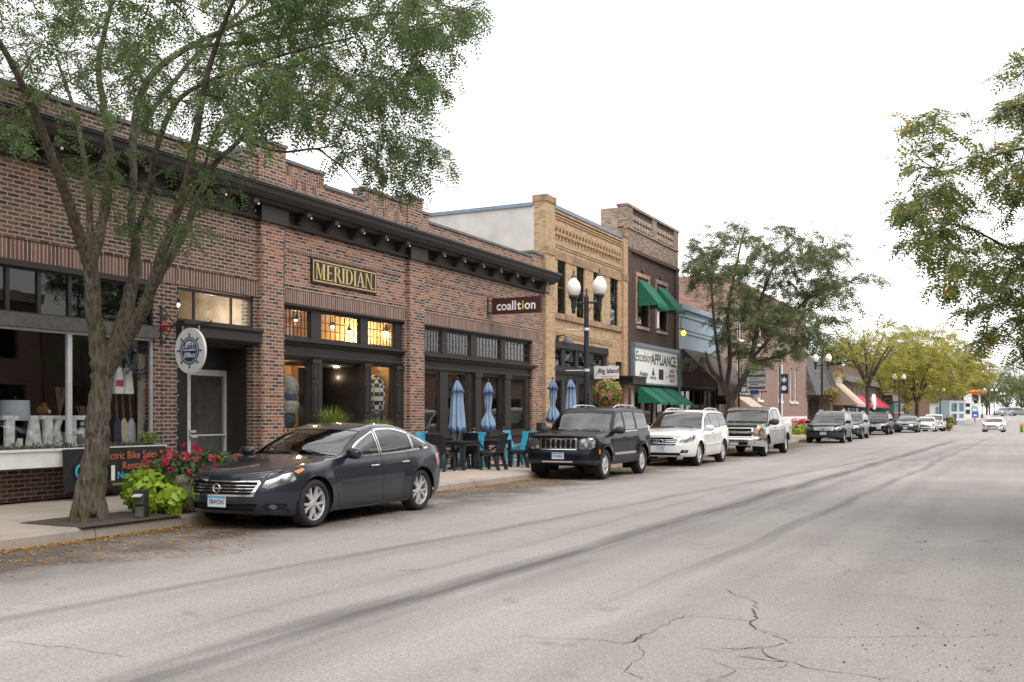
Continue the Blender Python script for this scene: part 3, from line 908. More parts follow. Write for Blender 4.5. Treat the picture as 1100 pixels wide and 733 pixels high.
def jeep_spec(**kw):
    S = dict(xf=2.17, xr=-2.27, W=1.84, wheels=(1.345, -1.345), Rw=.365, Rarch=.425, af=.42, ar=.35, roofmid=-.6, tumble=.24, pf=2.6, qf=3.2,
        tyre=.24, inset=-.005, flare=.03, crown=.035, fillet=.06,
        top=[(2.18, 1.03), (2.1, 1.06), (1.7, 1.11), (1.3, 1.145), (1.02, 1.17), (.9, 1.19), (.7, 1.36), (.42, 1.60), (.25, 1.70), (0, 1.745), (-.6, 1.765), (-1.4, 1.755), (-1.9, 1.735), (-2.05, 1.69), (-2.15, 1.5), (-2.24, 1.2), (-2.28, 1.1)],
        belt=[(2.18, 1.0), (2.0, 1.045), (1.3, 1.105), (.7, 1.13), (0, 1.14), (-1, 1.15), (-2.0, 1.16), (-2.28, 1.05)],
        bottom=[(-2.28, .42), (-1.8, .38), (0, .34), (1.8, .36), (2.18, .4)],
        side=[(0, .955), (.08, .985), (.3, 1.0), (.7, 1.0), (.88, .985), (.95, .965), (1, .93)],
        front=[(.35, -.1), (.45, 0.0), (.66, .0), (.70, -.06), (1.0, -.09), (1.2, -.2)],
        rear=[(.4, .05), (.55, 0), (.75, 0), (.8, .05), (1.2, .06), (1.8, .1)],
        windows=[(.78, -.16, 'car_glass_tint', ''), (-.25, -1.02, 'car_glass_tint', ''), (-1.13, -1.98, 'car_glass_tint', '')], rail=.105, sillgap=.04,
        windshield=(.9, .36), rearglass=(-2.2, -2.08), paint=M['p_navy'], bow_f=.1, bow_r=.03,
        areas=[('headlight', 'lamp', [(.50, .76), (.62, .735), (.80, .75), (.88, .80), (.885, .95), (.84, 1.0), (.62, 1.0), (.52, .97)], 'front', .004, True, None),
               ] + [('grille_slot', 'seam', [(y - .042, .76), (y + .042, .76), (y + .042, .97), (y - .042, .97)], 'front', -.03, False, None) for y in (-.39, -.26, -.13, 0, .13, .26, .39)] +
              [('grille', 'chrome', [(-.47, .72), (.47, .72), (.49, .9), (.47, 1.0), (-.47, 1.0), (-.49, .9)], 'front', .012, False, None),
               ('lower_bumper', 'plastic', [(-1, .36), (1, .36), (1, .48), (-1, .48)], 'front', .004, False, None),
               ('side_marker', 'amber', [(-.62, .63), (-.56, .63), (-.56, .74), (-.62, .74)], 'fcorner', .003, True, None),
               ('side_cladding', 'plastic', [(-1.0, .36), (1.0, .36), (1.0, .56), (-1.0, .56)], 'side', .012, True, None),
               ('tail_light', 'redlens', [(.7, .8), (.92, .8), (.92, 1.1), (.7, 1.1)], 'rear', .004, True, None)],
        arch_trim=.075, arch_mat=M['p_navy'],
        seams=[[(.86, 1.12), (.84, .7), (.78, .36)], [(-.205, 1.14), (-.2, .36)], [(-1.07, 1.15), (-1.04, .85), (-.93, .6), (-.9, .36)]],
        seams_front=[[(-.9, .70), (.9, .70)]],
        strips=[('door_moulding', 'chrome', .075, .02, 'side', [(.78, .60), (-.85, .60)], True), ('window_moulding', 'chrome', .02, .012, 'side', [(.8, 1.135), (-1.1, 1.15)], True),
                ('bumper_strip', 'alloy', .035, .012, 'front', [(-.4, .44), (.4, .44)], False)],
        handles=[(-.05, 1.0), (-.85, 1.01)], handle_mat=M['p_navy'], mirror=(.62, 1.12, 1.15), mirror_mat=M['plastic'], plate=(0.02, .585, '274 KBX'), rails=(-.1, -1.85, .56),
        rimstyle=dict(spokes=5, rim=.66, fat=1.2), floor=.34, seats=[(-.1, 2), (-1.0, 3)], cabin_mat=M['car_int'])
    S.update(kw); return S

def suv_spec(**kw):
    S = dict(xf=2.33, xr=-2.46, W=1.91, wheels=(1.395, -1.395), Rw=.37, Rarch=.41, af=.72, ar=.5, roofmid=-.6, tumble=.33, pf=2.4, qf=2.8,
        tyre=.245, inset=.01, flare=.03, crown=.04, fillet=.08,
        top=[(2.34, .88), (2.22, .985), (1.95, 1.065), (1.5, 1.12), (1.15, 1.15), (1.0, 1.17), (.7, 1.38), (.35, 1.58), (.1, 1.67), (-.3, 1.72), (-1.0, 1.73), (-1.7, 1.70), (-2.05, 1.645), (-2.2, 1.5), (-2.4, 1.15), (-2.47, 1.05)],
        belt=[(2.34, .80), (2.15, .92), (1.8, 1.01), (1.2, 1.08), (.7, 1.1), (0, 1.12), (-1, 1.15), (-1.9, 1.2), (-2.47, 1.02)],
        bottom=[(-2.47, .4), (-2.0, .34), (0, .29), (1.9, .3), (2.34, .3)],
        side=[(0, .94), (.08, .975), (.3, .995), (.55, 1.0), (.75, .993), (.9, .975), (1, .93)],
        front=[(.25, -.1), (.36, -.02), (.5, 0.0), (.62, .0), (.75, -.04), (.9, -.1), (1.1, -.25)],
        rear=[(.4, .06), (.55, 0), (.75, 0), (.85, .04), (1.2, .06), (1.8, .1)],
        windows=[(.82, -.2, 'car_glass_tint', ''), (-.27, -1.18, 'car_glass_tint', ''), (-1.26, -2.0, 'car_glass_tint', '')], rail=.095, sillgap=.03,
        windshield=(.99, .12), rearglass=(-2.38, -2.14), paint=M['p_white'], bow_f=.17, bow_r=.06,
        areas=[('grille', 'seam', [(-.44, .66), (.44, .66), (.52, .80), (.46, .84), (-.46, .84), (-.52, .80)], 'front', -.02, False, None),
               ('grille_surround', 'chrome', [(-.46, .635), (.46, .635), (.56, .80), (.48, .875), (-.48, .875), (-.56, .80)], 'front', .006, False, None),
               ('lower_grille', 'seam', [(-.6, .34), (.6, .34), (.55, .42), (-.55, .42)], 'front', -.02, False, None),
               ('fog_lamp', 'lamp', arc(.7, .46, .045, 0, 2 * PI, 10)[:-1], 'front', .0, True, None),
               ('fog_recess', 'seam', [(.56, .41), (.76, .41), (.8, .5), (.62, .51)], 'front', -.01, True, None),
               ('headlight', 'lamp', [(-1.22, .74), (-1.02, .70), (-.76, .77), (-.6, .9), (-.66, .95), (-.85, .91), (-1.1, .84)], 'fcorner', .004, True, None),
               ('tail_light', 'redlens', [(.66, .85), (.95, .85), (.95, 1.1), (.7, 1.1)], 'rear', .004, True, None)],
        seams=[[(1.0, 1.07), (.97, .7), (.88, .31)], [(-.235, 1.12), (-.23, .31)], [(-1.2, 1.16), (-1.15, .85), (-1.02, .6), (-.97, .31)]],
        seams_top=[[(1.1, .8), (1.6, .8), (2.0, .72), (2.2, .5)], [(1.1, -.8), (1.6, -.8), (2.0, -.72), (2.2, -.5)]],
        strips=[('grille_bar', 'chrome', .022, .015, 'front', [(-.5, .70), (.5, .70)], False), ('grille_bar', 'chrome', .022, .015, 'front', [(-.52, .75), (.52, .75)], False), ('grille_bar', 'chrome', .022, .015, 'front', [(-.54, .80), (.54, .80)], False),
                ('door_moulding', 'p_white', .06, .018, 'side', [(.9, .62), (-.95, .66)], True)],
        handles=[(-.05, 1.0), (-.95, 1.03)], handle_mat=M['p_white'], mirror=(.72, 1.09, 1.2), plate=(0.0, .54, '615 CJT'), emblem=(.755, .06), rails=(-.05, -1.95, .62),
        rimstyle=dict(spokes=6, rim=.7, fat=1.3), floor=.3)
    S.update(kw); return S

def pickup_spec(**kw):
    S = dict(xf=2.78, xr=-3.06, W=2.03, wheels=(1.83, -1.82), Rw=.39, Rarch=.445, af=.5, ar=.22, roofmid=-.15, tumble=.24, pf=2.6, qf=3.4,
        tyre=.255, inset=.02, flare=.045, crown=.03, fillet=.07,
        top=[(2.79, 1.14), (2.7, 1.19), (2.3, 1.235), (1.7, 1.26), (1.42, 1.28), (1.1, 1.5), (.75, 1.73), (.5, 1.82), (.1, 1.86), (-.6, 1.865), (-1.05, 1.84), (-1.15, 1.80), (-1.19, 1.35), (-1.22, 1.325), (-2.0, 1.335), (-3.07, 1.345)],
        belt=[(2.79, 1.08), (2.6, 1.15), (1.8, 1.2), (1.0, 1.21), (0, 1.215), (-1.1, 1.23), (-1.25, 1.31), (-3.07, 1.335)],
        bottom=[(-3.07, .52), (-2.6, .45), (0, .42), (2.3, .38), (2.79, .42)],
        side=[(0, .955), (.08, .98), (.3, .995), (.6, 1.0), (.85, .99), (.94, .97), (1, .94)],
        front=[(.35, -.06), (.45, 0.0), (.68, .02), (.70, -.05), (1.0, -.07), (1.3, -.2)],
        rear=[(.4, .05), (.5, 0), (.7, 0), (.74, .06), (1.4, .06)],
        windows=[(1.28, .32, 'car_glass', ''), (.24, -.62, 'car_glass', ''), (-.7, -1.0, 'car_glass', '')][:2], rail=.10, sillgap=.03,
        windshield=(1.42, .7), paint=M['p_silver'], bow_f=.14, bow_r=.02, bed=(-2.98, -1.3, .8, .85),
        areas=[('grille', 'seam', [(-.62, .76), (.62, .76), (.62, .87), (-.62, .87)], 'front', -.03, False, None), ('grille', 'seam', [(-.62, .95), (.62, .95), (.62, 1.05), (-.62, 1.05)], 'front', -.03, False, None),
               ('grille_surround', 'chrome', [(-.68, .72), (.68, .72), (.68, 1.10), (-.68, 1.10)], 'front', .01, False, None),
               ('side_marker', 'amber', [(-1.33, .86), (-1.24, .86), (-1.24, 1.06), (-1.33, 1.06)], 'fcorner', .004, True, None),
               ('headlight', 'lamp', [(.71, .78), (.98, .78), (.98, 1.08), (.71, 1.08)], 'front', .004, True, None),
               ('bumper_opening', 'seam', [(-.5, .44), (.5, .44), (.5, .56), (-.5, .56)], 'front', -.01, False, None),
               ('fog_lamp', 'lamp', [(.62, .5), (.76, .5), (.76, .6), (.62, .6)], 'front', .002, True, None),
               ('bumper', 'chrome', [(-1.1, .38), (1.1, .38), (1.1, .69), (-1.1, .69)], 'front', .02, False, None),
               ('tail_light', 'redlens', [(.85, .85), (1.02, .85), (1.02, 1.2), (.85, 1.2)], 'rear', .004, True, None)],
        seams=[[(1.36, 1.2), (1.33, .8), (1.28, .44)], [(.28, 1.21), (.28, .44)], [(-.85, 1.22), (-.84, .44)], [(-1.22, 1.3), (-1.22, .46)]],
        strips=[('hood_deflector', 'plastic', .1, .04, 'front', [(-.8, 1.13), (.8, 1.13)], False), ('grille_bar', 'chrome', .05, .02, 'front', [(-.64, .91), (.64, .91)], False)],
        handles=[(.42, 1.06), (-.7, 1.07)], handle_mat=M['plastic'], mirror=(1.08, 1.22, 1.45), mirror_mat=M['plastic'], plate=(-.0, .53, 'YCK 308'), emblem=(.91, -.11), emblem_mat='gold_badge',
        rimstyle=dict(spokes=5, rim=.68, fat=1.5), floor=.42, seats=[(.2, 2), (-.65, 3)], cabin_back=-1.08)
    S.update(kw); return S
# ------------------------------------------------------------------ ground
def asphalt():
    t = NT('asphalt'); o = t.obj()
    xyz = t.n('SeparateXYZ', {0: o}); X, Y = xyz.outputs[0], xyz.outputs[1]
    fine = t.noise(42, 6, o, 0.85); mid = t.noise(11, 5, o, .65); big = t.noise(0.35, 5, o)
    agg = t.n('TexVoronoi', {'Vector': o, 'Scale': 70.0}).outputs['Distance']
    c = t.ramp(big, [(0.3, (0.25, 0.23, 0.22)), (0.7, (0.312, 0.29, 0.278))])
    c = t.mix(0.35, c, t.ramp(mid, [(0.3, 0.38), (0.7, 0.6)]), 'OVERLAY')
    c = t.mix(0.85, c, t.ramp(fine, [(0.34, 0.2), (0.66, 0.8)]), 'OVERLAY')
    c = t.mix(0.45, c, t.ramp(agg, [(0.05, 0.3), (0.35, 0.62)]), 'OVERLAY')
    # long lengthwise wear
    st = t.noise(1.0, 4, t.maps(o, (2.2, 0.06, 1)))
    c = t.mix(0.22, c, t.ramp(st, [(0.35, 0.36), (0.65, 0.6)]), 'OVERLAY')
    # rubber marks: (a, b, half width, strength): centre X = a + b*Y, fading in and out along Y
    tot = None
    wob = t.math('MULTIPLY_ADD', t.noise(0.22, 2, o), 0.5, -0.25)
    brk = t.ramp(t.noise(1.0, 5, t.maps(o, (5.0, 0.35, 1))), [(0.3, 0.3), (0.58, 1.0)])
    for a, b, hw, k, y0, y1 in ((-4.75, 0.028, 0.3, 0.95, -5, 60), (-4.5, 0.045, 0.5, 0.42, 2, 55), (-4.93, 0.029, 0.06, 0.7, -5, 45), (-4.58, 0.027, 0.05, 0.65, -5, 50), (-3.2, 0.027, 0.05, 0.5, 8, 60), (-7.42, .086, .05, .5, 0, 32), (-7.35, 0.085, 0.16, 0.55, 0, 34), (-7.0, 0.07, 0.3, 0.2, 0, 36), (-3.1, 0.026, 0.15, 0.6, 9, 70), (-2.55, 0.03, 0.35, 0.2, 3, 80), (-5.4, 0.01, 0.1, 0.28, 4, 50), (-1.2, 0.004, 0.5, 0.12, 8, 90)):
        cx = t.math('ADD', t.math('MULTIPLY_ADD', Y, b, a), wob)
        d = t.math('ABSOLUTE', t.math('SUBTRACT', X, cx))
        m = t.math('SUBTRACT', 1.0, t.math('DIVIDE', d, hw), clamp=True)
        m = t.math('SMOOTH_MIN', m, 0.8, 0.3) if False else t.math('POWER', m, 0.7)
        e = t.math('MULTIPLY', t.math('MULTIPLY', t.math('SUBTRACT', Y, y0 - 1.0), 0.3, clamp=True), t.math('MULTIPLY', t.math('SUBTRACT', y1 + 10.0, Y), 0.1, clamp=True))
        m = t.math('MULTIPLY', t.math('MULTIPLY', m, k), e)
        tot = m if tot is None else t.math('MAXIMUM', tot, m)
    tot = t.math('MULTIPLY', tot, brk)
    c = t.mix(tot, c, (0.085, 0.08, 0.08, 1))
    # oily parking lane and gutter
    g = t.math('MULTIPLY', t.math('SUBTRACT', -7.7, X), 0.75, clamp=True)
    g = t.math('MULTIPLY', g, t.ramp(t.noise(0.9, 5, o), [(0.36, 0.15), (0.56, 0.9)]))
    c = t.mix(g, c, (0.078, 0.064, 0.056, 1))
    g2 = t.math('MULTIPLY', t.math('SUBTRACT', -9.55, X), 1.4, clamp=True)
    c = t.mix(t.math('MULTIPLY', g2, 0.8), c, (0.085, 0.07, 0.06, 1))
    pt = t.ramp(t.n('TexVoronoi', {'Vector': t.maps(o, (.16, .045, 1)), 'Scale': 1.0, 'Randomness': 1.0}).outputs['Color'], [(.2, .44), (.8, .56)])
    c = t.mix(.5, c, pt, 'OVERLAY')
    sp = t.ramp(t.noise(2.3, 4, o), [(0.63, 0.0), (0.7, 0.5)])
    c = t.mix(sp, c, (0.17, 0.15, 0.145, 1))
    h = t.math('ADD', t.math('MULTIPLY', fine, 0.7), t.math('MULTIPLY', agg, 0.5))
    return t.done(c, 0.92, 0.0, t.bump(h, 0.5, 0.006))
def concrete(name, c0, c1, joint=1.5, jd=0.6):
    t = NT(name); o = t.obj()
    big = t.noise(0.7, 5, o); fine = t.noise(60, 4, o)
    c = t.ramp(big, [(0.3, c0), (0.7, c1)])
    c = t.mix(0.4, c, t.ramp(fine, [(0.25, 0.3), (0.75, 0.7)]), 'OVERLAY')
    st = t.ramp(t.noise(1.7, 5, o), [(0.55, 0.0), (0.75, 0.4)])
    c = t.mix(st, c, (0.15, 0.125, 0.11, 1))
    b = t.n('TexBrick', {'Vector': o, 'Color1': (1, 1, 1, 1), 'Color2': (0.8, 0.8, 0.8, 1), 'Mortar': (0, 0, 0, 1), 'Scale': 1.0, 'Mortar Size': 0.012, 'Brick Width': joint, 'Row Height': joint})
    b.offset = 0.0
    c = t.mix(t.math('MULTIPLY', b.outputs['Fac'], jd), c, (0.1, 0.085, 0.075, 1))
    h = t.math('SUBTRACT', t.math('MULTIPLY', fine, 0.3), b.outputs['Fac'])
    return t.done(c, 0.9, 0.0, t.bump(h, 0.4, 0.006))
M['asphalt'] = asphalt()
M['sidewalk'] = concrete('sidewalk_concrete', (0.33, 0.275, 0.235), (0.43, 0.37, 0.325))
M['kerbc'] = concrete('kerb_concrete', (0.27, 0.235, 0.205), (0.38, 0.335, 0.3), 3.0)
M['soil'] = plain('mulch', (0.06, 0.048, 0.038), 0.95, var=0.5, scale=25, bump=1.0)
M['terrain'] = plain('grassy_ground', (0.075, 0.095, 0.035), 0.95, var=0.3, scale=0.4)

YS = [-60, -30, -10, 0, 20, 40, 60, 80, 95, 105, 115, 125, 135, 145, 155, 165, 175, 185, 195, 205, 220, 240, 300, 420, 700]
RX = 4.3
def sheet(name, xl, xr, dz, mat, ys=YS, nx=2):
    b = MB()
    P = []
    for y in ys:
        a, c = xl(y), xr(y)
        P.append([(a + (c - a) * i / nx, y, gz(y) + dz) for i in range(nx + 1)])
    b.grid(P, 0, True, flip=True)
    return tag(b.build(name, mat), kind='structure')
sheet('road', lambda y: kx(y), lambda y: RX + max(0, y - 70) * 0.12, 0.0, M['asphalt'])
b = MB()
big = [-900, -300, -60] + YS[1:] + [1000, 1800, 2600]
b.grid([[(x, y, gz(y) - 0.12 + max(0, (abs(x) - 60)) * 0.008) for x in (-1500, -400, -80, -30, 0, 30, 80, 400, 1500)] for y in big], 0, True, flip=True)
tag(b.build('ground', M['terrain']), kind='structure')
sheet('sidewalk', lambda y: -46, lambda y: kx(y) - 0.15, 0.15, M['sidewalk'], [y for y in YS if y <= 240])
sheet('far_pavement', lambda y: RX + 0.15 + max(0, y - 70) * 0.12, lambda y: RX + 40, 0.15, M['sidewalk'], [y for y in YS if y <= 165])
b = MB()
for x0, s_ in ((0, -1), (1, 1)):
    P = []
    for y in [y for y in YS if y <= 240]:
        k = kx(y) if s_ < 0 else RX + max(0, y - 70) * 0.12
        P.append([(k + s_ * a, y, gz(y) + z) for a, z in ((0.0, -0.02), (0.012, 0.11), (0.045, 0.15), (0.155, 0.154))])
    b.grid(P, 0, False, flip=s_ > 0)
tag(b.build('kerb', M['kerbc']), kind='structure')
# drop kerb joint cracks and the tree pit
def mulch_bed(x0, x1, y0, y1, label):
    b = MB(); n = 14
    rr = random.Random(5)
    b.grid([[(x0 + (x1 - x0) * i / n, y0 + (y1 - y0) * j / n, 0.156 + (0.0 if i in (0, n) or j in (0, n) else rr.uniform(0.0, 0.022))) for j in range(n + 1)] for i in range(n + 1)], 0, True)
    return tag(b.build('tree_pit', M['soil'], fix=True), kind='structure')
TP = gp(95, 560, .15)
mulch_bed(TP[0] - 0.6, TP[0] + 0.6, TP[1] - 0.6, TP[1] + 1.1, '')

# cracks in the asphalt: thin open seams drawn from the photo's own lines
M['crack'] = plain('open_crack', (0.065, 0.058, 0.054), 1.0, var=0.4, scale=9)
def crack(px, w=0.012, seed=1, label=None):
    rr = random.Random(seed)
    pts = [Vector((*gp(u, v), 0.0)) for u, v in px]
    out = []
    for a, c in zip(pts[:-1], pts[1:]):
        L_ = (c - a).length; n = max(2, int(L_ / 0.05)); nr = (c - a).normalized().cross(Vector((0, 0, 1)))
        off = 0
        for i in range(n):
            off = off * 0.7 + rr.gauss(0, 0.012)
            out.append(a + (c - a) * i / n + nr * off * (1 if 0 < i < n else 0))
    out.append(pts[-1])
    b = MB(); rows = []
    for i, p in enumerate(out):
        t = (out[min(i + 1, len(out) - 1)] - out[max(i - 1, 0)]).normalized(); nr = t.cross(Vector((0, 0, 1)))
        k = i / (len(out) - 1)
        hw = w * .58 * (0.3 + 1.1 * rr.random()) * min(1, 8 * k + .2, 8 * (1 - k) + .2) / 2
        rows.append([p + nr * hw + Vector((0, 0, .004)), p - nr * hw + Vector((0, 0, .004))])
    b.grid(rows, 0, False)
    return tag(b.build('road_crack', M['crack'], fix=True), kind='structure')
for k, (w, px) in enumerate((
        (.010, [(550, 684), (600, 687), (645, 688), (672, 692), (688, 686), (705, 676), (735, 662), (770, 664), (800, 667), (812, 669)]),
        (.022, [(668, 691), (682, 689), (694, 681)]), (.009, [(686, 690), (692, 702), (678, 712), (670, 722), (690, 731)]),
        (.026, [(809, 654), (814, 664), (806, 671), (812, 677)]), (.011, [(778, 633), (795, 641), (813, 648), (815, 656)]),
        (.009, [(812, 676), (835, 683), (900, 686), (960, 684), (1030, 685), (1062, 682), (1100, 684)]),
        (.010, [(745, 696), (775, 701), (820, 696), (850, 691), (812, 676)]),
        (.024, [(774, 697), (800, 697), (822, 695)]), (.022, [(822, 696), (832, 708), (848, 711), (790, 706)]), (.011, [(846, 710), (880, 720), (930, 727), (985, 733)]),
        (.008, [(760, 710), (790, 720), (760, 733)]), (.007, [(785, 718), (835, 719), (848, 712)]),
        (.007, [(880, 633), (915, 637), (960, 640), (1010, 645), (1060, 652), (1100, 656)]),
        (.007, [(893, 624), (908, 617), (912, 612), (896, 605), (889, 601), (900, 593), (915, 597)]), (.006, [(825, 620), (855, 626), (880, 628)]),
        (.008, [(0, 689), (60, 695), (110, 702), (145, 708)]), (.006, [(150, 600), (200, 606), (260, 609)]), (.006, [(980, 590), (1040, 590), (1100, 592)]), (.006, [(0, 646), (50, 650), (80, 655)]))):
    crack(px, w, k)

# ------------------------------------------------------------------ fallen leaves and grit
def leafmat(name, stops, rough=0.6, trans=0.3):
    t = NT(name)
    r = t.n('SeparateXYZ', {0: t.uv()}).outputs[0]
    c = t.ramp(r, stops)
    d = t.n('BsdfPrincipled', {'Base Color': c, 'Roughness': rough})
    tr = t.n('BsdfTranslucent', {'Color': c})
    m = t.n('MixShader', {0: trans, 1: d.outputs[0], 2: tr.outputs[0]})
    t.t.links.new(m.outputs[0], t.out.inputs['Surface'])
    return t.mat
def quads_mesh(name, V, U, mat, parent=None, loc=None):
    """V: (n,4,3) quads, U: (n,) one random number per leaf carried in the uv"""
    V = np.asarray(V, np.float32); n = len(V)
    me = bpy.data.meshes.new(name)
    me.vertices.add(n * 4); me.loops.add(n * 4); me.polygons.add(n)
    me.vertices.foreach_set('co', V.reshape(-1))
    me.loops.foreach_set('vertex_index', np.arange(n * 4, dtype=np.int32))
    me.polygons.foreach_set('loop_start', np.arange(0, n * 4, 4, dtype=np.int32))
    uvl = me.uv_layers.new(name='UVMap')
    uv = np.zeros((n * 4, 2), np.float32); uv[:, 0] = np.repeat(np.asarray(U, np.float32), 4)
    uvl.data.foreach_set('uv', uv.reshape(-1))
    me.materials.append(mat); me.update(calc_edges=True)
    o = bpy.data.objects.new(name, me); COL.objects.link(o)
    if parent: o.parent = parent
    if loc: o.location = loc
    return o
M['fallen'] = leafmat('fallen_leaflets', [(0, (0.26, 0.11, 0.02)), (0.5, (0.45, 0.22, 0.035)), (0.8, (0.52, 0.32, 0.08)), (1, (0.16, 0.07, 0.03))], 0.7, 0.1)
rs = np.random.RandomState(4)
def scatter(n, xf_, yf_, size, zf=lambda x, y: 0.004):
    V, U = [], []
    for _ in range(n):
        y = yf_(); x = xf_(y)
        s_ = size * rs.uniform(.6, 1.5); a = rs.uniform(0, 6.28); c, s2 = math.cos(a) * s_, math.sin(a) * s_
        w = rs.uniform(.35, .6); z = zf(x, y) + 0.002; tl = rs.uniform(0, .5) * s_
        V.append([(x - c, y - s2, z), (x + s2 * w, y - c * w, z + tl * .5), (x + c, y + s2, z + tl), (x - s2 * w, y + c * w, z + tl * .3)])
        U.append(rs.rand())
    return V, U
V1, U1 = scatter(24000, lambda y: KX + 0.02 + abs(rs.normal(0, .13)) + (rs.rand() < .22) * abs(rs.normal(0, .8)), lambda: rs.uniform(5, 60), .0215)
V2, U2 = scatter(9000, lambda y: KX + rs.uniform(0.1, 2.6) ** 1.0 * (0.6 + 0.4 * math.sin(y * .9) ** 2), lambda: rs.choice([rs.uniform(7, 16), rs.uniform(18, 30), rs.uniform(31, 45)]), .02)
V3, U3 = scatter(420, lambda y: rs.uniform(-8.4, 1.5), lambda: rs.uniform(2, 40), .012)
V4, U4 = scatter(600, lambda y: rs.uniform(KX - 2.2, KX - .1), lambda: rs.uniform(7, 30), .016, lambda x, y: .156)
tag(quads_mesh('fallen_leaves', V1 + V2 + V3 + V4, U1 + U2 + U3 + U4, M['fallen']), 'small yellow honey locust leaflets lying along the gutter', 'leaves', kind='stuff')
M['grit'] = plain('grit', (0.05, 0.035, 0.03), 0.9, var=0.5, scale=20)
b = MB()
for _ in range(230):
    v = rs.uniform(490, 733); x, y = gp(rs.uniform(900, 1110), v)
    b.ball((x, y, .004), rs.uniform(.002, .007) * (1 + (rs.rand() < .05) * 1.2), 5, 3, 0, (1, 1, .6))
tag(b.build('loose_gravel', M['grit']), 'dark loose grit scattered on the right side of the road', 'gravel', kind='stuff')

# ------------------------------------------------------------------ building helpers
def wall_open(mb, X0, X1, Y0, Y1, z0, z1, ops, m=0):
    ys = sorted({Y0, Y1, *[q for o in ops for q in o[:2] if Y0 < q < Y1]})
    for a, c in zip(ys[:-1], ys[1:]):
        cov = sorted([(max(o[2], z0), min(o[3], z1)) for o in ops if o[0] <= a + 1e-6 and o[1] >= c - 1e-6])
        z = z0
        for lo, hi in cov:
            if lo > z + 1e-6: mb.box(X0, X1, a, c, z, lo, m)
            z = max(z, hi)
        if z < z1 - 1e-6: mb.box(X0, X1, a, c, z, z1, m)
def window(root, X, Y0, Y1, z0, z1, fr=.06, nv=0, nh=0, mt='glass_shop', fm='trim', mw=.022, depth=.06, name='window', label=None, mm=None):
    """frame is the part; its pane and glazing bars are sub-parts"""
    b = MB()
    b.box(X - depth, X, Y0, Y1, z0, z0 + fr); b.box(X - depth, X, Y0, Y1, z1 - fr, z1)
    b.box(X - depth, X, Y0, Y0 + fr, z0 + fr, z1 - fr); b.box(X - depth, X, Y1 - fr, Y1, z0 + fr, z1 - fr)
    f = b.build(name, M[fm], root, bevel=0.006 if X > -16 and Y1 < 45 else 0)
    if label: f['label'] = label
    p = MB(); xm = X - depth * .6
    p.box(xm - .004, xm + .004, Y0 + fr, Y1 - fr, z0 + fr, z1 - fr)
    p.build('pane', M[mt], f)
    if nv or nh:
        q = MB(); x1 = xm + .022
        for i in range(1, nv + 1):
            y = Y0 + fr + (Y1 - Y0 - 2 * fr) * i / (nv + 1); q.box(xm + .006, x1, y - mw / 2, y + mw / 2, z0 + fr, z1 - fr)
        for i in range(1, nh + 1):
            z = z0 + fr + (z1 - z0 - 2 * fr) * i / (nh + 1); q.box(xm + .006, x1 - .004, Y0 + fr, Y1 - fr, z - mw / 2, z + mw / 2)
        q.build('glazing_bars', M[mm or fm], f)
    return f
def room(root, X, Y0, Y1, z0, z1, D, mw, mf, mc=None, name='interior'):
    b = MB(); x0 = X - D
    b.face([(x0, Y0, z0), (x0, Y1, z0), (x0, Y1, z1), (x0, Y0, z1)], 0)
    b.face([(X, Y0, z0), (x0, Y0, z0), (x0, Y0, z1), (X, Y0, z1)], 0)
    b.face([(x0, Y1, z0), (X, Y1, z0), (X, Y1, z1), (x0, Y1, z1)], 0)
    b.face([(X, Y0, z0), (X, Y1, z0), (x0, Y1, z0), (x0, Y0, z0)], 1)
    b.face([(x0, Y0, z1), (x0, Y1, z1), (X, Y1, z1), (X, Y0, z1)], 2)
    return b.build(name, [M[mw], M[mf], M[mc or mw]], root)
def band(root, name, X0, X1, Y0, Y1, z0, z1, mt, swap=False):
    b = MB(); b.box(X0, X1, Y0, Y1, z0, z1, 0, swap); return b.build(name, M[mt], root)
# ------------------------------------------------------------------ the long brown brick building (three shops)
Z0 = 0.15
yA0, yA1, yP1, yB1 = 4.2, fy(166), fy(190), fy(273)
yp0, yp1 = fy(276), fy(301)
yC0, yC1 = fy(303), fy(435)
yq0, yq1 = fy(436.5), fy(452)
yD0, yD1, yE = fy(454), fy(572), fy(583)
M['bulb'] = glow('small_bulb', (1.0, 0.9, 0.75), .42)
M['lamp_bulb'] = glow('lit_lamp', (1.0, 0.78, 0.45), 8)
M['brick_basket'] = brick('basket_brick', [(0.0, (0.06, 0.045, 0.045)), (0.2, (0.12, 0.06, 0.045)), (0.5, (0.23, 0.105, 0.075)), (1.0, (0.37, 0.2, 0.15))], (0.48, 0.42, 0.37), mort=0.016)

bld = empty('brick_shop_building', (0, 0, 0), 0, 'long brown brick single storey shop building with black bracketed cornice and stepped parapet', 'building', 'buildings lining the left side of the street')
ZT = 6.32
ops = [(yA0, yA1, Z0, 4.04), (yP1, yB1, Z0, 4.04), (yC0, yC1, Z0, 4.02), (yD0, yD1, 0.62, 4.02)]
b = MB()
wall_open(b, XF - .35, XF, -2.0, yp0, Z0 - .4, ZT, ops[:2], 0)
b.build('wall', M['brick_shop'], bld)
b = MB()
wall_open(b, XF - .35, XF, yp0, yE, Z0 - .4, ZT, ops[2:], 0)
b.build('wall', M['brick_red'], bld)
for a in (yE - .3, -2.0): band(bld, 'side_wall', XF - 18, XF - .35, a, a + .3, Z0 - .4, 6.8, 'brick_red')
band(bld, 'roof', XF - 18, XF - .36, -1.7, yE - .3, 6.2, 6.3, 'coping')
for a, c in ((yp0, yp1), (yq0, yq1)):
    b = MB(); b.box(XF, XF + .12, a, c, Z0 - .4, 5.68)
    b.build('pilaster', M['brick_red'], bld)
    b = MB(); b.box(XF, XF + .14, a - .03, c + .03, Z0 - .4, Z0 + .55); b.build('pilaster_base', M['brick_red'], bld)
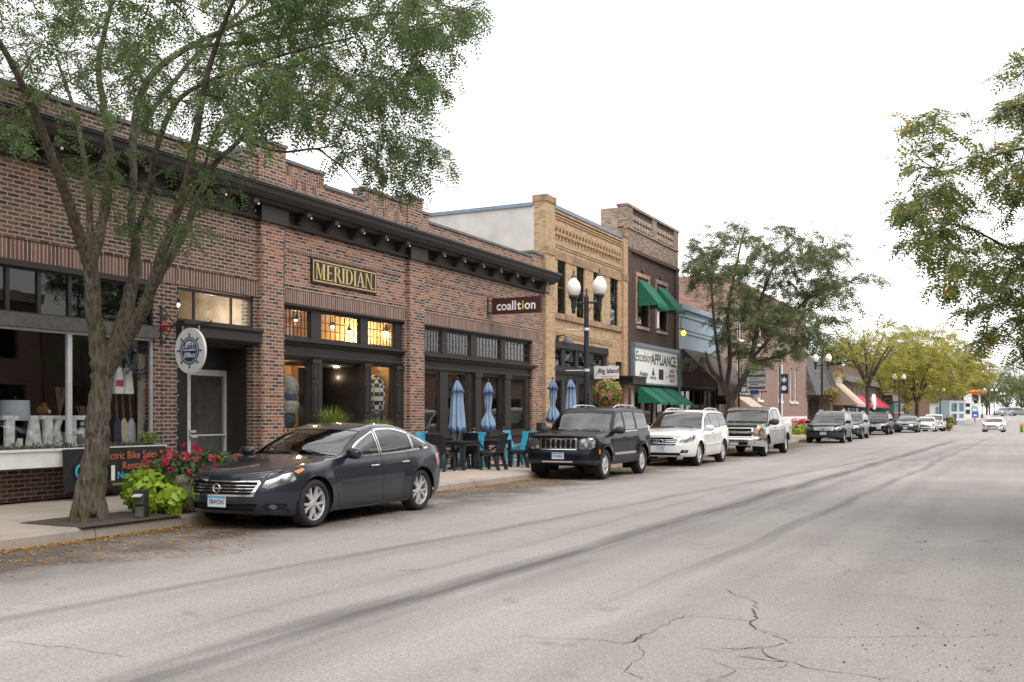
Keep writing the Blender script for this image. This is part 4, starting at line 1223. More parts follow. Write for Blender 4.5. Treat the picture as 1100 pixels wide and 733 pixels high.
# soldier courses over the shopfronts and the thin corbel courses
for a, c in ((yA0, yA1 + .3), (yP1 - .25, yp0)):
    band(bld, 'soldier_course', XF - .3, XF + .012, a, c, 4.05, 4.38, 'brick_soldier')
    band(bld, 'corbel_course', XF - .1, XF + .03, a, c, 4.385, 4.45, 'brick_shop')
for a, c in ((yp1, yq0), (yq1, yE - .35)):
    band(bld, 'soldier_course', XF - .3, XF + .012, a, c, 4.03, 4.34, 'brick_soldier')
    for k in range(2):
        band(bld, 'corbel_course', XF - .1, XF + .022 + .012 * k, a, c, 4.345 + .07 * k, 4.405 + .07 * k, 'brick_red')
for a, c in ((yP1 + .25, yp0), (yp1, yq0), (yq1, yE)):
    b = MB()
    b.box(XF - .1, XF + .014, a + .25, c - .25, 5.16, 5.225)
    b.build('corbel_course', M['brick_soldier'], bld)
# cornice
prof = [(XF + .012, 5.67), (XF + .1, 5.68), (XF + .12, 5.74), (XF + .05, 5.76), (XF + .05, 5.98), (XF + .3, 6.0), (XF + .34, 6.05), (XF + .42, 6.07), (XF + .5, 6.17), (XF + .52, 6.26), (XF + .56, 6.27), (XF + .56, 6.31), (XF, 6.37), (XF - .1, 6.37), (XF - .1, 5.67)]
b = MB(); b.prism(prof, lambda p, a: (p[0], a, p[1]), -2.0, yE + .32)
b.build('cornice', M['trim'], bld)
b = MB(); b.box(XF + .02, XF + .585, -2.0, yE + .35, 6.312, 6.34); b.build('cornice_flashing', M['coping'], bld)
for a, c in ((yp0, yp1), (yq0, yq1)):
    b = MB(); b.box(XF, XF + .19, a - .06, c + .06, 5.65, 5.99); b.build('cornice_block', M['trim'], bld)
def bracket_geo():
    b = MB()
    pr = [(.05, 5.76), (.13, 5.76), (.16, 5.8), (.28, 5.88), (.4, 5.91), (.4, 5.99), (.05, 5.99)]
    b.prism(pr, lambda p, a: (p[0], a, p[1]), -.07, .07)
    return b.build('bracket', M['trim'], bld, bevel=.006)
by = []
for a, c, n in ((yA0 - 4, yp0, 17), (yp1, yq0, 5), (yq1, yE + .1, 7)):
    by += [a + (c - a) * (k + .5) / n for k in range(n)]
br0 = bracket_geo()
bl0 = MB(); bl0.ball((.36, 0, 5.92), .024, 8, 5); bl0 = bl0.build('cornice_bulb', M['bulb'], bld)
for k, y in enumerate(by):
    o = br0 if k == 0 else br0.copy(); o2 = bl0 if k == 0 else bl0.copy()
    for q, dy in ((o, 0), (o2, .11)):
        if k: COL.objects.link(q)
        q.parent = bld; q.location = (XF, y + dy, 0)
# parapet
def parapet(a, c, zt, mt='brick_red', x1=0.0, cap=True, th=.33):
    b = MB(); b.box(XF - th, XF + x1, a, c, 6.32, zt); b.build('parapet', M[mt], bld)
    if cap:
        b = MB(); b.box(XF - th - .04, XF + x1 + .04, a - .015, c + .015, zt, zt + .07); b.build('parapet_coping', M['coping'], bld, bevel=.008)
u = fy
parapet(-2.0, u(260), 6.79, 'brick_shop'); parapet(u(260), yp0, 7.04, 'brick_shop')
parapet(yp0, u(305), 7.36, 'brick_red', .06)
parapet(u(305), u(348), 7.1, 'brick_red'); parapet(u(348), u(391), 6.82); parapet(u(391), yq0, 7.1, 'brick_red')
parapet(yq0, yq1, 7.3, 'brick_red', .06); parapet(yq1, u(461), 7.0); parapet(u(461), u(571), 6.78); parapet(u(571), yE, 6.95)
# basket-weave panels: blocks of three upright bricks among flat ones, each standing 6 mm proud
for a, c in ((u(308), u(346)), (u(393), u(434))):
    b = MB(); n = 7; s_ = (c - a) / n; h_ = .23
    for i in range(n):
        for j in range(3):
            if (i + j) % 2 == 0:
                for k in range(3):
                    y0 = a + i * s_ + s_ * (k + .08) / 3
                    b.box(XF - .02, XF + .006, y0, y0 + s_ * .84 / 3, 6.36 + j * h_, 6.36 + j * h_ + h_ * .93)
    b.build('basketweave_panel', M['brick_soldier'], bld)

# ---- bay A: the lake shop
ZS = 0.98
band(bld, 'transom_head', XF - .2, XF + .02, yA0, yA1, 3.95, 4.05, 'trim')
ed = [yA0] + [fy(q) for q in (-48, -22, 11, 45, 78, 109, 137)] + [yA1]
for a, c in zip(ed[:-1], ed[1:]):
    window(bld, XF - .06, a, c, 3.2, 3.95, .035, name='transom_window', fm='frame_dark', mt='glass_dark')
b = MB(); b.box(XF - .2, XF + .07, yA0, yA1 + .03, 2.98, 3.2); b.build('transom_beam', M['trim_grey'], bld, bevel=.01)
ed = [yA0, fy(77), yA1]
for a, c in zip(ed[:-1], ed[1:]):
    window(bld, XF - .04, a, c, ZS, 2.98, .045, name='display_window', fm='alu', mt='glass_shop')
band(bld, 'stall_riser', XF - .45, XF - .3, yA0, yA1, Z0 - .3, ZS, 'brick_shop')
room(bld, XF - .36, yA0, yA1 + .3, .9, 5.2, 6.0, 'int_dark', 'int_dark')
band(bld, 'display_shelf', XF - 1.6, XF - .12, yA0, yA1, .9, .97, 'trim_grey')
# ---- bay B: recessed entrance
window(bld, XF - .05, yP1, yB1, 3.36, 4.02, .06, name='transom_window', mt='glass_shop')
for a in (fy(211), fy(251)): band(bld, 'transom_mullion', XF - .1, XF - .055, a - .02, a + .02, 3.4, 3.98, 'frame_dark')
b = MB(); b.prism([(XF - .2, 3.02), (XF + .04, 3.02), (XF + .16, 3.08), (XF + .16, 3.26), (XF + .22, 3.3), (XF + .22, 3.36), (XF - .2, 3.36)], lambda p, a: (p[0], a, p[1]), yP1 - .02, yB1 + .06)
b.build('fascia_board', M['trim'], bld)
XR = XF - .75
b = MB()
b.box(XR - .05, XF - .2, yP1, yP1 + .04, Z0, 3.04); b.box(XR - .05, XF - .2, yB1 - .02, yB1 + .02, Z0, 3.04)
b.box(XR, XF - .2, yP1 + .04, yB1 - .02, 2.96, 3.04)
b.build('entrance_lining', M['trim'], bld)
dY0, dY1 = fy(201, XR), fy(244, XR)
b = MB(); b.box(XR - .1, XR, yP1 + .04, dY0, Z0, 2.96); b.box(XR - .1, XR, dY0, yB1 - .02, 2.5, 2.96); b.box(XR - .1, XR, fy(256, XR), yB1 - .02, Z0, 2.5)
b.build('entrance_surround', M['frame_dark'], bld)
window(bld, XR - .02, dY1 + .03, fy(256, XR), Z0 + .05, 2.48, .03, name='side_light', fm='frame_dark', mt='glass_shop')
room(bld, XR - .15, yP1, yB1 + .2, .16, 3.2, 2.2, 'int_grey', 'int_grey')
room(bld, XF - .4, yP1 - .1, yB1 + .2, 3.22, 4.6, 3.0, 'stone', 'stone', name='loft')
b = MB()
b.box(XR - .06, XR + .01, dY0, dY0 + .09, Z0 + .02, 2.5); b.box(XR - .06, XR + .01, dY1 - .09, dY1, Z0 + .02, 2.5)
b.box(XR - .06, XR + .01, dY0 + .09, dY1 - .09, 2.38, 2.5); b.box(XR - .06, XR + .01, dY0 + .09, dY1 - .09, Z0 + .02, Z0 + .2)
d = b.build('door', M['alu'], bld, bevel=.006)
d['label'] = 'white aluminium framed glass door'
b = MB(); b.box(XR - .03, XR - .02, dY0 + .09, dY1 - .09, Z0 + .2, 2.38); b.build('pane', M['glass_shop'], d)
b = MB(); b.box(XR + .02, XR + .06, dY0 + .04, dY1 - .08, 1.13, 1.16); b.box(XR + .005, XR + .07, dY0 + .05, dY0 + .22, 1.1, 1.135); b.box(XR + .005, XR + .05, dY0 + .05, dY0 + .2, 1.2, 1.25)
b.build('handle', M['alu'], d)
b = MB()
for z0, z1, m in ((1.9, 2.28, 0), (1.62, 1.85, 1), (1.38, 1.58, 0), (.85, 1.34, 2)): b.box(XR - .005, XR - .002, dY1 + .1, dY1 + .34, z0, z1, m)
b.box(XR - .001, XR + .001, dY1 + .1, dY1 + .34, 1.95, 2.02, 1)
M['sticker_y'] = plain('yellow_sticker', (0.7, 0.55, 0.05), .5); M['sticker_b'] = plain('blue_sticker', (0.05, 0.16, 0.4), .5)
b.build('door_notice', [M['white'], M['sticker_y'], M['sticker_b']], bld)

# ---- bay C : dark panelled shopfront with warm lit rooms
XC = XF - .1
tr = [(fy(304), fy(338)), (fy(349), fy(391)), (fy(399), fy(428))]
lo = [(fy(304.5), fy(336)), (fy(350), fy(392)), (fy(400.5), fy(425.5))]
b = MB()
wall_open(b, XC - .12, XC, yC0, yC1, Z0 - .2, 4.03, [(a - .0, c, 3.3, 3.94) for a, c in tr] + [(lo[0][0], lo[0][1], .62, 2.82), (lo[1][0], lo[1][1], Z0 - .2, 2.82), (lo[2][0], lo[2][1], .62, 2.82)])
b.build('shopfront', M['trim'], bld)
b = MB()
b.prism([(XC, 3.12), (XC + .05, 3.12), (XC + .1, 3.18), (XC + .16, 3.2), (XC + .16, 3.25), (XC, 3.27)], lambda p, a: (p[0], a, p[1]), yC0, yC1)
b.prism([(XC, 2.84), (XC + .03, 2.84), (XC + .06, 2.9), (XC + .06, 2.94), (XC, 2.96)], lambda p, a: (p[0], a, p[1]), yC0, yC1)
b.box(XC, XC + .1, yC0, yC1, 3.985, 4.025)
b.build('shopfront_moulding', M['trim'], bld)
for (a, c) in ((fy(337), fy(345)), (fy(393), fy(400)), (fy(427), fy(434.5))):
    b = MB(); b.box(XC, XC + .07, a, c, Z0 - .1, 2.83); b.box(XC, XC + .1, a - .03, c + .03, Z0 - .1, .5); b.box(XC, XC + .1, a - .02, c + .02, 2.74, 2.83)
    b.build('shopfront_pilaster', M['trim'], bld, bevel=.005)
    b = MB()
    for z0, z1 in ((.65, 1.5), (1.6, 2.3), (2.38, 2.68)):
        for q in ((a + .05, a + .075), (c - .075, c - .05)): b.box(XC + .07, XC + .085, q[0], q[1], z0, z1)
        b.box(XC + .07, XC + .085, a + .05, c - .05, z0, z0 + .025); b.box(XC + .07, XC + .085, a + .05, c - .05, z1 - .025, z1)
    b.build('panel_moulding', M['trim'], bld)
for a, c in tr: window(bld, XC - .03, a, c, 3.3, 3.94, .035, nv=7, nh=2, name='transom_window', mw=.016)
for a, c in (lo[0], lo[2]): window(bld, XC - .03, a, c, .62, 2.82, .04, name='display_window')
room(bld, XC - .14, yC0 - .05, yC1, Z0, 4.7, 4.2, 'int_warm', 'int_floor', 'int_warm')
yb = fy(378)
b = MB(); b.box(XC - 1.3, XC - 1.22, yb, lo[1][1] + .1, Z0, 2.75); b.box(XC - 1.22, XC - .12, lo[1][1], lo[1][1] + .08, Z0, 2.75); b.box(XC - 1.3, XC - .12, lo[1][0], lo[1][1] + .1, 2.75, 2.83)
b.build('entrance_door_frame', M['frame_dark'], bld)
b = MB(); b.box(XC - 1.2, XC - 1.17, yb + .2, lo[1][1] - .1, Z0 + .9, 2.5); b.build('entrance_door', M['trim'], bld)
b = MB(); b.box(XC - 1.29, XC - 1.28, lo[1][0], yb, Z0 + .3, 2.75); b.build('entrance_pane', M['glass_shop'], bld)
k = MB(); yl_ = fy(194.5, XF - .4); k.tube([(XF - .5, yl_, 4.58), (XF - .5, yl_, 3.86)], .01, 6); k.lathe([(.03, .1), (.1, .0), (.09, .0)], 14, (XF - .5, yl_, 3.76)); lp = tag(k.build('pendant_lamp', M['frame_dark']), 'pendant lamp lit in the transom over the recessed entrance', 'lamp')
q = MB(); q.ball((XF - .5, yl_, 3.74), .05, 10, 6); q.build('bulb', M['lamp_bulb'], lp)
for q in (0, 1.2):
    ld = bpy.data.lights.new('lamp_light', 'POINT'); ld.energy = 15; ld.color = (1.0, .84, .66); ld.shadow_soft_size = .06
    lo_ = bpy.data.objects.new('lamp_light', ld); COL.objects.link(lo_); lo_.location = (XF - .8, yl_ + q, 3.7); lo_.parent = lp
# lit lamps hanging inside, the inner ones seen through the middle transom
b = MB(); b.box(XC - 1.12, XC - 1.05, yC0, fy(345), Z0, 3.2); b.build('display_partition', M['int_warm'], bld)
b = MB(); b.box(XC - 1.045, XC - 1.03, fy(322, XC - 1), fy(333, XC - 1), .9, 2.7); b.build('dark_panel', M['int_dark'], bld)
b = MB(); b.box(XC - 2.0, XC - 1.93, fy(346), fy(384), Z0, 3.2); b.build('display_partition', M['int_warm'], bld)
b = MB(); b.lathe([(0, 2.742), (.08, 2.742), (.09, 2.749)], 14, (XC - .75, fy(362, XC - .75), 0)); lp = tag(b.build('added_soffit_light', M['lamp_bulb']), 'unseen soffit light added to brighten the lit shop entrance', 'lamp')
for q in (-.75, -1.6):  # unseen lights added to brighten the entrance recess
    ld = bpy.data.lights.new('lamp_light', 'POINT'); ld.energy = 12 if q > -1 else 34; ld.color = (1.0, .78, .5); ld.shadow_soft_size = .08
    lo_ = bpy.data.objects.new('lamp_light', ld); COL.objects.link(lo_); lo_.location = (XC + q, fy(362, XC + q), 2.5); lo_.parent = lp
b = MB(); b.box(XC - 1.12, XC - 1.05, fy(402), yC1, Z0, 3.2); b.build('display_partition', M['int_warm'], bld)
for (du, x_) in ((357, -.9), (375, -1.4), (383, -2.2), (318, -.5), (414, -.5)):  # last pair added in front of the display partitions to light them
    y = fy(du, XC + x_)
    k = MB(); k.tube([(XC + x_, y, 4.69), (XC + x_, y, 3.86)], .01, 6)
    k.lathe([(.04, .1), (.09, 0.0), (.085, 0.0), (.03, .1)], 14, (XC + x_, y, 3.78))
    lp = k.build('pendant_lamp', M['frame_dark']); tag(lp, 'pendant lamp lit behind the leaded panes over the gold lettered shopfront', 'lamp', 'lit pendant lamps in the shop')
    q = MB(); q.ball((XC + x_, y, 3.77), .05, 10, 6); q.build('bulb', M['lamp_bulb'], lp)
    ld = bpy.data.lights.new('lamp_light', 'POINT'); ld.energy = 15 if x_ > -.6 else (22 if x_ > -1 else 90); ld.color = (1.0, .72, .4); ld.shadow_soft_size = .06
    lo_ = bpy.data.objects.new('lamp_light', ld); COL.objects.link(lo_); lo_.location = (XC + x_, y, 3.66); lo_.parent = lp

# ---- bay D : restaurant front
tr = [(fy(454.5), fy(478)), (fy(484), fy(509)), (fy(516), fy(541)), (fy(546), fy(571))]
lo = [(fy(454.5), fy(476)), (fy(484.5), fy(506.5)), (fy(517), fy(541.5)), (fy(549), fy(568))]
b = MB()
wall_open(b, XC - .12, XC, yD0, yD1, .62, 4.03, [(a, c, 3.28, 3.94) for a, c in tr] + [(a, c, 1.05, 2.78) for a, c in lo])
b.build('shopfront', M['trim'], bld)
b = MB()
b.prism([(XC, 3.06), (XC + .08, 3.06), (XC + .14, 3.13), (XC + .22, 3.15), (XC + .22, 3.2), (XC, 3.24)], lambda p, a: (p[0], a, p[1]), yD0, yD1 + .2)
b.box(XC, XC + .06, yD0, yD1, 2.82, 2.9); b.box(XC, XC + .1, yD0, yD1, .9, .97); b.box(XC, XC + .1, yD0, yD1, 3.985, 4.025)
b.build('shopfront_moulding', M['trim'], bld)
for a, c in ((fy(511), fy(517)), (fy(543), fy(549))):
    b = MB(); b.box(XC, XC + .1, a, c, .62, 2.82); b.box(XC, XC + .13, a - .03, c + .03, 2.68, 2.82); b.build('shopfront_pilaster', M['trim'], bld, bevel=.005)
for a, c in tr: window(bld, XC - .03, a, c, 3.28, 3.94, .045, nv=6, nh=2, name='transom_window', mt='glass_dark', mw=.014, mm='coping')
for a, c in lo: window(bld, XC - .03, a, c, 1.05, 2.78, .045, name='display_window')
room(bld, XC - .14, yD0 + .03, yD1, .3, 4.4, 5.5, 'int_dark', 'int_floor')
M['red_reflection'] = plain('dark_red_reflection', (0.2, 0.02, 0.02), .6)
b = MB(); b.box(XC - 1.5, XC - 1.45, yD0 + .05, fy(500), 1.9, 2.6); b.build('reflection_patch', M['red_reflection'], bld)  # opaque red patch standing in for a reflection in the glass

# ------------------------------------------------------------------ tan brick building
M['stone_tan'] = plain('brown_stone', (.3, .2, .12), .85, var=.35, scale=3, bump=.4)
yT0, yT1 = fy(583.5), fy(672)
tan = empty('tan_brick_building', (0, 0, 0), 0, 'two storey tan brick building with four narrow dark upper windows and grey stucco side', 'building', 'buildings lining the left side of the street')
ZTT = 8.75
wn = [(fy(599), fy(608)), (fy(619.5), fy(628)), (fy(637.5), fy(646.5)), (fy(655.5), fy(664))]
sY0, sY1 = fy(596), fy(654); eY0, eY1 = fy(661.5), fy(668.5)
b = MB()
wall_open(b, XF - .35, XF, yT0, yT1, Z0 - .3, ZTT, [(a, c, 5.12, 7.0) for a, c in wn] + [(sY0, sY1, Z0 - .3, 4.16), (eY0, eY1, Z0 - .3, 3.7)])
b.build('wall', M['brick_tan'], tan)
band(tan, 'side_wall', XF - 17, XF - .35, yT0, yT0 + .3, Z0 - .3, 8.7, 'stucco')
band(tan, 'side_wall', XF - 17, XF - .35, yT1 - .3, yT1 - .01, Z0 - .3, 8.7, 'stucco')
band(tan, 'roof', XF - 17, XF - .36, yT0 + .3, yT1 - .3, 8.2, 8.3, 'coping')
M['blue_flash'] = plain('blue_grey_flashing', (0.2, 0.25, 0.31), .5, .3)
band(tan, 'flashing', XF - 17, XF - .38, yT0 - .05, yT0 + .36, 8.7, 8.82, 'blue_flash')
band(tan, 'flashing', XF - .4, XF + .05, yT0 + .9, yT1 - .4, ZTT, ZTT + .13, 'blue_flash')
for a, c in ((yT0, fy(593.5)), (fy(667.5), yT1)):
    b = MB(); b.box(XF, XF + .1, a, c, Z0 - .3, 8.84); b.build('pilaster', M['brick_tan'], tan)
    b = MB(); b.box(XF - .4, XF + .14, a - .02, c + .02, 8.84 if a < 33 else 8.84, 9.06 if a < 33 else 9.04); b.build('pilaster_cap', M['stone_tan'], tan, bevel=.02)
    b = MB(); b.box(XF - .4, XF, a, c, ZTT, 8.84); b.build('pilaster_top', M['brick_tan'], tan)
    b = MB(); b.box(XF, XF + .13, a - .02, c + .02, 7.05, 7.3); b.build('pilaster_stone', M['stone_tan'], tan)
band(tan, 'lintel_band', XF - .2, XF + .03, fy(594), fy(667), 7.0, 7.3, 'stone_tan'); band(tan, 'sill_band', XF - .2, XF + .09, fy(594), fy(667), 4.92, 5.12, 'stone_tan')
for z0, p in ((7.42, .03), (7.5, .05), (7.56, .03), (8.42, .04), (8.5, .07), (8.6, .1), (4.3, .03), (4.36, .05), (4.44, .03)):
    a, c = (fy(594), fy(667)) if z0 > 5 else (fy(595), fy(658))
    band(tan, 'brick_moulding', XF - .05, XF + p, a, c, z0, z0 + .055, 'brick_tan')
# diamond frieze: pairs of leaning bricks standing proud with dark gaps
b = MB(); a, c = fy(594.5), fy(666); n = 22
for k in range(n):
    y = a + (c - a) * (k + .5) / n; w = (c - a) / n
    for s_ in (1, -1):
        b.prism([(-.32 * w, .0), (-.1 * w, 0), (.3 * w, .26), (.08 * w, .26)], lambda p, q, s_=s_, y=y: (XF + q, y + p[0] * s_, 7.85 + p[1]), -.02, .12 + .002 * s_)
    b.box(XF - .02, XF + .05, y - .3 * w, y + .3 * w, 8.12, 8.2)
    b.box(XF - .02, XF + .05, y - .1 * w, y + .1 * w, 7.74, 7.85)
b.build('brick_frieze', M['brick_tan'], tan)
for a, c in wn:
    window(tan, XF - .05, a, c, 5.12, 7.0, .04, nv=0, nh=1, name='upper_window', fm='frame_dark', mt='glass_dark', mw=.05)
    q = MB()
    for k in range(26): q.box(XF - .19, XF - .165, a + .02, c - .02, 5.2 + k * .068, 5.2 + k * .068 + .04)
    q.build('blind', M['plastic'], tan)
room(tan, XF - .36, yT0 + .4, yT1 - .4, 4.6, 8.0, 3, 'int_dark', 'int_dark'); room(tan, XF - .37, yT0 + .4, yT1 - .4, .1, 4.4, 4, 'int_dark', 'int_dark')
b = MB()
st = [(fy(598), fy(606)), (fy(610), fy(621)), (fy(624), fy(635)), (fy(640), fy(651))]
wall_open(b, XC - .1, XC, sY0, sY1, Z0 - .2, 4.16, [(p, q, 3.28, 3.9) for p, q in st] + [(p, q, .7, 2.8) for p, q in st])
b.build('shopfront', M['frame_dark'], tan)
b = MB(); b.prism([(XC, 3.0), (XC + .1, 3.0), (XC + .2, 3.1), (XC + .2, 3.2), (XC, 3.22)], lambda p, a: (p[0], a, p[1]), sY0 - .15, sY1 + .1); b.box(XC, XC + .08, sY0, sY1, 3.92, 4.16)
b.build('shopfront_moulding', M['frame_dark'], tan)
for p, q in st:
    window(tan, XC - .03, p, q, 3.28, 3.9, .04, name='transom_window', fm='frame_dark', mt='glass_dark'); window(tan, XC - .03, p, q, .7, 2.8, .05, name='display_window', fm='frame_dark', mt='glass_dark')
b = MB(); b.box(XF - .25, XF - .2, eY0, eY1, Z0, 3.6); b.build('side_door', M['frame_dark'], tan)
b = MB(); b.box(XF, XF + .9, fy(657), fy(674.5) - .3, 2.78, 3.02); b.box(XF, XF + .95, fy(656), fy(674) - .3, 3.02, 3.1); b.build('door_canopy', M['frame_dark'], tan)

# ------------------------------------------------------------------ dark painted brick building
yK0, yK1 = yT1 + .02, fy(727.5)
dk = empty('dark_brick_building', (0, 0, 0), 0, 'dark brown painted brick building with two green window awnings above a white appliance sign', 'building', 'buildings lining the left side of the street')
wK = [(fy(684), fy(695.5)), (fy(705), fy(715))]
b = MB()
wall_open(b, XF - .35, XF, yK0, yK1, 4.6, 8.5, [(p, q, 5.4, 7.25) for p, q in wK])
b.box(XF - .35, XF, yK0, yK0 + .45, Z0 - .3, 4.6); b.box(XF - .35, XF, yK1 - .4, yK1, Z0 - .3, 4.6); b.box(XF - .35, XF, yK0 + .45, yK1 - .4, 2.8, 4.6)
b.build('wall', M['brick_dark'], dk)
band(dk, 'side_wall', XF - 15, XF - .35, yK0 + .01, yK0 + .35, Z0 - .3, 8.85, 'brick_old'); band(dk, 'side_wall', XF - 15, XF - .35, yK1 - .35, yK1, Z0 - .3, 8.85, 'brick_old')
band(dk, 'roof', XF - 15, XF - .36, yK0 + .35, yK1 - .35, 8.6, 8.7, 'coping')
b = MB(); b.box(XF - .35, XF + .04, yK0, yK1, 8.5, 9.3); b.build('parapet', M['brick_worn'], dk)
band(dk, 'brick_moulding', XF - .1, XF + .12, yK0, yK1, 8.36, 8.5, 'brick_dark'); band(dk, 'brick_moulding', XF - .1, XF + .1, yK0, yK1, 9.3, 9.36, 'brick_old')
for a, c in ((yK0, yK0 + .7), ((yK0 + yK1) / 2 - .3, (yK0 + yK1) / 2 + .3), (yK1 - .7, yK1)):
    b = MB(); b.box(XF - .35, XF + .06, a, c, 9.36, 10.2); b.build('parapet_pier', M['brick_worn'], dk)
for a, c in ((yK0 + .7, (yK0 + yK1) / 2 - .3), ((yK0 + yK1) / 2 + .3, yK1 - .7)):
    b = MB(); b.box(XF - .35, XF - .0, a, c, 9.36, 10.2); b.build('parapet_panel', M['brick_dark'], dk)
    b = MB(); n = 7
    for i in range(n):
        y = a + (c - a) * (i + .5) / n
        for j in range(2):
            zc = 9.55 + j * .3
            b.prism([(.15 * math.cos(t) , .13 * math.sin(t)) for t in np.linspace(0, 2 * PI, 9)[:-1]], lambda p, q, y=y, zc=zc: (XF + q, y + p[0] * 1.1, zc + p[1]), .0, .03)
    b.build('parapet_ornament', M['brick_old'], dk)
band(dk, 'parapet_coping', XF - .4, XF + .1, yK0 - .02, yK1 + .02, 10.2, 10.3, 'brick_worn')
b = MB(); b.box(XF - 1.1, XF - .36, yK0 + .005, yK0 + .5, 8.85, 10.15); b.build('side_parapet', M['brick_old'], dk)
for a in (yK0, yK1 - .45): b = MB(); b.box(XF, XF + .08, a, a + .45, Z0, 8.36); b.build('pilaster', M['brick_dark'], dk)
for q in (fy(690), fy(710)):
    b = MB(); b.lathe([(.0, 0), (.16, 0), (.16, .05), (0, .06)], 12, M=Matrix.Translation((XF, q, 7.75)) @ Matrix.Rotation(PI / 2, 4, 'Y')); b.build('wall_anchor', M['black'], dk)
M['curtain_w'] = plain('white_cloth', (.7, .72, .72), .8); M['cloth_g'] = plain('green_cloth', (.05, .5, .12), .7); M['cloth_b'] = plain('blue_cloth', (.05, .12, .5), .7); M['cloth_r'] = plain('red_cloth', (.5, .06, .08), .7)
for k, (p, q) in enumerate(wK):
    f = window(dk, XF - .1, p, q, 5.4, 7.25, .08, nh=1, name='upper_window', fm='frame_dark', mt='glass_shop', mw=.06)
    b = MB(); w = (q - p) / 5
    for i, m in enumerate(((0, 3, 0, 1, 3), (3, 0, 2, 3, 1))[k]):
        if (k, i) == (0, 4): continue
        b.box(XF - .3, XF - .28, p + .05 + i * w * .95, p + .05 + (i + .8) * w * .95, 5.45, 7.2, (0, 1, 2, 3)[m] if m != 3 else 0)
    b.build('curtain', [M['curtain_w'], M['cloth_g'] if k == 0 else M['cloth_r'], M['cloth_b'], M['cloth_r']], dk)
    band(dk, 'window_sill', XF - .1, XF + .08, p - .08, q + .08, 5.22, 5.34, 'stone')
    b = MB(); b.box(XF - .1, XF + .05, p - .18, p - .04, 5.4, 7.45); b.box(XF - .1, XF + .05, q + .04, q + .18, 5.4, 7.45); b.box(XF - .1, XF + .06, p - .2, q + .2, 7.45, 7.62)
    b.build('window_surround', M['brick_orange'], dk)
room(dk, XF - .36, yK0 + .4, yK1 - .4, 4.7, 8.4, 3, 'int_dark', 'int_dark'); room(dk, XF - .37, yK0 + .4, yK1 - .4, .1, 2.9, 4, 'int_dark', 'int_dark')
# ground floor front
b = MB()
gl = [(fy(684), fy(691)), (fy(694), fy(704)), (fy(707), fy(716)), (fy(718), fy(724))]
wall_open(b, XC - .1, XC, yK0 + .45, yK1 - .4, Z0 - .2, 2.8, [(p, q, .6, 2.5) for p, q in gl])
b.build('shopfront', M['stone'], dk)
for p, q in gl: window(dk, XC - .03, p, q, .6, 2.5, .05, name='display_window', fm='frame_dark', mt='glass_dark')

def awning(parent, Y0, Y1, ztop, zbot, X0, out, mt, val=.18, name='awning', sides=True, scallop=True, top_m=None, letter=None):
    b = MB(); th = .02; X1 = X0 + out
    b.face([(X0, Y0, ztop), (X1, Y0, zbot), (X1, Y1, zbot), (X0, Y1, ztop)])
    b.face([(X0, Y0, ztop - th), (X0, Y1, ztop - th), (X1, Y1, zbot - th), (X1, Y0, zbot - th)])
    if sides:
        for y, s_ in ((Y0, 1), (Y1, -1)):
            b.face([(X0, y, ztop), (X0, y, zbot - val * .4), (X1, y, zbot - val * .4), (X1, y, zbot)])
    n = max(3, int((Y1 - Y0) / .25)) * 2
    P = []
    for i in range(n + 1):
        y = Y0 + (Y1 - Y0) * i / n
        dz = (val * .28 * abs(math.sin(PI * i / 2)) if scallop else 0)
        P.append([(X1 + .003, y, zbot), (X1 + .012, y, zbot - val + dz)])
    b.grid(P, 0, False)
    o = b.build(name, mt, parent)
    q = MB()
    for y in (Y0 + .03, Y1 - .03): q.tube([(X0, y, zbot - .02), (X1 - .02, y, zbot - .02)], .014, 6)
    q.tube([(X1 - .02, Y0, zbot - .03), (X1 - .02, Y1, zbot - .03)], .014, 6)
    q.build('awning_frame', M['alu'], o)
    return o
def cloth(name, col, var=.15):
    t = NT(name); o = t.obj()
    f = t.noise(2.0, 4, o); st = t.noise(1.0, 3, t.maps(o, (1, 9, .6)))
    c = t.ramp(t.math('MULTIPLY_ADD', st, .6, t.math('MULTIPLY', f, .4)), [(.3, tuple(c * (1 - var) for c in col)), (.7, tuple(min(1, c * (1 + var)) for c in col))])
    return t.done(c, .75, 0, t.bump(st, .3, .02))
M['awn_green'] = cloth('green_canvas', (0.008, 0.125, 0.075)); M['awn_brown'] = cloth('brown_canvas', (0.075, 0.045, 0.04), .3); M['awn_cream'] = cloth('cream_canvas', (0.55, 0.42, 0.32)); M['awn_red'] = cloth('crimson_canvas', (0.45, 0.035, 0.07))
def thing_awning(Y0, Y1, zt_, zb_, out, mt, label, **kw):
    o = awning(None, Y0, Y1, zt_, zb_, XF + .1, out, mt, **kw); return tag(o, label, 'awning', 'awnings on the shop fronts')
thing_awning(fy(683.5), fy(695.5), 7.3, 6.25, .85, M['awn_green'], 'green canvas awning over the nearer upper window of the dark brick building', val=.2)
thing_awning(fy(704), fy(714.5), 7.3, 6.25, .85, M['awn_green'], 'green canvas awning over the farther upper window of the dark brick building', val=.2)
aw = [(fy(683), fy(692.5)), (fy(694.5), fy(706)), (fy(708.5), fy(720.5))]
for (p, q), w_ in zip(aw, ('nearest of the three', 'middle one of the three', 'farthest of the three')):
    thing_awning(p, q, 2.78, 2.1, .95, M['awn_green'], 'low green scalloped awning under the appliance sign, ' + w_, val=.14)

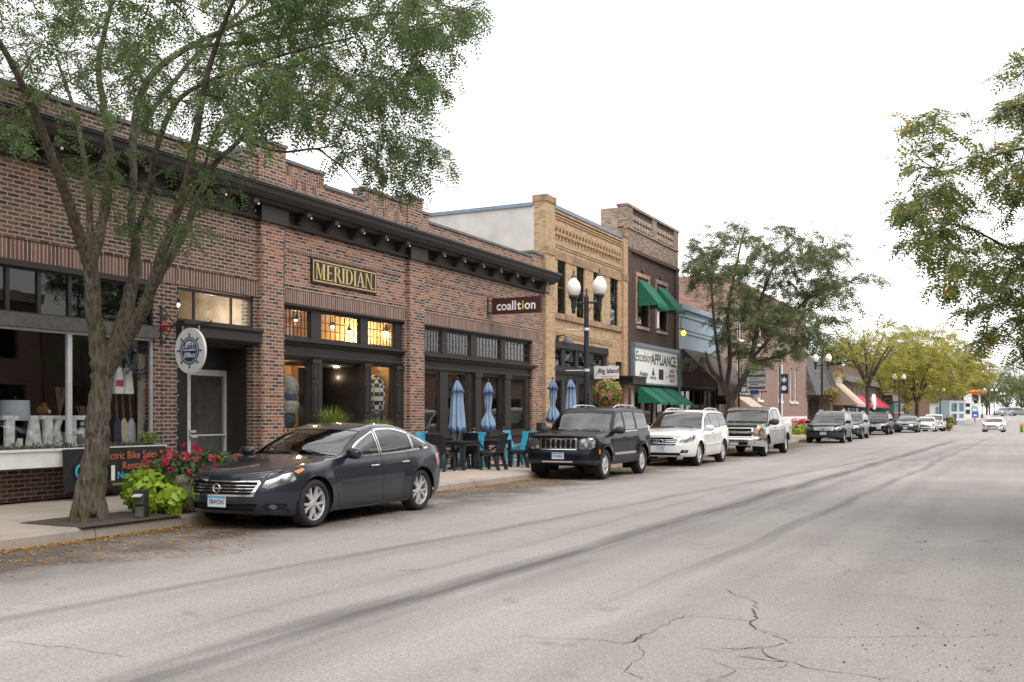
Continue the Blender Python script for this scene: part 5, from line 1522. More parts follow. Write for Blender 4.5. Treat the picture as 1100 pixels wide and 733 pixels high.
# ------------------------------------------------------------------ blue building and its neighbours
M['blue_paint'] = plain('pale_blue_paint', (0.27, 0.35, 0.41), .6, var=.1, scale=1.5)
yB0_, yB1_ = yK1 + .05, fy(775)
bb = empty('blue_shop_building', (0, 0, 0), 0, 'pale blue painted shop building behind a deep brown awning', 'building', 'buildings lining the left side of the street')
b = MB(); b.box(XF - 12, XF, yB0_, yB1_, 2.9, 6.8); b.box(XF - .5, XF, yB0_, yB0_ + .5, Z0 - .2, 2.9); b.box(XF - .5, XF, yB1_ - .5, yB1_, Z0 - .2, 2.9); b.box(XF - 12, XF - 2, yB0_ + .5, yB1_ - .5, Z0 - .2, 2.9)
b.build('wall', M['blue_paint'], bb)
for z0, z1, p in ((6.3, 6.42, .08), (6.62, 6.86, .2), (5.5, 5.6, .06), (4.7, 4.8, .06)): band(bb, 'wall_moulding', XF, XF + p, yB0_ + .05, yB1_ - .02, z0, z1, 'blue_paint')
band(bb, 'sign_board', XF, XF + .05, yB0_ + .5, yB1_ - .5, 5.68, 6.22, 'blue_paint')
b = MB()
n = 5
for i in range(n):
    p = yB0_ + .6 + (yB1_ - yB0_ - 1.2) * i / n; q = p + (yB1_ - yB0_ - 1.2) / n
    window(bb, XF - .2, p, q, .6, 2.85, .07, name='display_window', fm='frame_dark', mt='glass_dark')
room(bb, XF - .4, yB0_ + .5, yB1_ - .5, .16, 2.88, 1.5, 'int_dark', 'int_dark')
lc = thing_awning(fy(731.5), fy(774), 4.75, 3.1, 1.7, M['awn_brown'], 'deep brown shop awning with small white lettering on its front', val=.62, scallop=False)
b = MB(); put_text(b, 'LC PALAY', (XF + .1 + 1.7 + .02, (fy(731.5) * .3 + fy(774) * .7), 2.76), (0, 1, 0), (0, 0, 1), 0, size=.55, bold=.015, sx=1.3)
b.build('lettering', M['white'], lc)

# red brick building (side wall over the blue roof, then the narrow-windowed front)
yR0, yR1 = yB1_ + .05, fy(866)
rb = empty('red_brick_building', (0, 0, 0), 0, 'tall orange and brown brick building with narrow white trimmed windows behind the street tree', 'building', 'buildings lining the left side of the street')
nw = [(fy(q), fy(q) + w_) for q, w_ in ((792, 1.1), (814, 1.2), (836, 1.2), (848.5, .95), (853.5, .95))]
nw = [(a, c) for a, c in nw]
b = MB(); wall_open(b, XF - .4, XF, yR0, yR1, -.2, 9.3, [(a, c, 2.5, 4.9) for a, c in nw] + [(a, c, 6.0, 8.0) for a, c in nw])
b.build('wall', M['brick_brown'], rb)
for a in (yR0, yR1 - .4): band(rb, 'side_wall', XF - 15, XF - .4, a, a + .4, -.2, 9.3, 'brick_orange')
band(rb, 'roof', XF - 15, XF - .41, yR0 + .4, yR1 - .4, 8.9, 9.0, 'coping'); band(rb, 'parapet_coping', XF - .45, XF + .06, yR0, yR1, 9.3, 9.4, 'stone')
band(rb, 'stone_band', XF - .1, XF + .06, yR0, yR1, 1.1, 1.4, 'white')
for a, c in nw:
    for z0, z1 in ((2.5, 4.9), (6.0, 8.0)):
        window(rb, XF - .1, a, c, z0, z1, .12, nv=1, nh=1, name='narrow_window', fm='white', mt='glass_dark', mw=.08)
        band(rb, 'window_sill', XF - .1, XF + .1, a - .1, c + .1, z0 - .16, z0 - .01, 'white')
room(rb, XF - .42, yR0 + .4, yR1 - .4, .2, 8.8, 3, 'int_dark', 'int_dark')
band(rb, 'downpipe', XF, XF + .12, fy(838.5), fy(838.5) + .14, .2, 6.5, 'white')

# shingled mansard shop
yM0, yM1 = yR1 + .05, fy(893.5)
M['shingle'] = brick('grey_shingle', [(0, (.07, .07, .075)), (1, (.17, .165, .16))], (.03, .03, .03), bw=.3, bh=.18, mort=.012)
ms = empty('shingle_roof_shop', (0, 0, 0), 0, 'low shop with a steep grey shingled mansard roof', 'building', 'buildings lining the left side of the street')
b = MB(); b.box(XF - 10, XF - 1.2, yM0, yM1, -.3, 3.4); b.box(XF - 1.2, XF, yM0, yM0 + .5, -.3, 3.2); b.box(XF - 1.2, XF, yM1 - .5, yM1, -.3, 3.2); b.build('wall', M['brick_old'], ms)
b = MB(); b.prism([(XF + .75, 3.1), (XF + .7, 3.25), (XF - .3, 6.2), (XF - 6, 6.2), (XF - 6, 3.1)], lambda p, a: (p[0], a, p[1]), yM0 - .05, yM1)
b.build('roof', M['shingle'], ms)
for i in range(3):
    w = (yM1 - yM0 - 1.2) / 3
    window(ms, XF - 1.0, yM0 + .6 + i * w, yM0 + .6 + (i + .9) * w, .6 if i != 1 else .16, 2.9, .1, name='display_window', fm='frame_dark', mt='glass_dark')
# cream brick shop with the long sloping awning
yN0, yN1 = yM1 + .05, fy(905)
cb = empty('cream_brick_shop', (0, 0, 0), 0, 'cream brick single storey shop behind a striped tan awning', 'building', 'buildings lining the left side of the street')
b = MB(); b.box(XF - 10, XF, yN0, yN1, 2.7, 5.2); b.box(XF - 10, XF - 1, yN0, yN1, -.3, 2.7); b.box(XF - 1, XF, yN0, yN0 + .5, -.3, 2.7); b.box(XF - 1, XF, yN1 - .5, yN1, -.3, 2.7); b.build('wall', M['brick_cream'], cb)
band(cb, 'parapet_coping', XF - .4, XF + .1, yN0, yN1, 5.2, 5.35, 'stone')
for i in range(3):
    w = (yN1 - yN0 - 1.2) / 3; window(cb, XF - .9, yN0 + .6 + i * w, yN0 + .6 + (i + .9) * w, .5, 2.6, .1, name='display_window', fm='frame_dark', mt='glass_dark')
thing_awning(yN0 + .2, yN1 - .1, 4.4, 2.5, 2.0, M['awn_cream'], 'long pale tan sloping awning in front of the cream brick shop', val=.3)
# brown timber fronted shop with crimson awnings
yO0, yO1 = yN1 + .05, fy(945)
M['brown_wood'] = plain('brown_timber', (.13, .075, .055), .7, var=.2, scale=2)
ob = empty('brown_timber_shop', (0, 0, 0), 0, 'brown timber shop building with shingled top and crimson awnings', 'building', 'buildings lining the left side of the street')
b = MB(); b.box(XF - 12, XF, yO0, yO1, 2.6, 6.2); b.box(XF - 12, XF - .6, yO0, yO1, -.8, 2.6); b.build('wall', M['brown_wood'], ob)
b = MB(); b.prism([(XF + .5, 4.7), (XF - .1, 5.6), (XF - .1, 4.7)], lambda p, a: (p[0], a, p[1]), yO0, yO1); b.build('roof', M['shingle'], ob)
n = 9
for i in range(n):
    w = (yO1 - yO0 - .6) / n; window(ob, XF + .03, yO0 + .4 + i * w, yO0 + .4 + (i + .8) * w, 3.5, 4.5, .1, name='upper_window', fm='trim_grey', mt='glass_dark')
    window(ob, XF - .55, yO0 + .4 + i * w, yO0 + .4 + (i + .8) * w, .2, 2.5, .1, name='display_window', fm='white' if i % 3 == 0 else 'frame_dark', mt='glass_dark')
yo = (yO0 + yO1) / 2
thing_awning(yO0 + .2, yo - 1.2, 3.5, 2.5, 1.1, M['awn_red'], 'crimson awning on the brown shop, nearer than the white oval sign', val=.25)
thing_awning(yo + 1.2, yO1 - .2, 3.5, 2.5, 1.1, M['awn_red'], 'crimson awning on the brown shop, beyond the white oval sign', val=.25)
b = MB(); b.prism([(1.5 * math.cos(t), .85 * math.sin(t)) for t in np.linspace(0, 2 * PI, 25)[:-1]], lambda p, q: (XF + 1.0 + q, yo + p[0], 2.9 + p[1]), 0, .15)
tag(b.build('oval_sign', M['white']), 'white oval shop sign between two crimson awnings', 'sign')
# ------------------------------------------------------------------ trees
def bark(name, c0, c1, moss=None):
    t = NT(name); o = t.obj()
    n1 = t.math('MULTIPLY_ADD', t.n('TexVoronoi', {'Vector': t.maps(o, (1, 1, .25)), 'Scale': 22.0}).outputs['Distance'], .45, t.math('MULTIPLY', t.noise(12, 6, t.maps(o, (1, 1, .2)), .7), .75)); n2 = t.noise(1.3, 3, o)
    c = t.ramp(n1, [(.32, tuple(q * .3 for q in c0)), (.5, c0), (.7, c1)])
    if moss:
        c = t.mix(t.ramp(n2, [(.42, 0.0), (.66, .75)]), c, c4(moss))
    return t.done(c, .95, 0, t.bump(n1, 1.0, .09))
M['bark'] = bark('bark', (.075, .06, .048), (.15, .125, .1), (.075, .075, .025))
M['bark_plain'] = bark('grey_bark', (.06, .05, .042), (.12, .1, .085))
M['leaf'] = leafmat('locust_leaves', [(0, (.06, .105, .042)), (.35, (.1, .16, .058)), (.75, (.15, .215, .078)), (.93, (.13, .18, .05)), (.965, (.42, .3, .04)), (1, (.5, .36, .05))], .5, .5)
M['leaf_mid'] = leafmat('locust_leaves_olive', [(0, (.085, .115, .056)), (.4, (.14, .18, .078)), (.8, (.2, .235, .1)), (1, (.17, .19, .06))], .5, .55)
M['leaf_right'] = leafmat('turning_leaves', [(0, (.085, .125, .036)), (.5, (.16, .215, .06)), (.85, (.25, .29, .085)), (.92, (.5, .32, .04)), (1, (.55, .4, .06))], .5, .6)
M['leaf_yellow'] = leafmat('yellow_leaves', [(0, (.15, .175, .038)), (.4, (.31, .305, .055)), (.8, (.47, .42, .08)), (1, (.5, .42, .09))], .55, .45)
M['leaf_far'] = leafmat('far_leaves', [(0, (.07, .1, .03)), (.5, (.13, .16, .05)), (1, (.26, .26, .07))], .6, .4)
M['leaf_dark'] = leafmat('dark_leaves', [(0, (.025, .05, .02)), (.6, (.05, .085, .03)), (1, (.1, .13, .045))], .6, .35)

def catmull(P, n=6):
    P = [Vector(p) for p in P]
    out = []
    for i in range(len(P) - 1):
        p0, p1, p2, p3 = P[max(i - 1, 0)], P[i], P[i + 1], P[min(i + 2, len(P) - 1)]
        for k in range(n):
            t = k / n
            out.append(.5 * ((2 * p1) + (p2 - p0) * t + (2 * p0 - 5 * p1 + 4 * p2 - p3) * t * t + (3 * p1 - p0 - 3 * p2 + p3) * t ** 3))
    out.append(P[-1]); return out

def in_poly(p, poly):
    ins = False; j = len(poly) - 1
    for i in range(len(poly)):
        if (poly[i][1] > p[1]) != (poly[j][1] > p[1]) and p[0] < (poly[j][0] - poly[i][0]) * (p[1] - poly[i][1]) / (poly[j][1] - poly[i][1]) + poly[i][0]: ins = not ins
        j = i
    return ins

def sprays(tips, rs, per, pairs, ll, lw, leaf_len, droop=.5):
    """compound leaves along each twig; tips = [(p0, p1)]; returns quads and one tint per compound leaf"""
    P, D, L_ = [], [], []
    for a, b in tips:
        a, b = np.array(a), np.array(b); n = per; t = rs.uniform(.15, 1.05, n)
        ax = (b - a) / (np.linalg.norm(b - a) + 1e-6)
        p = a + (b - a) * t[:, None]
        d = rs.normal(0, 1, (n, 3)); d -= (d @ ax)[:, None] * ax; d /= np.linalg.norm(d, axis=1)[:, None] + 1e-6
        d[:, 2] *= .45
        d = d * .8 + ax * rs.uniform(.2, 1.0, n)[:, None]
        d[:, 2] -= droop * rs.uniform(.2, 1, n)
        d /= np.linalg.norm(d, axis=1)[:, None] + 1e-6
        P.append(p); D.append(d)
    P, D = np.concatenate(P), np.concatenate(D); n = len(P)
    up = np.tile([0, 0, 1.0], (n, 1)) + rs.normal(0, .35, (n, 3))
    side = np.cross(D, up); side /= np.linalg.norm(side, axis=1)[:, None] + 1e-6
    nor = np.cross(side, D)
    ln = leaf_len * rs.uniform(.6, 1.25, n)
    tint = np.clip(rs.beta(2.2, 2.0, n), 0, 1)
    # a few clumps are lighter than others
    Q, U = [], []
    for k in range(pairs):
        t = (k + .6) / pairs
        c = P + D * (ln * t)[:, None]; c[:, 2] -= (t ** 2) * ln * .28
        for s_ in (1, -1):
            dd = side * s_ * .92 + D * .38 + nor * rs.uniform(-.35, .1, (n, 1))
            sz = (ll * (1 - .45 * abs(t - .45)) * rs.uniform(.75, 1.2, n))[:, None]
            w = D * lw + nor * rs.uniform(-.3, .3, (n, 1)) * lw
            Q.append(np.stack([c, c + dd * sz * .5 - w * .5, c + dd * sz, c + dd * sz * .5 + w * .5], 1))
            U.append(np.clip(tint + rs.normal(0, .05, n), 0, 1))
    return np.concatenate(Q), np.concatenate(U)

def tree(name, label, base, limbs, centers, leaf, bark_, seed=1, per=9, pairs=7, ll=.038, lw=.015, leaf_len=.2, spread=.5, twigs=6, droop=.5, group=None, flare=True, side=10, bare=()):
    rs = np.random.RandomState(seed); rr = random.Random(seed)
    root = empty(name, base, 0, label, 'tree', group); B = Vector(base)
    tr = MB(); nodes, rad = [], []
    for k, lb in enumerate(limbs):
        pts = catmull([Vector(p[:3]) for p in lb], 6); rd = np.interp(np.linspace(0, 1, len(pts)), np.linspace(0, 1, len(lb)), [p[3] for p in lb])
        for i in range(len(pts)):
            j = rd[i] * .12
            pts[i] = pts[i] + Vector((rr.uniform(-j, j), rr.uniform(-j, j), 0))
        tr.tube([p - B for p in pts], list(rd), side if rd[0] > .08 else 7, sm=True, rough=.07 if rd[0] > .06 else 0)
        for i, p in enumerate(pts):
            if p.z > B.z + 1.5: nodes.append(p); rad.append(rd[i])
    if flare:
        r0 = limbs[0][0][3]
        for a in range(7):
            an = a * 2 * PI / 7 + rr.uniform(-.3, .3); q = Vector((math.cos(an), math.sin(an), 0))
            tr.tube([q * r0 * 1.02 + Vector((0, 0, -.03)), q * r0 * .72 + Vector((0, 0, .16)), q * r0 * .4 + Vector((0, 0, .55))], [r0 * .24, r0 * .34, r0 * .3], 7)
    N = [np.array(p) for p in nodes]
    cs = sorted([Vector(c) for c in centers], key=lambda c: min((c - p).length for p in nodes[::4]))
    tips = []
    Narr = np.array(N); Rarr = np.array(rad)
    for c in cs:
        d = np.linalg.norm(Narr - np.array(c), axis=1) + .25 * np.maximum(0, Narr[:, 2] - c.z - .2)
        i = int(np.argmin(d)); p = Vector(Narr[i]); L_ = (c - p).length
        r0 = min(Rarr[i] * .6, .012 + .008 * L_ * 1.2)
        m1 = p.lerp(c, .35) + Vector((rr.gauss(0, .06), rr.gauss(0, .06), .1 * L_ + rr.gauss(0, .04))) ; m2 = p.lerp(c, .7) + Vector((rr.gauss(0, .05), rr.gauss(0, .05), .09 * L_))
        seg = catmull([p, m1, m2, c], 3); rd = np.linspace(r0, .007, len(seg))
        tr.tube([q - B for q in seg], list(rd), 5, cap=False)
        Narr = np.vstack([Narr, np.array([list(q) for q in seg[3:]])]); Rarr = np.concatenate([Rarr, rd[3:]])
        ax = (c - m2); ax = ax.normalized() if ax.length > 1e-4 else Vector((0, 0, 1))
        for k in range(twigs):
            v = Vector((rr.gauss(0, 1), rr.gauss(0, 1), rr.gauss(-.05, .4))); v = (v.normalized() + ax * .6).normalized()
            a = seg[-1 - rr.randint(0, 4)]; b_ = a + v * spread * rr.uniform(.55, 1.15) + Vector((0, 0, -.1 * spread))
            tr.tube([a - B, a.lerp(b_, .5) + Vector((0, 0, .03)) - B, b_ - B], [.006, .005, .003], 3, cap=False)
            tips.append((tuple(a - B), tuple(b_ - B)))
    for pl, r0 in bare:
        seg = catmull(pl, 5); tr.tube([q - B for q in seg], list(np.linspace(r0, .006, len(seg))), 5)
    t = tr.build('trunk', bark_, root)
    Q, U = sprays(tips, rs, per, pairs, ll, lw, leaf_len, droop)
    quads_mesh('crown', Q, U, leaf, root)
    return root
def fill_poly(poly, n, d0, dspread, seed, mind=.35, edge=1.0):
    """spread n branch ends through the crown volume whose outline the photo shows"""
    rr = random.Random(seed); out = []; tries = 0
    x0, x1 = min(p[0] for p in poly), max(p[0] for p in poly); y0, y1 = min(p[1] for p in poly), max(p[1] for p in poly)
    while len(out) < n and tries < n * 60:
        tries += 1
        q = (rr.uniform(x0, x1), rr.uniform(y0, y1))
        if not in_poly(q, poly): continue
        p = pd(q[0], q[1], d0 + dspread * (rr.random() + rr.random() - 1))
        if any((p - o).length < mind for o in out): continue
        out.append(p)
    return out

# the big street tree in front of the lake shop
d0 = dep(TP[0], TP[1])
T1 = (TP[0], TP[1], Z0)
P = lambda u, v, dd, r: (*pd(u, v, d0 + dd), r * .88)
limbs = [
    [P(93, 566, 0, .26), P(96, 540, 0, .215), P(101, 500, 0, .19), P(105, 460, 0, .172), P(108, 420, 0, .16), P(108, 390, 0, .155), P(104, 360, 0, .125)],
    [P(106, 378, 0, .125), P(101, 335, -.1, .118), P(98, 300, -.2, .112), P(94, 275, -.3, .1), P(84, 250, -.5, .085), P(73, 215, -.8, .076), P(60, 180, -1.1, .066), P(47, 145, -1.4, .058), P(30, 105, -1.8, .05), P(8, 60, -2.3, .038), P(-30, 0, -2.8, .02)],
    [P(98, 285, -.2, .09), P(107, 250, .2, .08), P(114, 215, .6, .075), P(118, 170, .9, .07), P(113, 120, 1.2, .06), P(106, 70, 1.5, .048), P(118, 10, 1.8, .035), P(130, -60, 2.0, .025)],
    [P(97, 270, -.1, .06), P(96, 225, .5, .05), P(92, 180, 1.0, .045), P(80, 120, 1.6, .035), P(60, 60, 2.2, .02)],
    [P(109, 412, 0, .115), P(121, 376, .05, .112), P(135, 335, .2, .105), P(143, 300, .4, .095), P(146, 265, .6, .08), P(141, 235, .9, .068), P(143, 200, 1.1, .064), P(143, 150, 1.3, .06), P(150, 105, 1.5, .056), P(168, 75, 1.6, .052), P(205, 50, 1.7, .046), P(250, 28, 1.8, .036), P(310, 3, 2.0, .03), P(360, -20, 2.2, .015)],
    [P(112, 408, 0, .1), P(130, 376, -.1, .095), P(150, 340, -.3, .09), P(164, 305, -.5, .082), P(175, 270, -.7, .072), P(187, 235, -.9, .066), P(199, 200, -1.1, .058), P(210, 150, -1.3, .052), P(218, 100, -1.5, .044), P(232, 50, -1.7, .032), P(255, -10, -2.4, .025)],
    [P(158, 320, -.4, .07), P(178, 285, -.3, .064), P(200, 245, -.1, .056), P(216, 205, .1, .05), P(232, 175, .4, .044), P(258, 150, .8, .036), P(285, 115, 1.2, .035), P(330, 100, 1.6, .025), P(380, 120, 2.0, .015)],
    [P(146, 250, .5, .055), P(160, 210, .2, .05), P(168, 160, -.2, .045), P(190, 110, -.6, .035), P(230, 85, -1.0, .03), P(300, 60, -1.3, .02), P(380, 40, -1.6, .012)],
    [P(205, 50, 1.7, .04), P(270, 45, 1.2, .035), P(340, 30, .7, .03), P(410, 15, .3, .02), P(470, 15, 0, .01)],
    [P(143, 150, 1.3, .05), P(170, 110, 2.2, .045), P(210, 60, 3.0, .04), P(260, 10, 3.6, .03), P(300, -40, 4, .015)],
]
poly = [(-40, -60), (130, -90), (300, -80), (470, -40), (512, 2), (505, 28), (472, 44), (456, 72), (462, 98), (440, 118), (428, 138), (462, 158), (452, 182), (424, 193), (398, 183), (378, 168), (362, 135), (335, 118), (300, 128), (285, 150), (255, 132), (215, 105), (190, 125), (150, 100), (120, 110), (70, 95), (30, 130), (-40, 170)]
cen = fill_poly(poly, 160, d0, 3.4, 11, .36) + fill_poly([q for q in poly if q[0] > 200] + [(200, -80)][:0], 48, d0, 3.0, 12, .36)
cen += [P(a, b, c, 0)[:3] for a, b, c in ((500, 14, 0), (486, 27, .4), (508, 5, -.3), (470, 38, 0), (452, 74, .5), (461, 95, .2), (442, 58, -.5), (455, 165, .8), (440, 184, .4), (424, 190, .7), (461, 157, .2), (400, 181, .6), (436, 118, 0), (480, 8, .8), (418, 150, .3), (380, 165, .5))]
# sprigs on the lower limbs and the parts of the crown that lie outside the picture
cen += [P(q[0], q[1], q[2], 0)[:3] for q in ((150, 215, .4), (158, 235, -.2), (195, 232, -1.0), (150, 240, .4), (12, 128, -1.8), (8, 150, -2.2), (222, 200, .3), (205, 170, -1.2), (125, 165, .8), (140, 190, .9), (60, 165, -1.0), (232, 165, .5), (100, 200, .4))]
rr0 = random.Random(8)
for _ in range(75):
    a = rr0.uniform(0, 2 * PI); r = rr0.uniform(1.5, 5.2)
    p = Vector((T1[0] + r * math.cos(a), T1[1] + r * math.sin(a), rr0.uniform(6.3, 9.6) - r * .15))
    dd = dep(p.x, p.y); uu = 550 + F_PX * (p.x * CY + p.y * SY) / dd; vv = HZ - (p.z - EYE) * F_PX / dd
    if uu < -15 or vv < -15 or uu > 1100: cen.append(p)
bare = [([pd(258, 150, d0 + .8), pd(300, 163, d0 + .7), pd(338, 160, d0 + .6), pd(352, 168, d0 + .6), pd(370, 182, d0 + .6), pd(388, 203, d0 + .6)], .022),
        ([pd(338, 160, d0 + .6), pd(352, 158, d0 + .5), pd(368, 157, d0 + .5)], .012), ([pd(215, 215, d0 - .5), pd(222, 170, d0 - 1.2), pd(236, 132, d0 - 1.6), pd(262, 126, d0 - 1.8), pd(290, 118, d0 - 2)], .02)]
tree('honey_locust_tree', 'tall honey locust with forked mossy trunk growing from a mulch pit by the lake shop', T1, limbs, cen, M['leaf'], M['bark'], 3, per=7, pairs=6, ll=.064, lw=.028, leaf_len=.24, spread=.54, twigs=5, droop=.55, side=14, bare=bare)

# the round street tree by the pickup
mx, my = -11.2, fy(790, -11.2); dm = dep(mx, my)
P = lambda u, v, dd, r: (*pd(u, v, dm + dd), r)
limbs = [[(mx, my, Z0, .24), P(787, 450, 0, .2), P(784, 430, 0, .2)], [P(784, 432, 0, .16), P(776, 412, .3, .13), P(763, 396, .8, .09), P(758, 378, 1.3, .04)],
         [P(785, 432, 0, .17), P(797, 410, -.3, .14), P(806, 390, -.6, .12), P(812, 360, -1, .1), P(818, 320, -1.4, .07), P(835, 280, -1.6, .05), P(860, 255, -1.8, .03)],
         [P(780, 418, .2, .11), P(784, 385, .8, .1), P(782, 340, 1.4, .08), P(790, 290, 1.8, .06), P(800, 245, 2.2, .03)], [P(808, 385, -.6, .08), P(840, 350, .2, .07), P(870, 320, .8, .05), P(905, 305, 1.4, .03), P(935, 296, 1.8, .012)],
         [P(776, 412, .3, .08), P(770, 370, -.8, .07), P(765, 320, -1.6, .05), P(765, 270, -2.2, .03)], [P(806, 390, -.6, .07), P(845, 380, -1.2, .05), P(880, 360, -1.6, .03)]]
poly = [(742, 292), (733, 306), (740, 268), (760, 252), (790, 234), (828, 238), (858, 248), (885, 246), (902, 254), (915, 262), (902, 280), (885, 292), (918, 298), (940, 295), (942, 300), (905, 312), (918, 325), (890, 332), (902, 345), (880, 352), (884, 366), (860, 380), (830, 384), (800, 392), (785, 372), (770, 378), (748, 392), (744, 386), (775, 362), (765, 340), (772, 322), (757, 305)]
cen = fill_poly(poly, 225, dm, 4.0, 21, .45) + [P(a, b, c, 0)[:3] for a, b, c in ((892, 300, 1.0), (905, 303, 1.3), (920, 298, 1.5), (933, 297, 1.7), (941, 299, 1.8), (890, 338, 0), (903, 342, .3), (908, 328, .8), (917, 324, 1), (905, 258, 0), (893, 262, .5), (880, 358, -1), (884, 250, 0), (745, 385, 1), (752, 300, 0), (740, 303, .5), (744, 272, 0))]
mt = tree('street_tree', 'rounded olive green street tree with low forked trunk beside the silver pickup', (mx, my, Z0), limbs, cen, M['leaf_mid'], M['bark_plain'], 5, per=8, pairs=3, ll=.12, lw=.062, leaf_len=.28, spread=.72, twigs=6, group='street trees along the pavement')

# tree across the street whose branches reach in from the right
R1 = (5.6, 19.0, Z0); dr = dep(R1[0], R1[1])
P = lambda u, v, dd, r: (*pd(u, v, dr + dd), r * .6)
limbs = [[(5.6, 19.0, Z0, .25), (5.6, 19.0, 1.5, .2), (5.55, 19.0, 2.6, .2)], [(5.55, 19, 2.6, .15), P(1400, 260, .3, .1), P(1290, 240, .4, .07), P(1190, 262, .2, .05), P(1110, 275, .1, .035), P(1040, 245, 0, .022), P(990, 238, 0, .01)],
         [(5.55, 19, 2.6, .14), P(1380, 200, .3, .1), P(1270, 190, 1.3, .07), P(1180, 185, 1.6, .05), P(1100, 160, 1.6, .035), P(1020, 185, 1.4, .02), P(975, 160, 1.3, .01)],
         [(5.55, 19, 2.6, .16), (5.4, 19.1, 5.0, .12), (5.0, 19.4, 7.5, .07), (4.6, 19.6, 9.2, .03)], [(5.5, 19, 4.4, .1), P(1300, 60, 1, .07), P(1190, 70, 1.4, .04), P(1110, 80, 1.6, .02)],
         [(5.55, 19, 2.8, .12), (7, 18, 5, .08), (8.5, 17, 7, .04)], [(5.55, 19, 2.7, .11), (6.2, 20.6, 5, .08), (6.6, 22.5, 7.5, .04)], [(5.55, 19, 2.6, .1), P(1350, 330, -.5, .07), P(1220, 340, -.8, .05), P(1130, 350, -.8, .03), P(1080, 340, -.8, .012)]]
poly = [(1108, 48), (1088, 55), (1082, 75), (1100, 95), (1068, 105), (1062, 122), (1084, 150), (1055, 165), (1030, 150), (1005, 118), (985, 128), (972, 150), (990, 175), (968, 190), (972, 205), (995, 215), (962, 232), (964, 244), (990, 250), (970, 268), (990, 286), (1003, 312), (1040, 308), (1062, 296), (1075, 310), (1050, 330), (1066, 358), (1080, 382), (1100, 396), (1250, 400), (1500, 380), (1520, 100), (1350, -60), (1180, -20)]
cen = fill_poly(poly, 270, dr, 3.0, 31, .34)
for _ in range(90):
    a = rr0.uniform(0, 2 * PI); r = rr0.uniform(1.5, 5.0); cen.append(Vector((R1[0] + 1.5 + r * math.cos(a), R1[1] + r * math.sin(a), rr0.uniform(4.0, 9.5) - r * .2)))
cen = [c for c in cen if (lambda d: d > 3 and not (550 + F_PX * (c[0] * CY + c[1] * SY) / d < 1108 and not in_poly((550 + F_PX * (c[0] * CY + c[1] * SY) / d, HZ - (c[2] - EYE) * F_PX / d), poly)))(dep(c[0], c[1]))]
rt = tree('honey_locust_tree', 'honey locust turning yellow whose branches reach in from across the street', R1, limbs, cen, M['leaf_right'], M['bark_plain'], 7, per=9, pairs=5, ll=.075, lw=.034, leaf_len=.21, spread=.48, twigs=6, droop=.5)

def simple_tree(name, label, x, y, z0, trunk_h, H, rad, leaf, seed, n=90, bark_='bark_plain', sparse_top=0.0, lw=.12, group='street trees along the pavement', rz=1.0, pairs=2, lean=0, twigs=4, per=7, bare_n=0):
    rr = random.Random(seed)
    limbs = [[(x, y, z0 - .1, .03 * H * .75), (x, y, z0 + trunk_h * .6, .022 * H * .75), (x, y, z0 + trunk_h, .02 * H * .75)]]
    for k in range(7):
        a = 2 * PI * k / 7 + rr.uniform(-.3, .3); r = rad * rr.uniform(.45, .75); zt_ = z0 + trunk_h + (H - trunk_h) * rr.uniform(.45, .85)
        limbs.append([(x, y, z0 + trunk_h * .92, .013 * H), (x + r * .35 * math.cos(a), y + r * .35 * math.sin(a), z0 + trunk_h + (zt_ - z0 - trunk_h) * .4, .009 * H), (x + r * math.cos(a), y + r * math.sin(a), zt_, .004 * H)])
    cen = []; zc = z0 + trunk_h + (H - trunk_h) * .5; hz = (H - trunk_h) * .5
    lob = [(rr.uniform(0, 6.28), rr.uniform(-.5, .8), rr.uniform(.75, 1.12)) for _ in range(9)]
    while len(cen) < n:
        v = Vector((rr.gauss(0, 1), rr.gauss(0, 1), rr.gauss(0, 1))).normalized(); r = rr.random() ** .45
        m = 1.0
        for la, lz, lm in lob:
            w = Vector((math.cos(la), math.sin(la), lz)).normalized().dot(v)
            if w > .75: m *= 1 + (lm - 1) * (w - .75) * 4
        cen.append(Vector((x + v.x * rad * r * m, y + v.y * rad * r * m, zc + v.z * hz * r * m * rz)))
    bare = []
    for k in range(bare_n):
        a = rr.uniform(0, 6.28); r = rad * rr.uniform(.1, .8); p = Vector((x + r * math.cos(a), y + r * math.sin(a), zc + hz * rr.uniform(.3, .6)))
        bare.append(([p, p + Vector((math.cos(a) * .5, math.sin(a) * .5, 1.0)), p + Vector((math.cos(a) * 1.1, math.sin(a) * 1.1, 2.2))], .03))
    return tree(name, label, (x, y, z0), limbs, cen, leaf, M[bark_], seed, per=per, pairs=pairs, ll=lw * 2, lw=lw, leaf_len=lw * 4, spread=rad * .22, twigs=twigs, group=group, flare=False, side=8, bare=bare)

y1 = fy(932, -11.0)
simple_tree('street_tree', 'thin yellowing tree with bare top twigs standing before the crimson awnings', -11.0, y1, gz(y1) + .15, 4.0, 10.6, 4.4, M['leaf_yellow'], 41, 80, lw=.1, bare_n=14)
p = pd(985, 452, 122); y2 = p.y
simple_tree('street_tree', 'broad yellow green tree with leaning dark trunk beyond the parked cars', p.x, y2, gz(y2) + .1, 3.6, 13.2, 7.4, M['leaf_yellow'], 42, 190, lw=.17)
p = pd(1026, 452, 150)
simple_tree('street_tree', 'wide yellow tree behind the pale blue shop panels, farthest along the pavement', p.x, p.y, gz(p.y) + .1, 4.2, 14.2, 5.6, M['leaf_yellow'], 43, 150, lw=.18)
p = pd(1010, 452, 165)
simple_tree('street_tree', 'tall yellow green tree rising behind the broad leaning one', p.x - 4, p.y, gz(p.y) + .1, 4.2, 16, 7.4, M['leaf_yellow'], 44, 150, lw=.18)
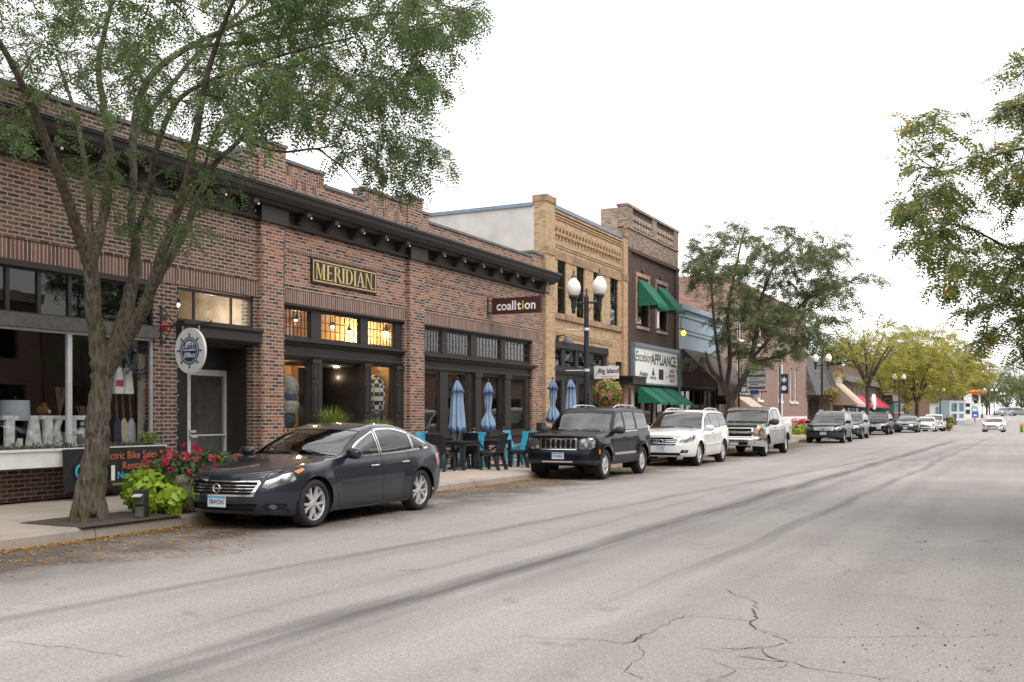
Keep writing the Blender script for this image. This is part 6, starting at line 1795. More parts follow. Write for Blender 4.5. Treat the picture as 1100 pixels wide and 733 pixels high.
for k, (u_, v_, d_, H_, r_, lf, lab) in enumerate((
        (893, 452, 128, 13.0, 5.5, 'leaf_dark', 'dark green tree standing behind the shingled roof'), (915, 452, 140, 14.0, 5.5, 'leaf_dark', 'dark green tree behind the brown timber shop'),
        (1082, 446, 300, 15.0, 9.5, 'leaf_far', 'olive tree on the far rise, right above the turning cars'), (1060, 446, 330, 18.0, 10.0, 'leaf_far', 'olive tree on the far rise left of the utility pole top'),
        (1104, 446, 280, 15, 8.5, 'leaf_far', 'olive tree on the far rise at the right margin'), (1098, 446, 360, 21.0, 11, 'leaf_dark', 'dark tree at the crest behind the far olive trees'),
        (1050, 448, 260, 11.0, 6.5, 'leaf_far', 'lower bushy tree beside the red fuel canopy'), (1125, 446, 320, 14.0, 9, 'leaf_far', 'olive tree on the rise at the very edge, partly cut off'),
        (958, 450, 175, 13.5, 8.0, 'leaf_yellow', 'yellow tree showing between the two nearest lamp globes'), (940, 450, 190, 12.5, 8, 'leaf_far', 'olive tree filling in behind the thin yellowing tree'))):
    p = pd(u_, v_, d_)
    simple_tree('background_tree', lab, p.x, p.y, gz(p.y) - .2, 2.5, H_, r_, M[lf], 60 + k, 95, lw=.24, group='trees in the distance', pairs=1, twigs=4, per=8)
# trees and shop fronts of the other side of the street: the windows mirror them
copy_tree(mt, 'olive street tree across the street, mirrored in the shop windows', (9.6, 33, Z0), 2.1)
copy_tree(mt, 'olive street tree across the street, nearest to the corner of the kerb', (8.2, 6.0, Z0), .7)
for y_, r_, l_ in ((14, 3.0, 'second'), (54, 5.5, 'sixth')): copy_tree(mt, 'olive street tree across the street, ' + l_ + ' of its row', (8.3, y_, Z0), r_)
for k, (a, c, h, mtl, lab) in enumerate(((-18, 2.5, 5.2, 'brick_orange', 'orange brick building across the street with an arched door'), (2.6, 16, 5.8, 'brick_tan', 'tan brick shop building on the opposite pavement'), (16.1, 33, 7.4, 'brick_brown', 'brown brick building on the opposite pavement'), (33.1, 52, 6.4, 'brick_shop', 'dark brick building on the opposite pavement'), (52.1, 74, 5.4, 'brick_orange', 'long orange brick building on the opposite pavement'), (74.1, 96, 5.2, 'brick_brown', 'far brown brick building on the opposite pavement'), (96.1, 125, 5.4, 'brick_shop', 'farthest dark brick building on the opposite pavement'))):
    r_ = empty('brick_shop_building', (0, 0, 0), 0, lab, 'building', 'buildings on the opposite side')
    X0 = 13.5
    n = max(2, int((c - a) / 4)); w = (c - a) / n
    ops_ = [(a + (i + .2) * w, a + (i + .8) * w, .6, 3.0) for i in range(n)] + [(a + (i + .3) * w, a + (i + .7) * w, 4.2, 6.0) for i in range(n) if h > 7]
    b = MB(); wall_open(b, X0, X0 + .4, a, c, 0, h, ops_); b.box(X0 + .4, X0 + 8, a, a + .3, 0, h); b.box(X0 + .4, X0 + 8, c - .3, c, 0, h); b.box(X0 + .4, X0 + 8, a + .3, c - .3, h - .6, h - .5)
    b.build('wall', M[mtl], r_)
    for o_ in ops_: window(r_, X0 + .25, o_[0], o_[1], o_[2], o_[3], .1, mt='glass_dark', fm='white' if k == 1 else 'frame_dark', name='display_window')
    b = MB(); b.box(X0 + 2.5, X0 + 2.6, a + .3, c - .3, 0, h - .7); b.build('interior', M['int_dark'], r_)
    band(r_, 'cornice', X0 - .3, X0, a, c, h - .5, h, 'trim' if k % 2 else 'stone')

r_ = empty('brick_shop_building', (0, 0, 0), 0, 'unseen wide dark brick block added behind the viewer to darken reflections', 'building', 'buildings on the opposite side')
b = MB(); b.box(-40, 40, -52, -42, -.2, 9); b.build('wall', M['brick_shop'], r_)  # unseen block added so the car paint mirrors something dark
for k in range(9): window_ = band(r_, 'window', -34 + k * 8, -30 + k * 8, -41.99, -41.9, 1, 4, 'glass_dark')
copy_tree(mt, 'unseen olive tree added behind the viewer to darken reflections, left of the road', (-11.5, -14, Z0), 4.0)  # unseen trees added behind the viewer, also to darken the car reflections
copy_tree(mt, 'unseen olive tree added behind the viewer to darken reflections, right of the road', (7.5, -18, Z0), 5.2)
copy_tree(mt, 'unseen olive tree added in front of the dark block behind the viewer', (-3, -36, Z0), 1.2)
# ------------------------------------------------------------------ parked and moving cars
def park(S, name, label, wx, wy, cat='car', **kw):
    """wx, wy: outer face of the street-side front tyre"""
    x = wx - S['W'] / 2 + S.get('inset', .03); y = wy + S['wheels'][0]
    return build_car(S, name, label, (x, y, gz(y)), cat, **kw)
park(sedan_spec(), 'parked_sedan', 'dark graphite grey sedan parked nearest, in front of the gold lettered shop', -8.66, 11.2)
park(jeep_spec(), 'parked_suv', 'dark navy boxy off-roader with slotted chrome grille parked by the lamp post', -8.74, 22.55, 'suv')
park(suv_spec(), 'parked_suv', 'white family suv parked between the navy off-roader and the silver pickup', -8.45, 29.7, 'suv')
park(pickup_spec(), 'parked_pickup', 'silver beige crew cab pickup truck parked behind the white suv', -8.12, 37.5, 'pickup')
L2 = dict(lod=.7)
def amber_suv(paint_, **kw):
    S = suv_spec(paint=M[paint_], **kw); S.update(L2)
    S['strips'] = [(n, paint_ if m == 'p_white' else m, *r) for n, m, *r in S['strips']]
    return S
ex = amber_suv('p_steel', W=2.0, handle_mat=M['p_steel'], plate=(0, .54, '482 LDR'), emblem=(.755, -.09))
ex['top'] = [(x, z + .03 if z > 1.2 else z) for x, z in ex['top']]
ex['areas'] = [('side_marker', 'amber', [(-.74, .86), (-.58, .9), (-.62, .96), (-.78, .93)], 'fcorner', .003, True, 'amber turn lamp'),
               ('grille', 'alu', [(-.5, .70), (.5, .70), (.56, .90), (-.56, .90)], 'front', .008, False, None), ('bumper_cladding', 'plastic', [(-1.1, .28), (1.1, .28), (1.1, .58), (-1.1, .58)], 'front', .004, False, None)] + [a for a in ex['areas'] if a[0] in ('headlight', 'tail_light')]
park(ex, 'parked_suv', 'dark steel blue suv with wide silver grille and amber corner lamps', -8.05, 56.6, 'suv')
park(amber_suv('p_dgrey', W=1.82, handle_mat=M['p_dgrey'], plate=(0, .54, '907 BTW')), 'parked_suv', 'dark grey crossover half hidden behind the steel blue suv', -8.35, 66.5, 'suv')
park(amber_suv('p_black', W=1.9, handle_mat=M['p_black'], plate=(.3, .54, '338 FNA')), 'parked_suv', 'black suv parked under the white oval sign', -8.2, fy(955, -8.2), 'suv')
s2 = sedan_spec(paint=M['p_dgrey'], plate=(0, .405, '561 HLM')); s2.update(L2)
p = pd(975, 466, 86)
build_car(s2, 'parked_sedan', 'dark grey sedan parked beyond the black suv', (p.x, p.y, gz(p.y)))
s3 = sedan_spec(paint=M['p_white'], plate=None); s3.update(lod=.5)
p = pd(995, 466, 95)
build_car(s3, 'parked_sedan', 'white sedan squeezed between the dark grey sedan and the white pickup', (p.x, p.y, gz(p.y)))
s4 = pickup_spec(paint=M['p_white'], plate=None); s4.update(lod=.5)
p = pd(1003.5, 466, 107)
build_car(s4, 'parked_pickup', 'white pickup truck last in the kerbside row', (p.x, p.y, gz(p.y)), 'pickup')
s5 = sedan_spec(paint=M['p_white'], plate=None); s5.update(lod=.6)
p = pd(1068, 463.5, 97)
build_car(s5, 'white_sedan', 'white sedan driving towards the viewer in the far lane', (p.x, p.y, gz(p.y)), 'car', None, -PI / 2 - .06)
p = pd(1088, 447, 205)
s6 = suv_spec(paint=M['p_lgrey'], plate=None, rails=None); s6.update(lod=.45)
build_car(s6, 'silver_suv', 'silver suv turning across the far end of the road', (p.x + 1.5, p.y, gz(p.y)), 'suv', 'cars turning at the far end', -.25)
p = pd(1078, 447.5, 200)
s7 = suv_spec(paint=M['p_lgrey'], plate=None, rails=None); s7.update(lod=.45)
build_car(s7, 'silver_suv', 'light grey suv facing the viewer at the far end, left of the turning one', (p.x, p.y, gz(p.y)), 'suv', 'cars turning at the far end', -PI / 2 - .5)
# ------------------------------------------------------------------ street lamps
M['lamp_black'] = plain('lamp_black_paint', (0.022, 0.026, 0.03), .4, var=.2)
M['globe'] = plain('milky_globe', (0.8, 0.79, 0.72), .25, var=.06, Subsurface_Weight=.3)
lx, ly = -10.85, fy(630, -10.85)
def make_lamp():
    root = empty('street_lamp', (0, 0, 0), 0, 'black lamp post with two acorn globes and a flower ball, nearest of the row', 'street lamp', 'twin globe street lamps')
    b = MB()
    b.lathe([(.24, 0), (.24, .06), (.2, .12), (.18, .5), (.14, .62), (.11, .8), (.095, .9)], 20, m=0)
    b.lathe([(.085, .88), (.075, 2.5), (.065, 4.35), (.075, 4.4), (.05, 4.48), (.02, 4.56), (.035, 4.62), (0, 4.7)], 16)
    b.build('pole', M['lamp_black'], root)
    a = MB()
    a.tube([(-.4, 0, 4.28), (0, 0, 4.3), (.4, 0, 4.28)], .03, 8)
    for s_ in (-1, 1): a.tube([(s_ * .04, 0, 4.05), (s_ * .14, 0, 4.16), (s_ * .22, 0, 4.1), (s_ * .3, 0, 4.2), (s_ * .36, 0, 4.26)], .014, 6)
    a.build('cross_arm', M['lamp_black'], root)
    for s_ in (-1, 1):
        h = MB(); h.lathe([(.02, 4.02), (.06, 4.06), (.05, 4.12), (.075, 4.2), (.07, 4.3), (.08, 4.34), (.09, 4.4), (.14, 4.44), (.14, 4.5), (.12, 4.52)], 16, (s_ * .4, 0, 0)); hd = h.build('lamp_holder', M['lamp_black'], root)
        g_ = MB(); g_.lathe([(.125, 4.5), (.175, 4.56), (.205, 4.66), (.205, 4.74), (.17, 4.85), (.115, 4.91), (.085, 4.95), (.085, 4.98)], 18, (s_ * .4, 0, 0)); g_.build('globe', M['globe'], hd)
        f = MB(); f.lathe([(.09, 4.97), (.07, 5.03), (.025, 5.08), (.03, 5.13), (0, 5.22)], 12, (s_ * .4, 0, 0)); f.build('finial', M['lamp_black'], hd)
    return root
lamp = make_lamp(); lamp.location = (lx, ly, Z0)
sc_ = (fz(288, lx, ly) - Z0) / 5.22
lamp.scale = (1, 1, sc_)
far = [(883, 64, 'black twin globe lamp post by the grey shingled mansard roof'), (966, 94, 'black twin globe lamp post in front of the yellow trees by the dark sign'), (1010, 128, 'black twin globe lamp post between the white pickup and the shop panels'),
       (1034, 150, 'black twin globe lamp post standing clear on the corner before the blue panels'), (1055, 176, 'black twin globe lamp post under the red fuel canopy'), (1068, 196, 'black twin globe lamp post just left of the far turning cars'),
       (1077, 240, 'small far lamp post above the turning cars, left of two'), (1084.5, 285, 'smallest far lamp post above the turning cars, right of two')]
for u_, d_, lab in far:
    p = pd(u_, 450, d_); copy_tree(lamp, lab, (p.x, p.y, gz(p.y) + .1))
# rods for banners on the nearest post
b = MB()
for z in (fz(354, lx, ly), fz(398, lx, ly)): b.tube([(lx, ly, z), (lx - .62, ly - .05, z)], .018, 6)
for z in (fz(354, lx, ly), fz(398, lx, ly)): b.lathe([(.09, -.04), (.095, 0), (.09, .04)], 12, (lx, ly, z))
tag(b.build('banner_rod', M['alu']), 'pair of pale banner rods clamped to the nearest lamp post', 'bracket')

M['flower'] = leafmat('flower_petals', [(0, (.6, .03, .12)), (.5, (.75, .08, .25)), (.8, (.8, .3, .45)), (1, (.75, .6, .12))], .6, .3)
M['petal_red'] = leafmat('crimson_petals', [(0, (.55, .01, .05)), (.5, (.72, .03, .12)), (1, (.8, .12, .25))], .6, .3)
M['leaf_lime'] = leafmat('lime_leaves', [(0, (.2, .34, .02)), (.5, (.32, .47, .035)), (1, (.45, .58, .08))], .5, .35)
M['leaf_bed'] = leafmat('bed_leaves', [(0, (.03, .07, .02)), (.6, (.06, .12, .03)), (1, (.12, .17, .05))], .5, .3)
M['leaf_basket'] = leafmat('basket_leaves', [(0, (.1, .15, .03)), (.5, (.25, .27, .05)), (1, (.45, .4, .1))], .5, .35)
M['grass_blade'] = leafmat('grass_blades', [(0, (.1, .17, .03)), (.6, (.2, .28, .05)), (1, (.33, .38, .1))], .6, .35)
def leaf_ball(n, c, rad, size, seed, zmin=-1.0, aspect=.6, shell=.6):
    r = np.random.RandomState(seed); V, U = [], []
    while len(V) < n:
        v = r.normal(0, 1, 3); v /= np.linalg.norm(v)
        if v[2] < zmin: continue
        k = r.uniform(shell, 1.04); p = np.array(c) + v * np.array(rad) * k
        nr = v + r.normal(0, .45, 3); nr /= np.linalg.norm(nr)
        a = np.cross(nr, r.normal(0, 1, 3)); a /= np.linalg.norm(a) + 1e-6; b_ = np.cross(nr, a); s_ = size * r.uniform(.6, 1.35)
        tip = nr * s_ * r.uniform(-.3, .2)
        V.append([p - a * s_, p - b_ * s_ * aspect + tip * .3, p + a * s_ - tip, p + b_ * s_ * aspect + tip * .3]); U.append(r.rand())
    return V, U
def flower_ball(name, label, c, rad, n, size, seed, cat='flower basket', group=None):
    root = empty(name, c, 0, label, cat, group)
    V, U = leaf_ball(n, (0, 0, 0), (rad, rad, rad * .95), size, seed); quads_mesh('foliage', V, U, M['leaf_basket'], root)
    V, U = leaf_ball(n // 8, (0, 0, 0), (rad * 1.02,) * 3, size * .8, seed + 1, shell=.92); quads_mesh('blossom', V, U, M['flower'], root)
    b = MB(); b.lathe([(.02, -.5 * rad), (.5 * rad, -.4 * rad), (.66 * rad, 0), (.55 * rad, .4 * rad), (.02, .5 * rad)], 12); b.build('liner', M['soil'], root)
    return root
fb = (lx + .62, ly + .05, fz(423, lx + .62, ly))
flower_ball('flower_basket', 'round yellow green and pink flower ball on the nearest lamp post', fb, .43, 900, .06, 3, group='flower balls on the lamp posts')
b = MB(); b.tube([(lx, ly, fb[2] - .1), (lx + .3, ly, fb[2] - .3), (fb[0], fb[1], fb[2] - .42)], .02, 6); b.tube([(lx, ly, fb[2] - .5), (lx + .3, ly, fb[2] - .34)], .015, 6)
tag(b.build('basket_bracket', M['lamp_black']), 'black curved bracket holding the nearest flower ball', 'bracket')
p = pd(893, 424, 64); flower_ball('flower_basket', 'far dark green flower ball with red blossoms by the shingled roof shop', p, .5, 420, .09, 5, group='flower balls on the lamp posts')
b = MB(); b.tube([(p.x, p.y, p.z - .2), (p.x - .6, p.y, p.z - .4), (p.x - .62, p.y + .02, p.z - .7)], .03, 6); tag(b.build('basket_bracket', M['lamp_black']), 'black bracket under the far dark green flower ball', 'bracket')

# ------------------------------------------------------------------ planter by the kerb
pl = gp(190, 549, .15)
pt = empty('concrete_planter', (pl[0] + .05, pl[1] + .2, Z0), 0, 'round concrete planter of crimson begonias and trailing lime vine before the entrance', 'planter')
M['planter'] = plain('aggregate_concrete', (.3, .26, .22), .95, var=.35, scale=30, bump=.6, bscale=90)
b = MB(); b.lathe([(.36, 0), (.42, .05), (.5, .35), (.52, .42), (.55, .44), (.56, .54), (.5, .56), (.46, .5), (0, .5)], 32); b.build('pot', M['planter'], pt)
V, U = [], []
for cx, cy, cz, rx, rz in ((-.15, -.1, .62, .5, .24), (.3, .3, .66, .48, .26), (.1, -.3, .6, .4, .22), (.0, .35, .64, .48, .24)):
    v, q = leaf_ball(330, (cx, cy, cz), (rx, rx, rz), .055, int(cx * 100 + 77), -.6, .55, .3); V += v; U += q
quads_mesh('foliage', V, U, M['leaf_bed'], pt)
V, U = [], []
for k in range(58):
    a = rs.uniform(0, 6.28); r = rs.uniform(.1, .8); z = .92 - .3 * r + rs.uniform(-.18, .1)
    v, q = leaf_ball(10, (r * math.cos(a), r * math.sin(a), z), (.055, .055, .045), .03, k, shell=.3); V += v; U += q
quads_mesh('blossom', V, U, M['petal_red'], pt)
V, U = [], []
for k, (ox, oy, h, w, n) in enumerate(((-.25, -.6, .36, .4, 560), (-.0, -.72, .34, .34, 420), (-.5, -.3, .3, .34, 340), (.32, -.62, .24, .22, 190), (.55, .35, .36, .3, 330), (.55, .05, .42, .22, 220))):
    v, q = leaf_ball(n, (ox, oy, h * .9), (w * .85, w * .8, h * .95), .056, 900 + k, -.95, .75, .6); V += v; U += q
quads_mesh('trailing_vine', V, U, M['leaf_lime'], pt)
# outlet post
op = gp(152, 557, .15)
ot = empty('outlet_post', (op[0], op[1], Z0), R(28), 'short dark grey power outlet post with open metal flap at the kerb', 'outlet post')
b = MB(); b.box(-.08, .08, -.055, .055, 0, .39); b.build('post', M['trim'], ot, bevel=.008)
b = MB(); b.box(-.055, .055, -.095, -.055, .03, .17); b.box(-.05, .05, -.1, -.055, .2, .33); b.build('outlet_box', M['trim_grey'], ot, bevel=.006)
b = MB(); b.box(-.05, .065, -.17, -.06, .33, .345, M=Matrix.Translation((0, 0, .02)) @ Matrix.Rotation(R(12), 4, 'X')); b.build('flap', M['alu'], ot)

# ------------------------------------------------------------------ lake shop : window box, banner, display
wb = empty('window_box', (0, 0, 0), 0, 'long white window box planted with low succulents under the lake shop window', 'window box')
yw1 = fy(177, XF + .32)
b = MB(); b.box(XF + .01, XF + .32, yA0, yw1, .72, .98); b.box(XF + .01, XF + .35, yA0, yw1 + .02, .98, 1.02); b.build('box', M['white'], wb)
b = MB(); b.box(XF + .02, XF + .28, yA0, yw1 - .02, 1.021, 1.03); b.build('soil', M['soil'], wb)
M['succulent'] = leafmat('succulent_leaves', [(0, (.05, .05, .03)), (.3, (.08, .1, .04)), (.6, (.16, .09, .08)), (1, (.2, .24, .07))], .5, .2)
V, U = [], []
y = 5.0
while y < yw1 - .1:
    r = rs.uniform(.06, .13); v, q = leaf_ball(34, (XF + .16 + rs.uniform(-.06, .06), y, 1.02), (r, r, r * rs.uniform(.7, 1.3)), .03, int(y * 1000) % 9999, -.1, .4, .3); V += v; U += q; y += rs.uniform(.07, .16)
quads_mesh('succulents', V, U, M['succulent'], wb)
V, U = leaf_ball(420, (XF + .18, fy(160, XF + .2), 1.1), (.2, .24, .17), .03, 55, -.2, .35, .3); quads_mesh('bushy_plant', V, U, M['grass_blade'], wb)

M['banner'] = plain('black_vinyl', (.016, .016, .018), .4, var=.3); M['b_orange'] = plain('orange_ink', (.65, .18, .07), .6, var=.05); M['b_cyan'] = plain('cyan_ink', (.06, .42, .62), .6, var=.05); M['b_yellow'] = plain('olive_ink', (.42, .42, .1), .6, var=.05)
bx = XF + .37
by0, by1 = fy(67, bx), fy(178, bx)
bt = empty('vinyl_banner', (bx, by0, 0), 0, 'black vinyl banner with orange blue and green writing hung from the window box', 'banner')
bz0, bz1 = .3, 1.0
b = MB(); n = 18
def bsurf(t, s_): return (.012 * math.sin(t * 9) * (1 - s_) + .03 * (1 - s_), t * (by1 - by0), bz0 + .02 * math.sin(t * 5) + (bz1 - bz0 - .02 * math.sin(t * 5)) * s_)
b.grid([[bsurf(i / n, j / 6) for j in range(7)] for i in range(n + 1)], 0, True)
b.build('sheet', M['banner'], bt)
Lb = by1 - by0
def btext(s, t, z, size, m, **kw):
    q = MB(); put_text(q, s, (.05, t * Lb, z), (0, 1, 0), (0, 0, 1), 0, size=size, **kw); o = q.build('lettering', M[m], bt)
btext('Electric Bike Sales &', .64, .86, .185, 'b_orange', sx=.93); btext('Rentals!', .66, .68, .18, 'b_orange'); btext('Now Open', .66, .52, .17, 'b_cyan', bold=.003); btext('www.exbikes.com', .62, .38, .11, 'b_yellow')
btext('TRY', .2, .84, .1, 'b_yellow')
q = MB(); q.tube([(.05, .16 * Lb + .13 * math.cos(a), .62 + .13 * math.sin(a)) for a in np.linspace(.3, 5.6, 22)], .02, 5); q.build('ring_logo', M['b_cyan'], bt)
q = MB(); q.prism([(0, 0), (.1, .05), (.07, .08), (.13, .1), (.02, .11), (.05, .07)], lambda p_, a: (.05 + a, .14 * Lb + p_[0], .55 + p_[1]), 0, .006); q.build('arrow_logo', M['b_yellow'], bt)
q = MB(); q.box(.045, .05, .425 * Lb, .46 * Lb, .44, .7); q.build('white_tag', M['white'], bt)

M['letter_wood'] = plain('distressed_white_wood', (.76, .8, .76), .8, var=.35, scale=9)
def serif_letter(ch, w, h):
    t = .26 * h; s_ = .11 * h
    L_ = []
    def stem(x, tw=t): L_.append([(x, 0), (x + tw, 0), (x + tw, h), (x, h)])
    def foot(x, tw=t, top=True, bot=True):
        if bot: L_.append([(x - s_, 0), (x + tw + s_, 0), (x + tw + s_, s_), (x - s_, s_)])
        if top: L_.append([(x - s_, h - s_), (x + tw + s_, h - s_), (x + tw + s_, h), (x - s_, h)])
    if ch == 'L': stem(s_); foot(s_); L_.append([(0, 0), (w, 0), (w, .36 * h), (w - .7 * s_, .36 * h), (w - 1.3 * s_, s_ * 1.3), (0, s_ * 1.3)])
    elif ch == 'A':
        L_.append([(.06 * w, 0), (.06 * w + .14 * h, 0), (.5 * w + .05 * h, h), (.5 * w - .1 * h, h)]); L_.append([(.94 * w - t, 0), (.94 * w, 0), (.5 * w + .1 * h, h), (.5 * w - .14 * h, h)])
        L_.append([(.25 * w, .28 * h), (.75 * w, .28 * h), (.75 * w, .38 * h), (.25 * w, .38 * h)]); L_.append([(-.02 * w, 0), (.3 * w, 0), (.3 * w, s_), (-.02 * w, s_)]); L_.append([(.62 * w, 0), (1.05 * w, 0), (1.05 * w, s_), (.62 * w, s_)])
    elif ch == 'K':
        stem(s_); foot(s_); L_.append([(s_ + t, .38 * h), (s_ + t + .16 * h, .5 * h), (w, h), (w - .2 * h, h)]); L_.append([(s_ + t + .02 * h, .56 * h), (s_ + t + .2 * h, .66 * h), (w, 0), (w - .3 * h, 0)])
        L_.append([(w - .42 * h, 0), (w + .04 * h, 0), (w + .04 * h, s_), (w - .42 * h, s_)]); L_.append([(w - .34 * h, h - s_), (w, h - s_), (w, h), (w - .34 * h, h)])
    elif ch == 'E':
        stem(s_); foot(s_)
        for z0 in (0, h - s_ * 1.2): L_.append([(0, z0), (w, z0), (w, z0 + s_ * 1.2), (0, z0 + s_ * 1.2)])
        L_.append([(w - s_, 0), (w, 0), (w, .3 * h), (w - s_, .3 * h)]); L_.append([(w - s_, .7 * h), (w, .7 * h), (w, h), (w - s_, h)]); L_.append([(t, .45 * h), (.72 * w, .45 * h), (.72 * w, .55 * h), (t, .55 * h)]); L_.append([(.66 * w, .36 * h), (.74 * w, .36 * h), (.74 * w, .64 * h), (.66 * w, .64 * h)])
    return L_
xs_ = XF - .3
for ch, u0, u1 in (('L', 0, 21), ('A', 25, 44), ('K', 42, 66), ('E', 68, 93)):
    y0, y1_ = fy(u0, xs_), fy(u1, xs_); h = .58
    b = MB()
    for k, pl_ in enumerate(serif_letter(ch, y1_ - y0, h)): b.prism(pl_, lambda q, a: (xs_ + a, y0 + q[0], .975 + q[1]), 0, .07 + .003 * k)
    tag(b.build('display_letter', M['letter_wood']), 'distressed white wooden letter ' + ch + ' standing in the lake shop window', 'letter', 'letters spelling a word in the window')
M['shade'] = plain('linen_shade', (.42, .46, .52), .8, var=.06); M['fur'] = plain('brown_plush', (.16, .07, .03), .95, var=.2, bump=.6, bscale=120)
yl = fy(18, XF - .7)
t_ = empty('table_lamp', (XF - .75, yl, .97), 0, 'table lamp with white drum shade behind the wooden letters', 'lamp')
b = MB(); b.lathe([(.24, .5), (.23, .84), (.225, .84), (.235, .5)], 24); b.build('lamp_shade', M['shade'], t_)
b = MB(); b.lathe([(.1, 0), (.1, .03), (.03, .06), (.07, .25), (.03, .42), (.015, .6), (.012, .9)], 16); b.build('base', M['frame_dark'], t_)
yb_ = fy(47, XF - .6)
t_ = empty('teddy_bear', (XF - .62, yb_, 1.32), R(40), 'brown plush bear peeking over the wooden letters in the shop window', 'toy')
b = MB(); b.ball((0, 0, .32), .1, 14, 10); b.ball((.02, .06, .42), .033, 8, 6); b.ball((.02, -.06, .42), .033, 8, 6); b.ball((0, 0, .1), .14, 14, 10, 0, (1, 1, 1.2)); b.build('body', M['fur'], t_)
b = MB(); b.ball((.09, 0, .3), .042, 10, 8); b.build('muzzle', M['awn_cream'], t_)
b = MB(); b.ball((.13, 0, .31), .014, 8, 6); b.build('nose', M['black'], t_)
b = MB(); b.box(-.15, .15, -.2, .2, -.35, -.03); tag(b.build('display_crate', M['trim_grey'], None, (XF - .62, yb_, 1.32)), 'grey wooden crate carrying the plush bear', 'crate')
M['reed'] = plain('brown_reeds', (.22, .14, .08), .8, var=.3, scale=20)
for k, (u0, z0, z1, lab) in enumerate(((64, 1.15, 2.05, 'taller sheaf of brown reeds tied in the middle beside the window bar'), (88, 1.2, 1.72, 'shorter sheaf of brown reeds tied in the middle near the trunk'))):
    yy = fy(u0, XF - .55); b = MB(); rr = random.Random(k)
    for i in range(26):
        a = rr.uniform(0, 6.28); r = rr.uniform(.02, .14) * (1 if k == 0 else .8)
        m = (z0 + (z1 - z0) * .4)
        b.tube([(XF - .55 - r * .7 * math.cos(a), yy - r * .7 * math.sin(a), z0), (XF - .55, yy, m), (XF - .55 + r * math.cos(a), yy + r * math.sin(a), z1)], .008, 4)
    rd = tag(b.build('reed_sheaf', M['reed']), lab, 'decoration', 'reed sheaves in the shop window')
    b = MB(); b.lathe([(.035, m - .03), (.035, m + .03)], 10, (XF - .55, yy, 0)); b.build('tie', M['white'], rd)
    b = MB(); b.lathe([(.0, .97), (.13, .97), (.15, z0 + .12), (.13, z0 + .12)], 14, (XF - .55, yy, 0)); tag(b.build('vase', M['shade']), ('tall' if k == 0 else 'short') + ' pale vase holding the ' + ('taller' if k == 0 else 'shorter') + ' reeds', 'vase')
# oars, buoys and board in the right part of the window
M['oar_cream'] = plain('cream_oar', (.55, .5, .36), .6); M['oar_brown'] = plain('brown_oar', (.16, .06, .035), .5); M['buoy_red'] = plain('red_buoy_paint', (.4, .04, .05), .5); M['navy'] = plain('navy_paint', (.015, .025, .07), .5)
for k, (u0, mt, lab) in enumerate(((126, 'navy', 'navy bladed oar leaning in the shop window'), (133, 'oar_cream', 'cream bladed oar leaning in the shop window, middle of the three'), (141, 'alu', 'grey bladed oar leaning in the shop window, right of three'))):
    yy = fy(u0, XF - .35); b = MB(); b.tube([(XF - .35, yy, 1.4), (XF - .5, yy + .06, 2.5)], .018, 8)
    r_ = empty('oar', (0, 0, 0), 0, lab, 'oar', 'oars in the shop window'); b.build('shaft', M['oar_brown'], r_)
    b = MB(); b.prism([(-.05, .0), (.05, 0), (.085, .12), (.08, .42), (.02, .52), (-.02, .52), (-.08, .42), (-.085, .12)], lambda q, a, yy=yy: (XF - .33 + a - .03 * q[1], yy + q[0], .98 + q[1]), -.012, .012); b.build('blade', M[mt], r_)
for k, (u0, lab) in enumerate(((126.5, 'white buoy with a red band hanging in the shop window'), (137, 'plain white wooden buoy hanging in the shop window'))):
    yy = fy(u0, XF - .3); r_ = empty('buoy', (0, 0, 0), 0, lab, 'buoy', 'buoys in the shop window')
    b = MB(); b.prism([(-.09, 1.95), (.09, 1.95), (.1, 2.0), (.05, 2.42), (-.05, 2.42), (-.1, 2.0)], lambda q, a, yy=yy: (XF - .3 + a, yy + q[0], q[1]), -.05, .05); b.build('float', M['white'], r_)
    if k == 0: b = MB(); b.prism([(-.085, 2.08), (.085, 2.08), (.075, 2.2), (-.075, 2.2)], lambda q, a, yy=yy: (XF - .3 + a, yy + q[0], q[1]), -.053, .053); b.build('red_band', M['buoy_red'], r_)
    b = MB(); b.tube([(XF - .3, yy - .04, 2.42), (XF - .3, yy, 2.62), (XF - .3, yy + .04, 2.42)], .008, 5); b.build('loop', M['white'], r_)
M['board'] = plain('weathered_board', (.38, .34, .28), .8, var=.2, scale=4)
yy = fy(155, XF - .25); t_ = empty('wooden_board', (XF - .25, yy, 0), 0, 'tall weathered board with upright script lettering and an anchor', 'board')
b = MB(); b.box(-.02, .02, -.15, .15, .98, 2.7); b.build('plank', M['board'], t_)
b = MB(); put_text(b, 'Paddle Me Home', (.023, .02, 2.0), (0, 0, 1), (0, -1, 0), 0, size=.16, shear=.2); b.build('lettering', M['buoy_red'], t_)
b = MB(); b.tube([(.025, 0, 1.12), (.025, .0, 1.36)], .012, 6); b.tube([(.025, -.09, 1.22), (.025, -.05, 1.13), (.025, 0, 1.11), (.025, .05, 1.13), (.025, .09, 1.22)], .012, 6); b.tube([(.025, -.05, 1.32), (.025, .05, 1.32)], .01, 6); b.tube([(.025, .025 * math.cos(a), 1.385 + .025 * math.sin(a)) for a in np.linspace(0, 6.28, 9)], .008, 5); b.build('anchor', M['navy'], t_)
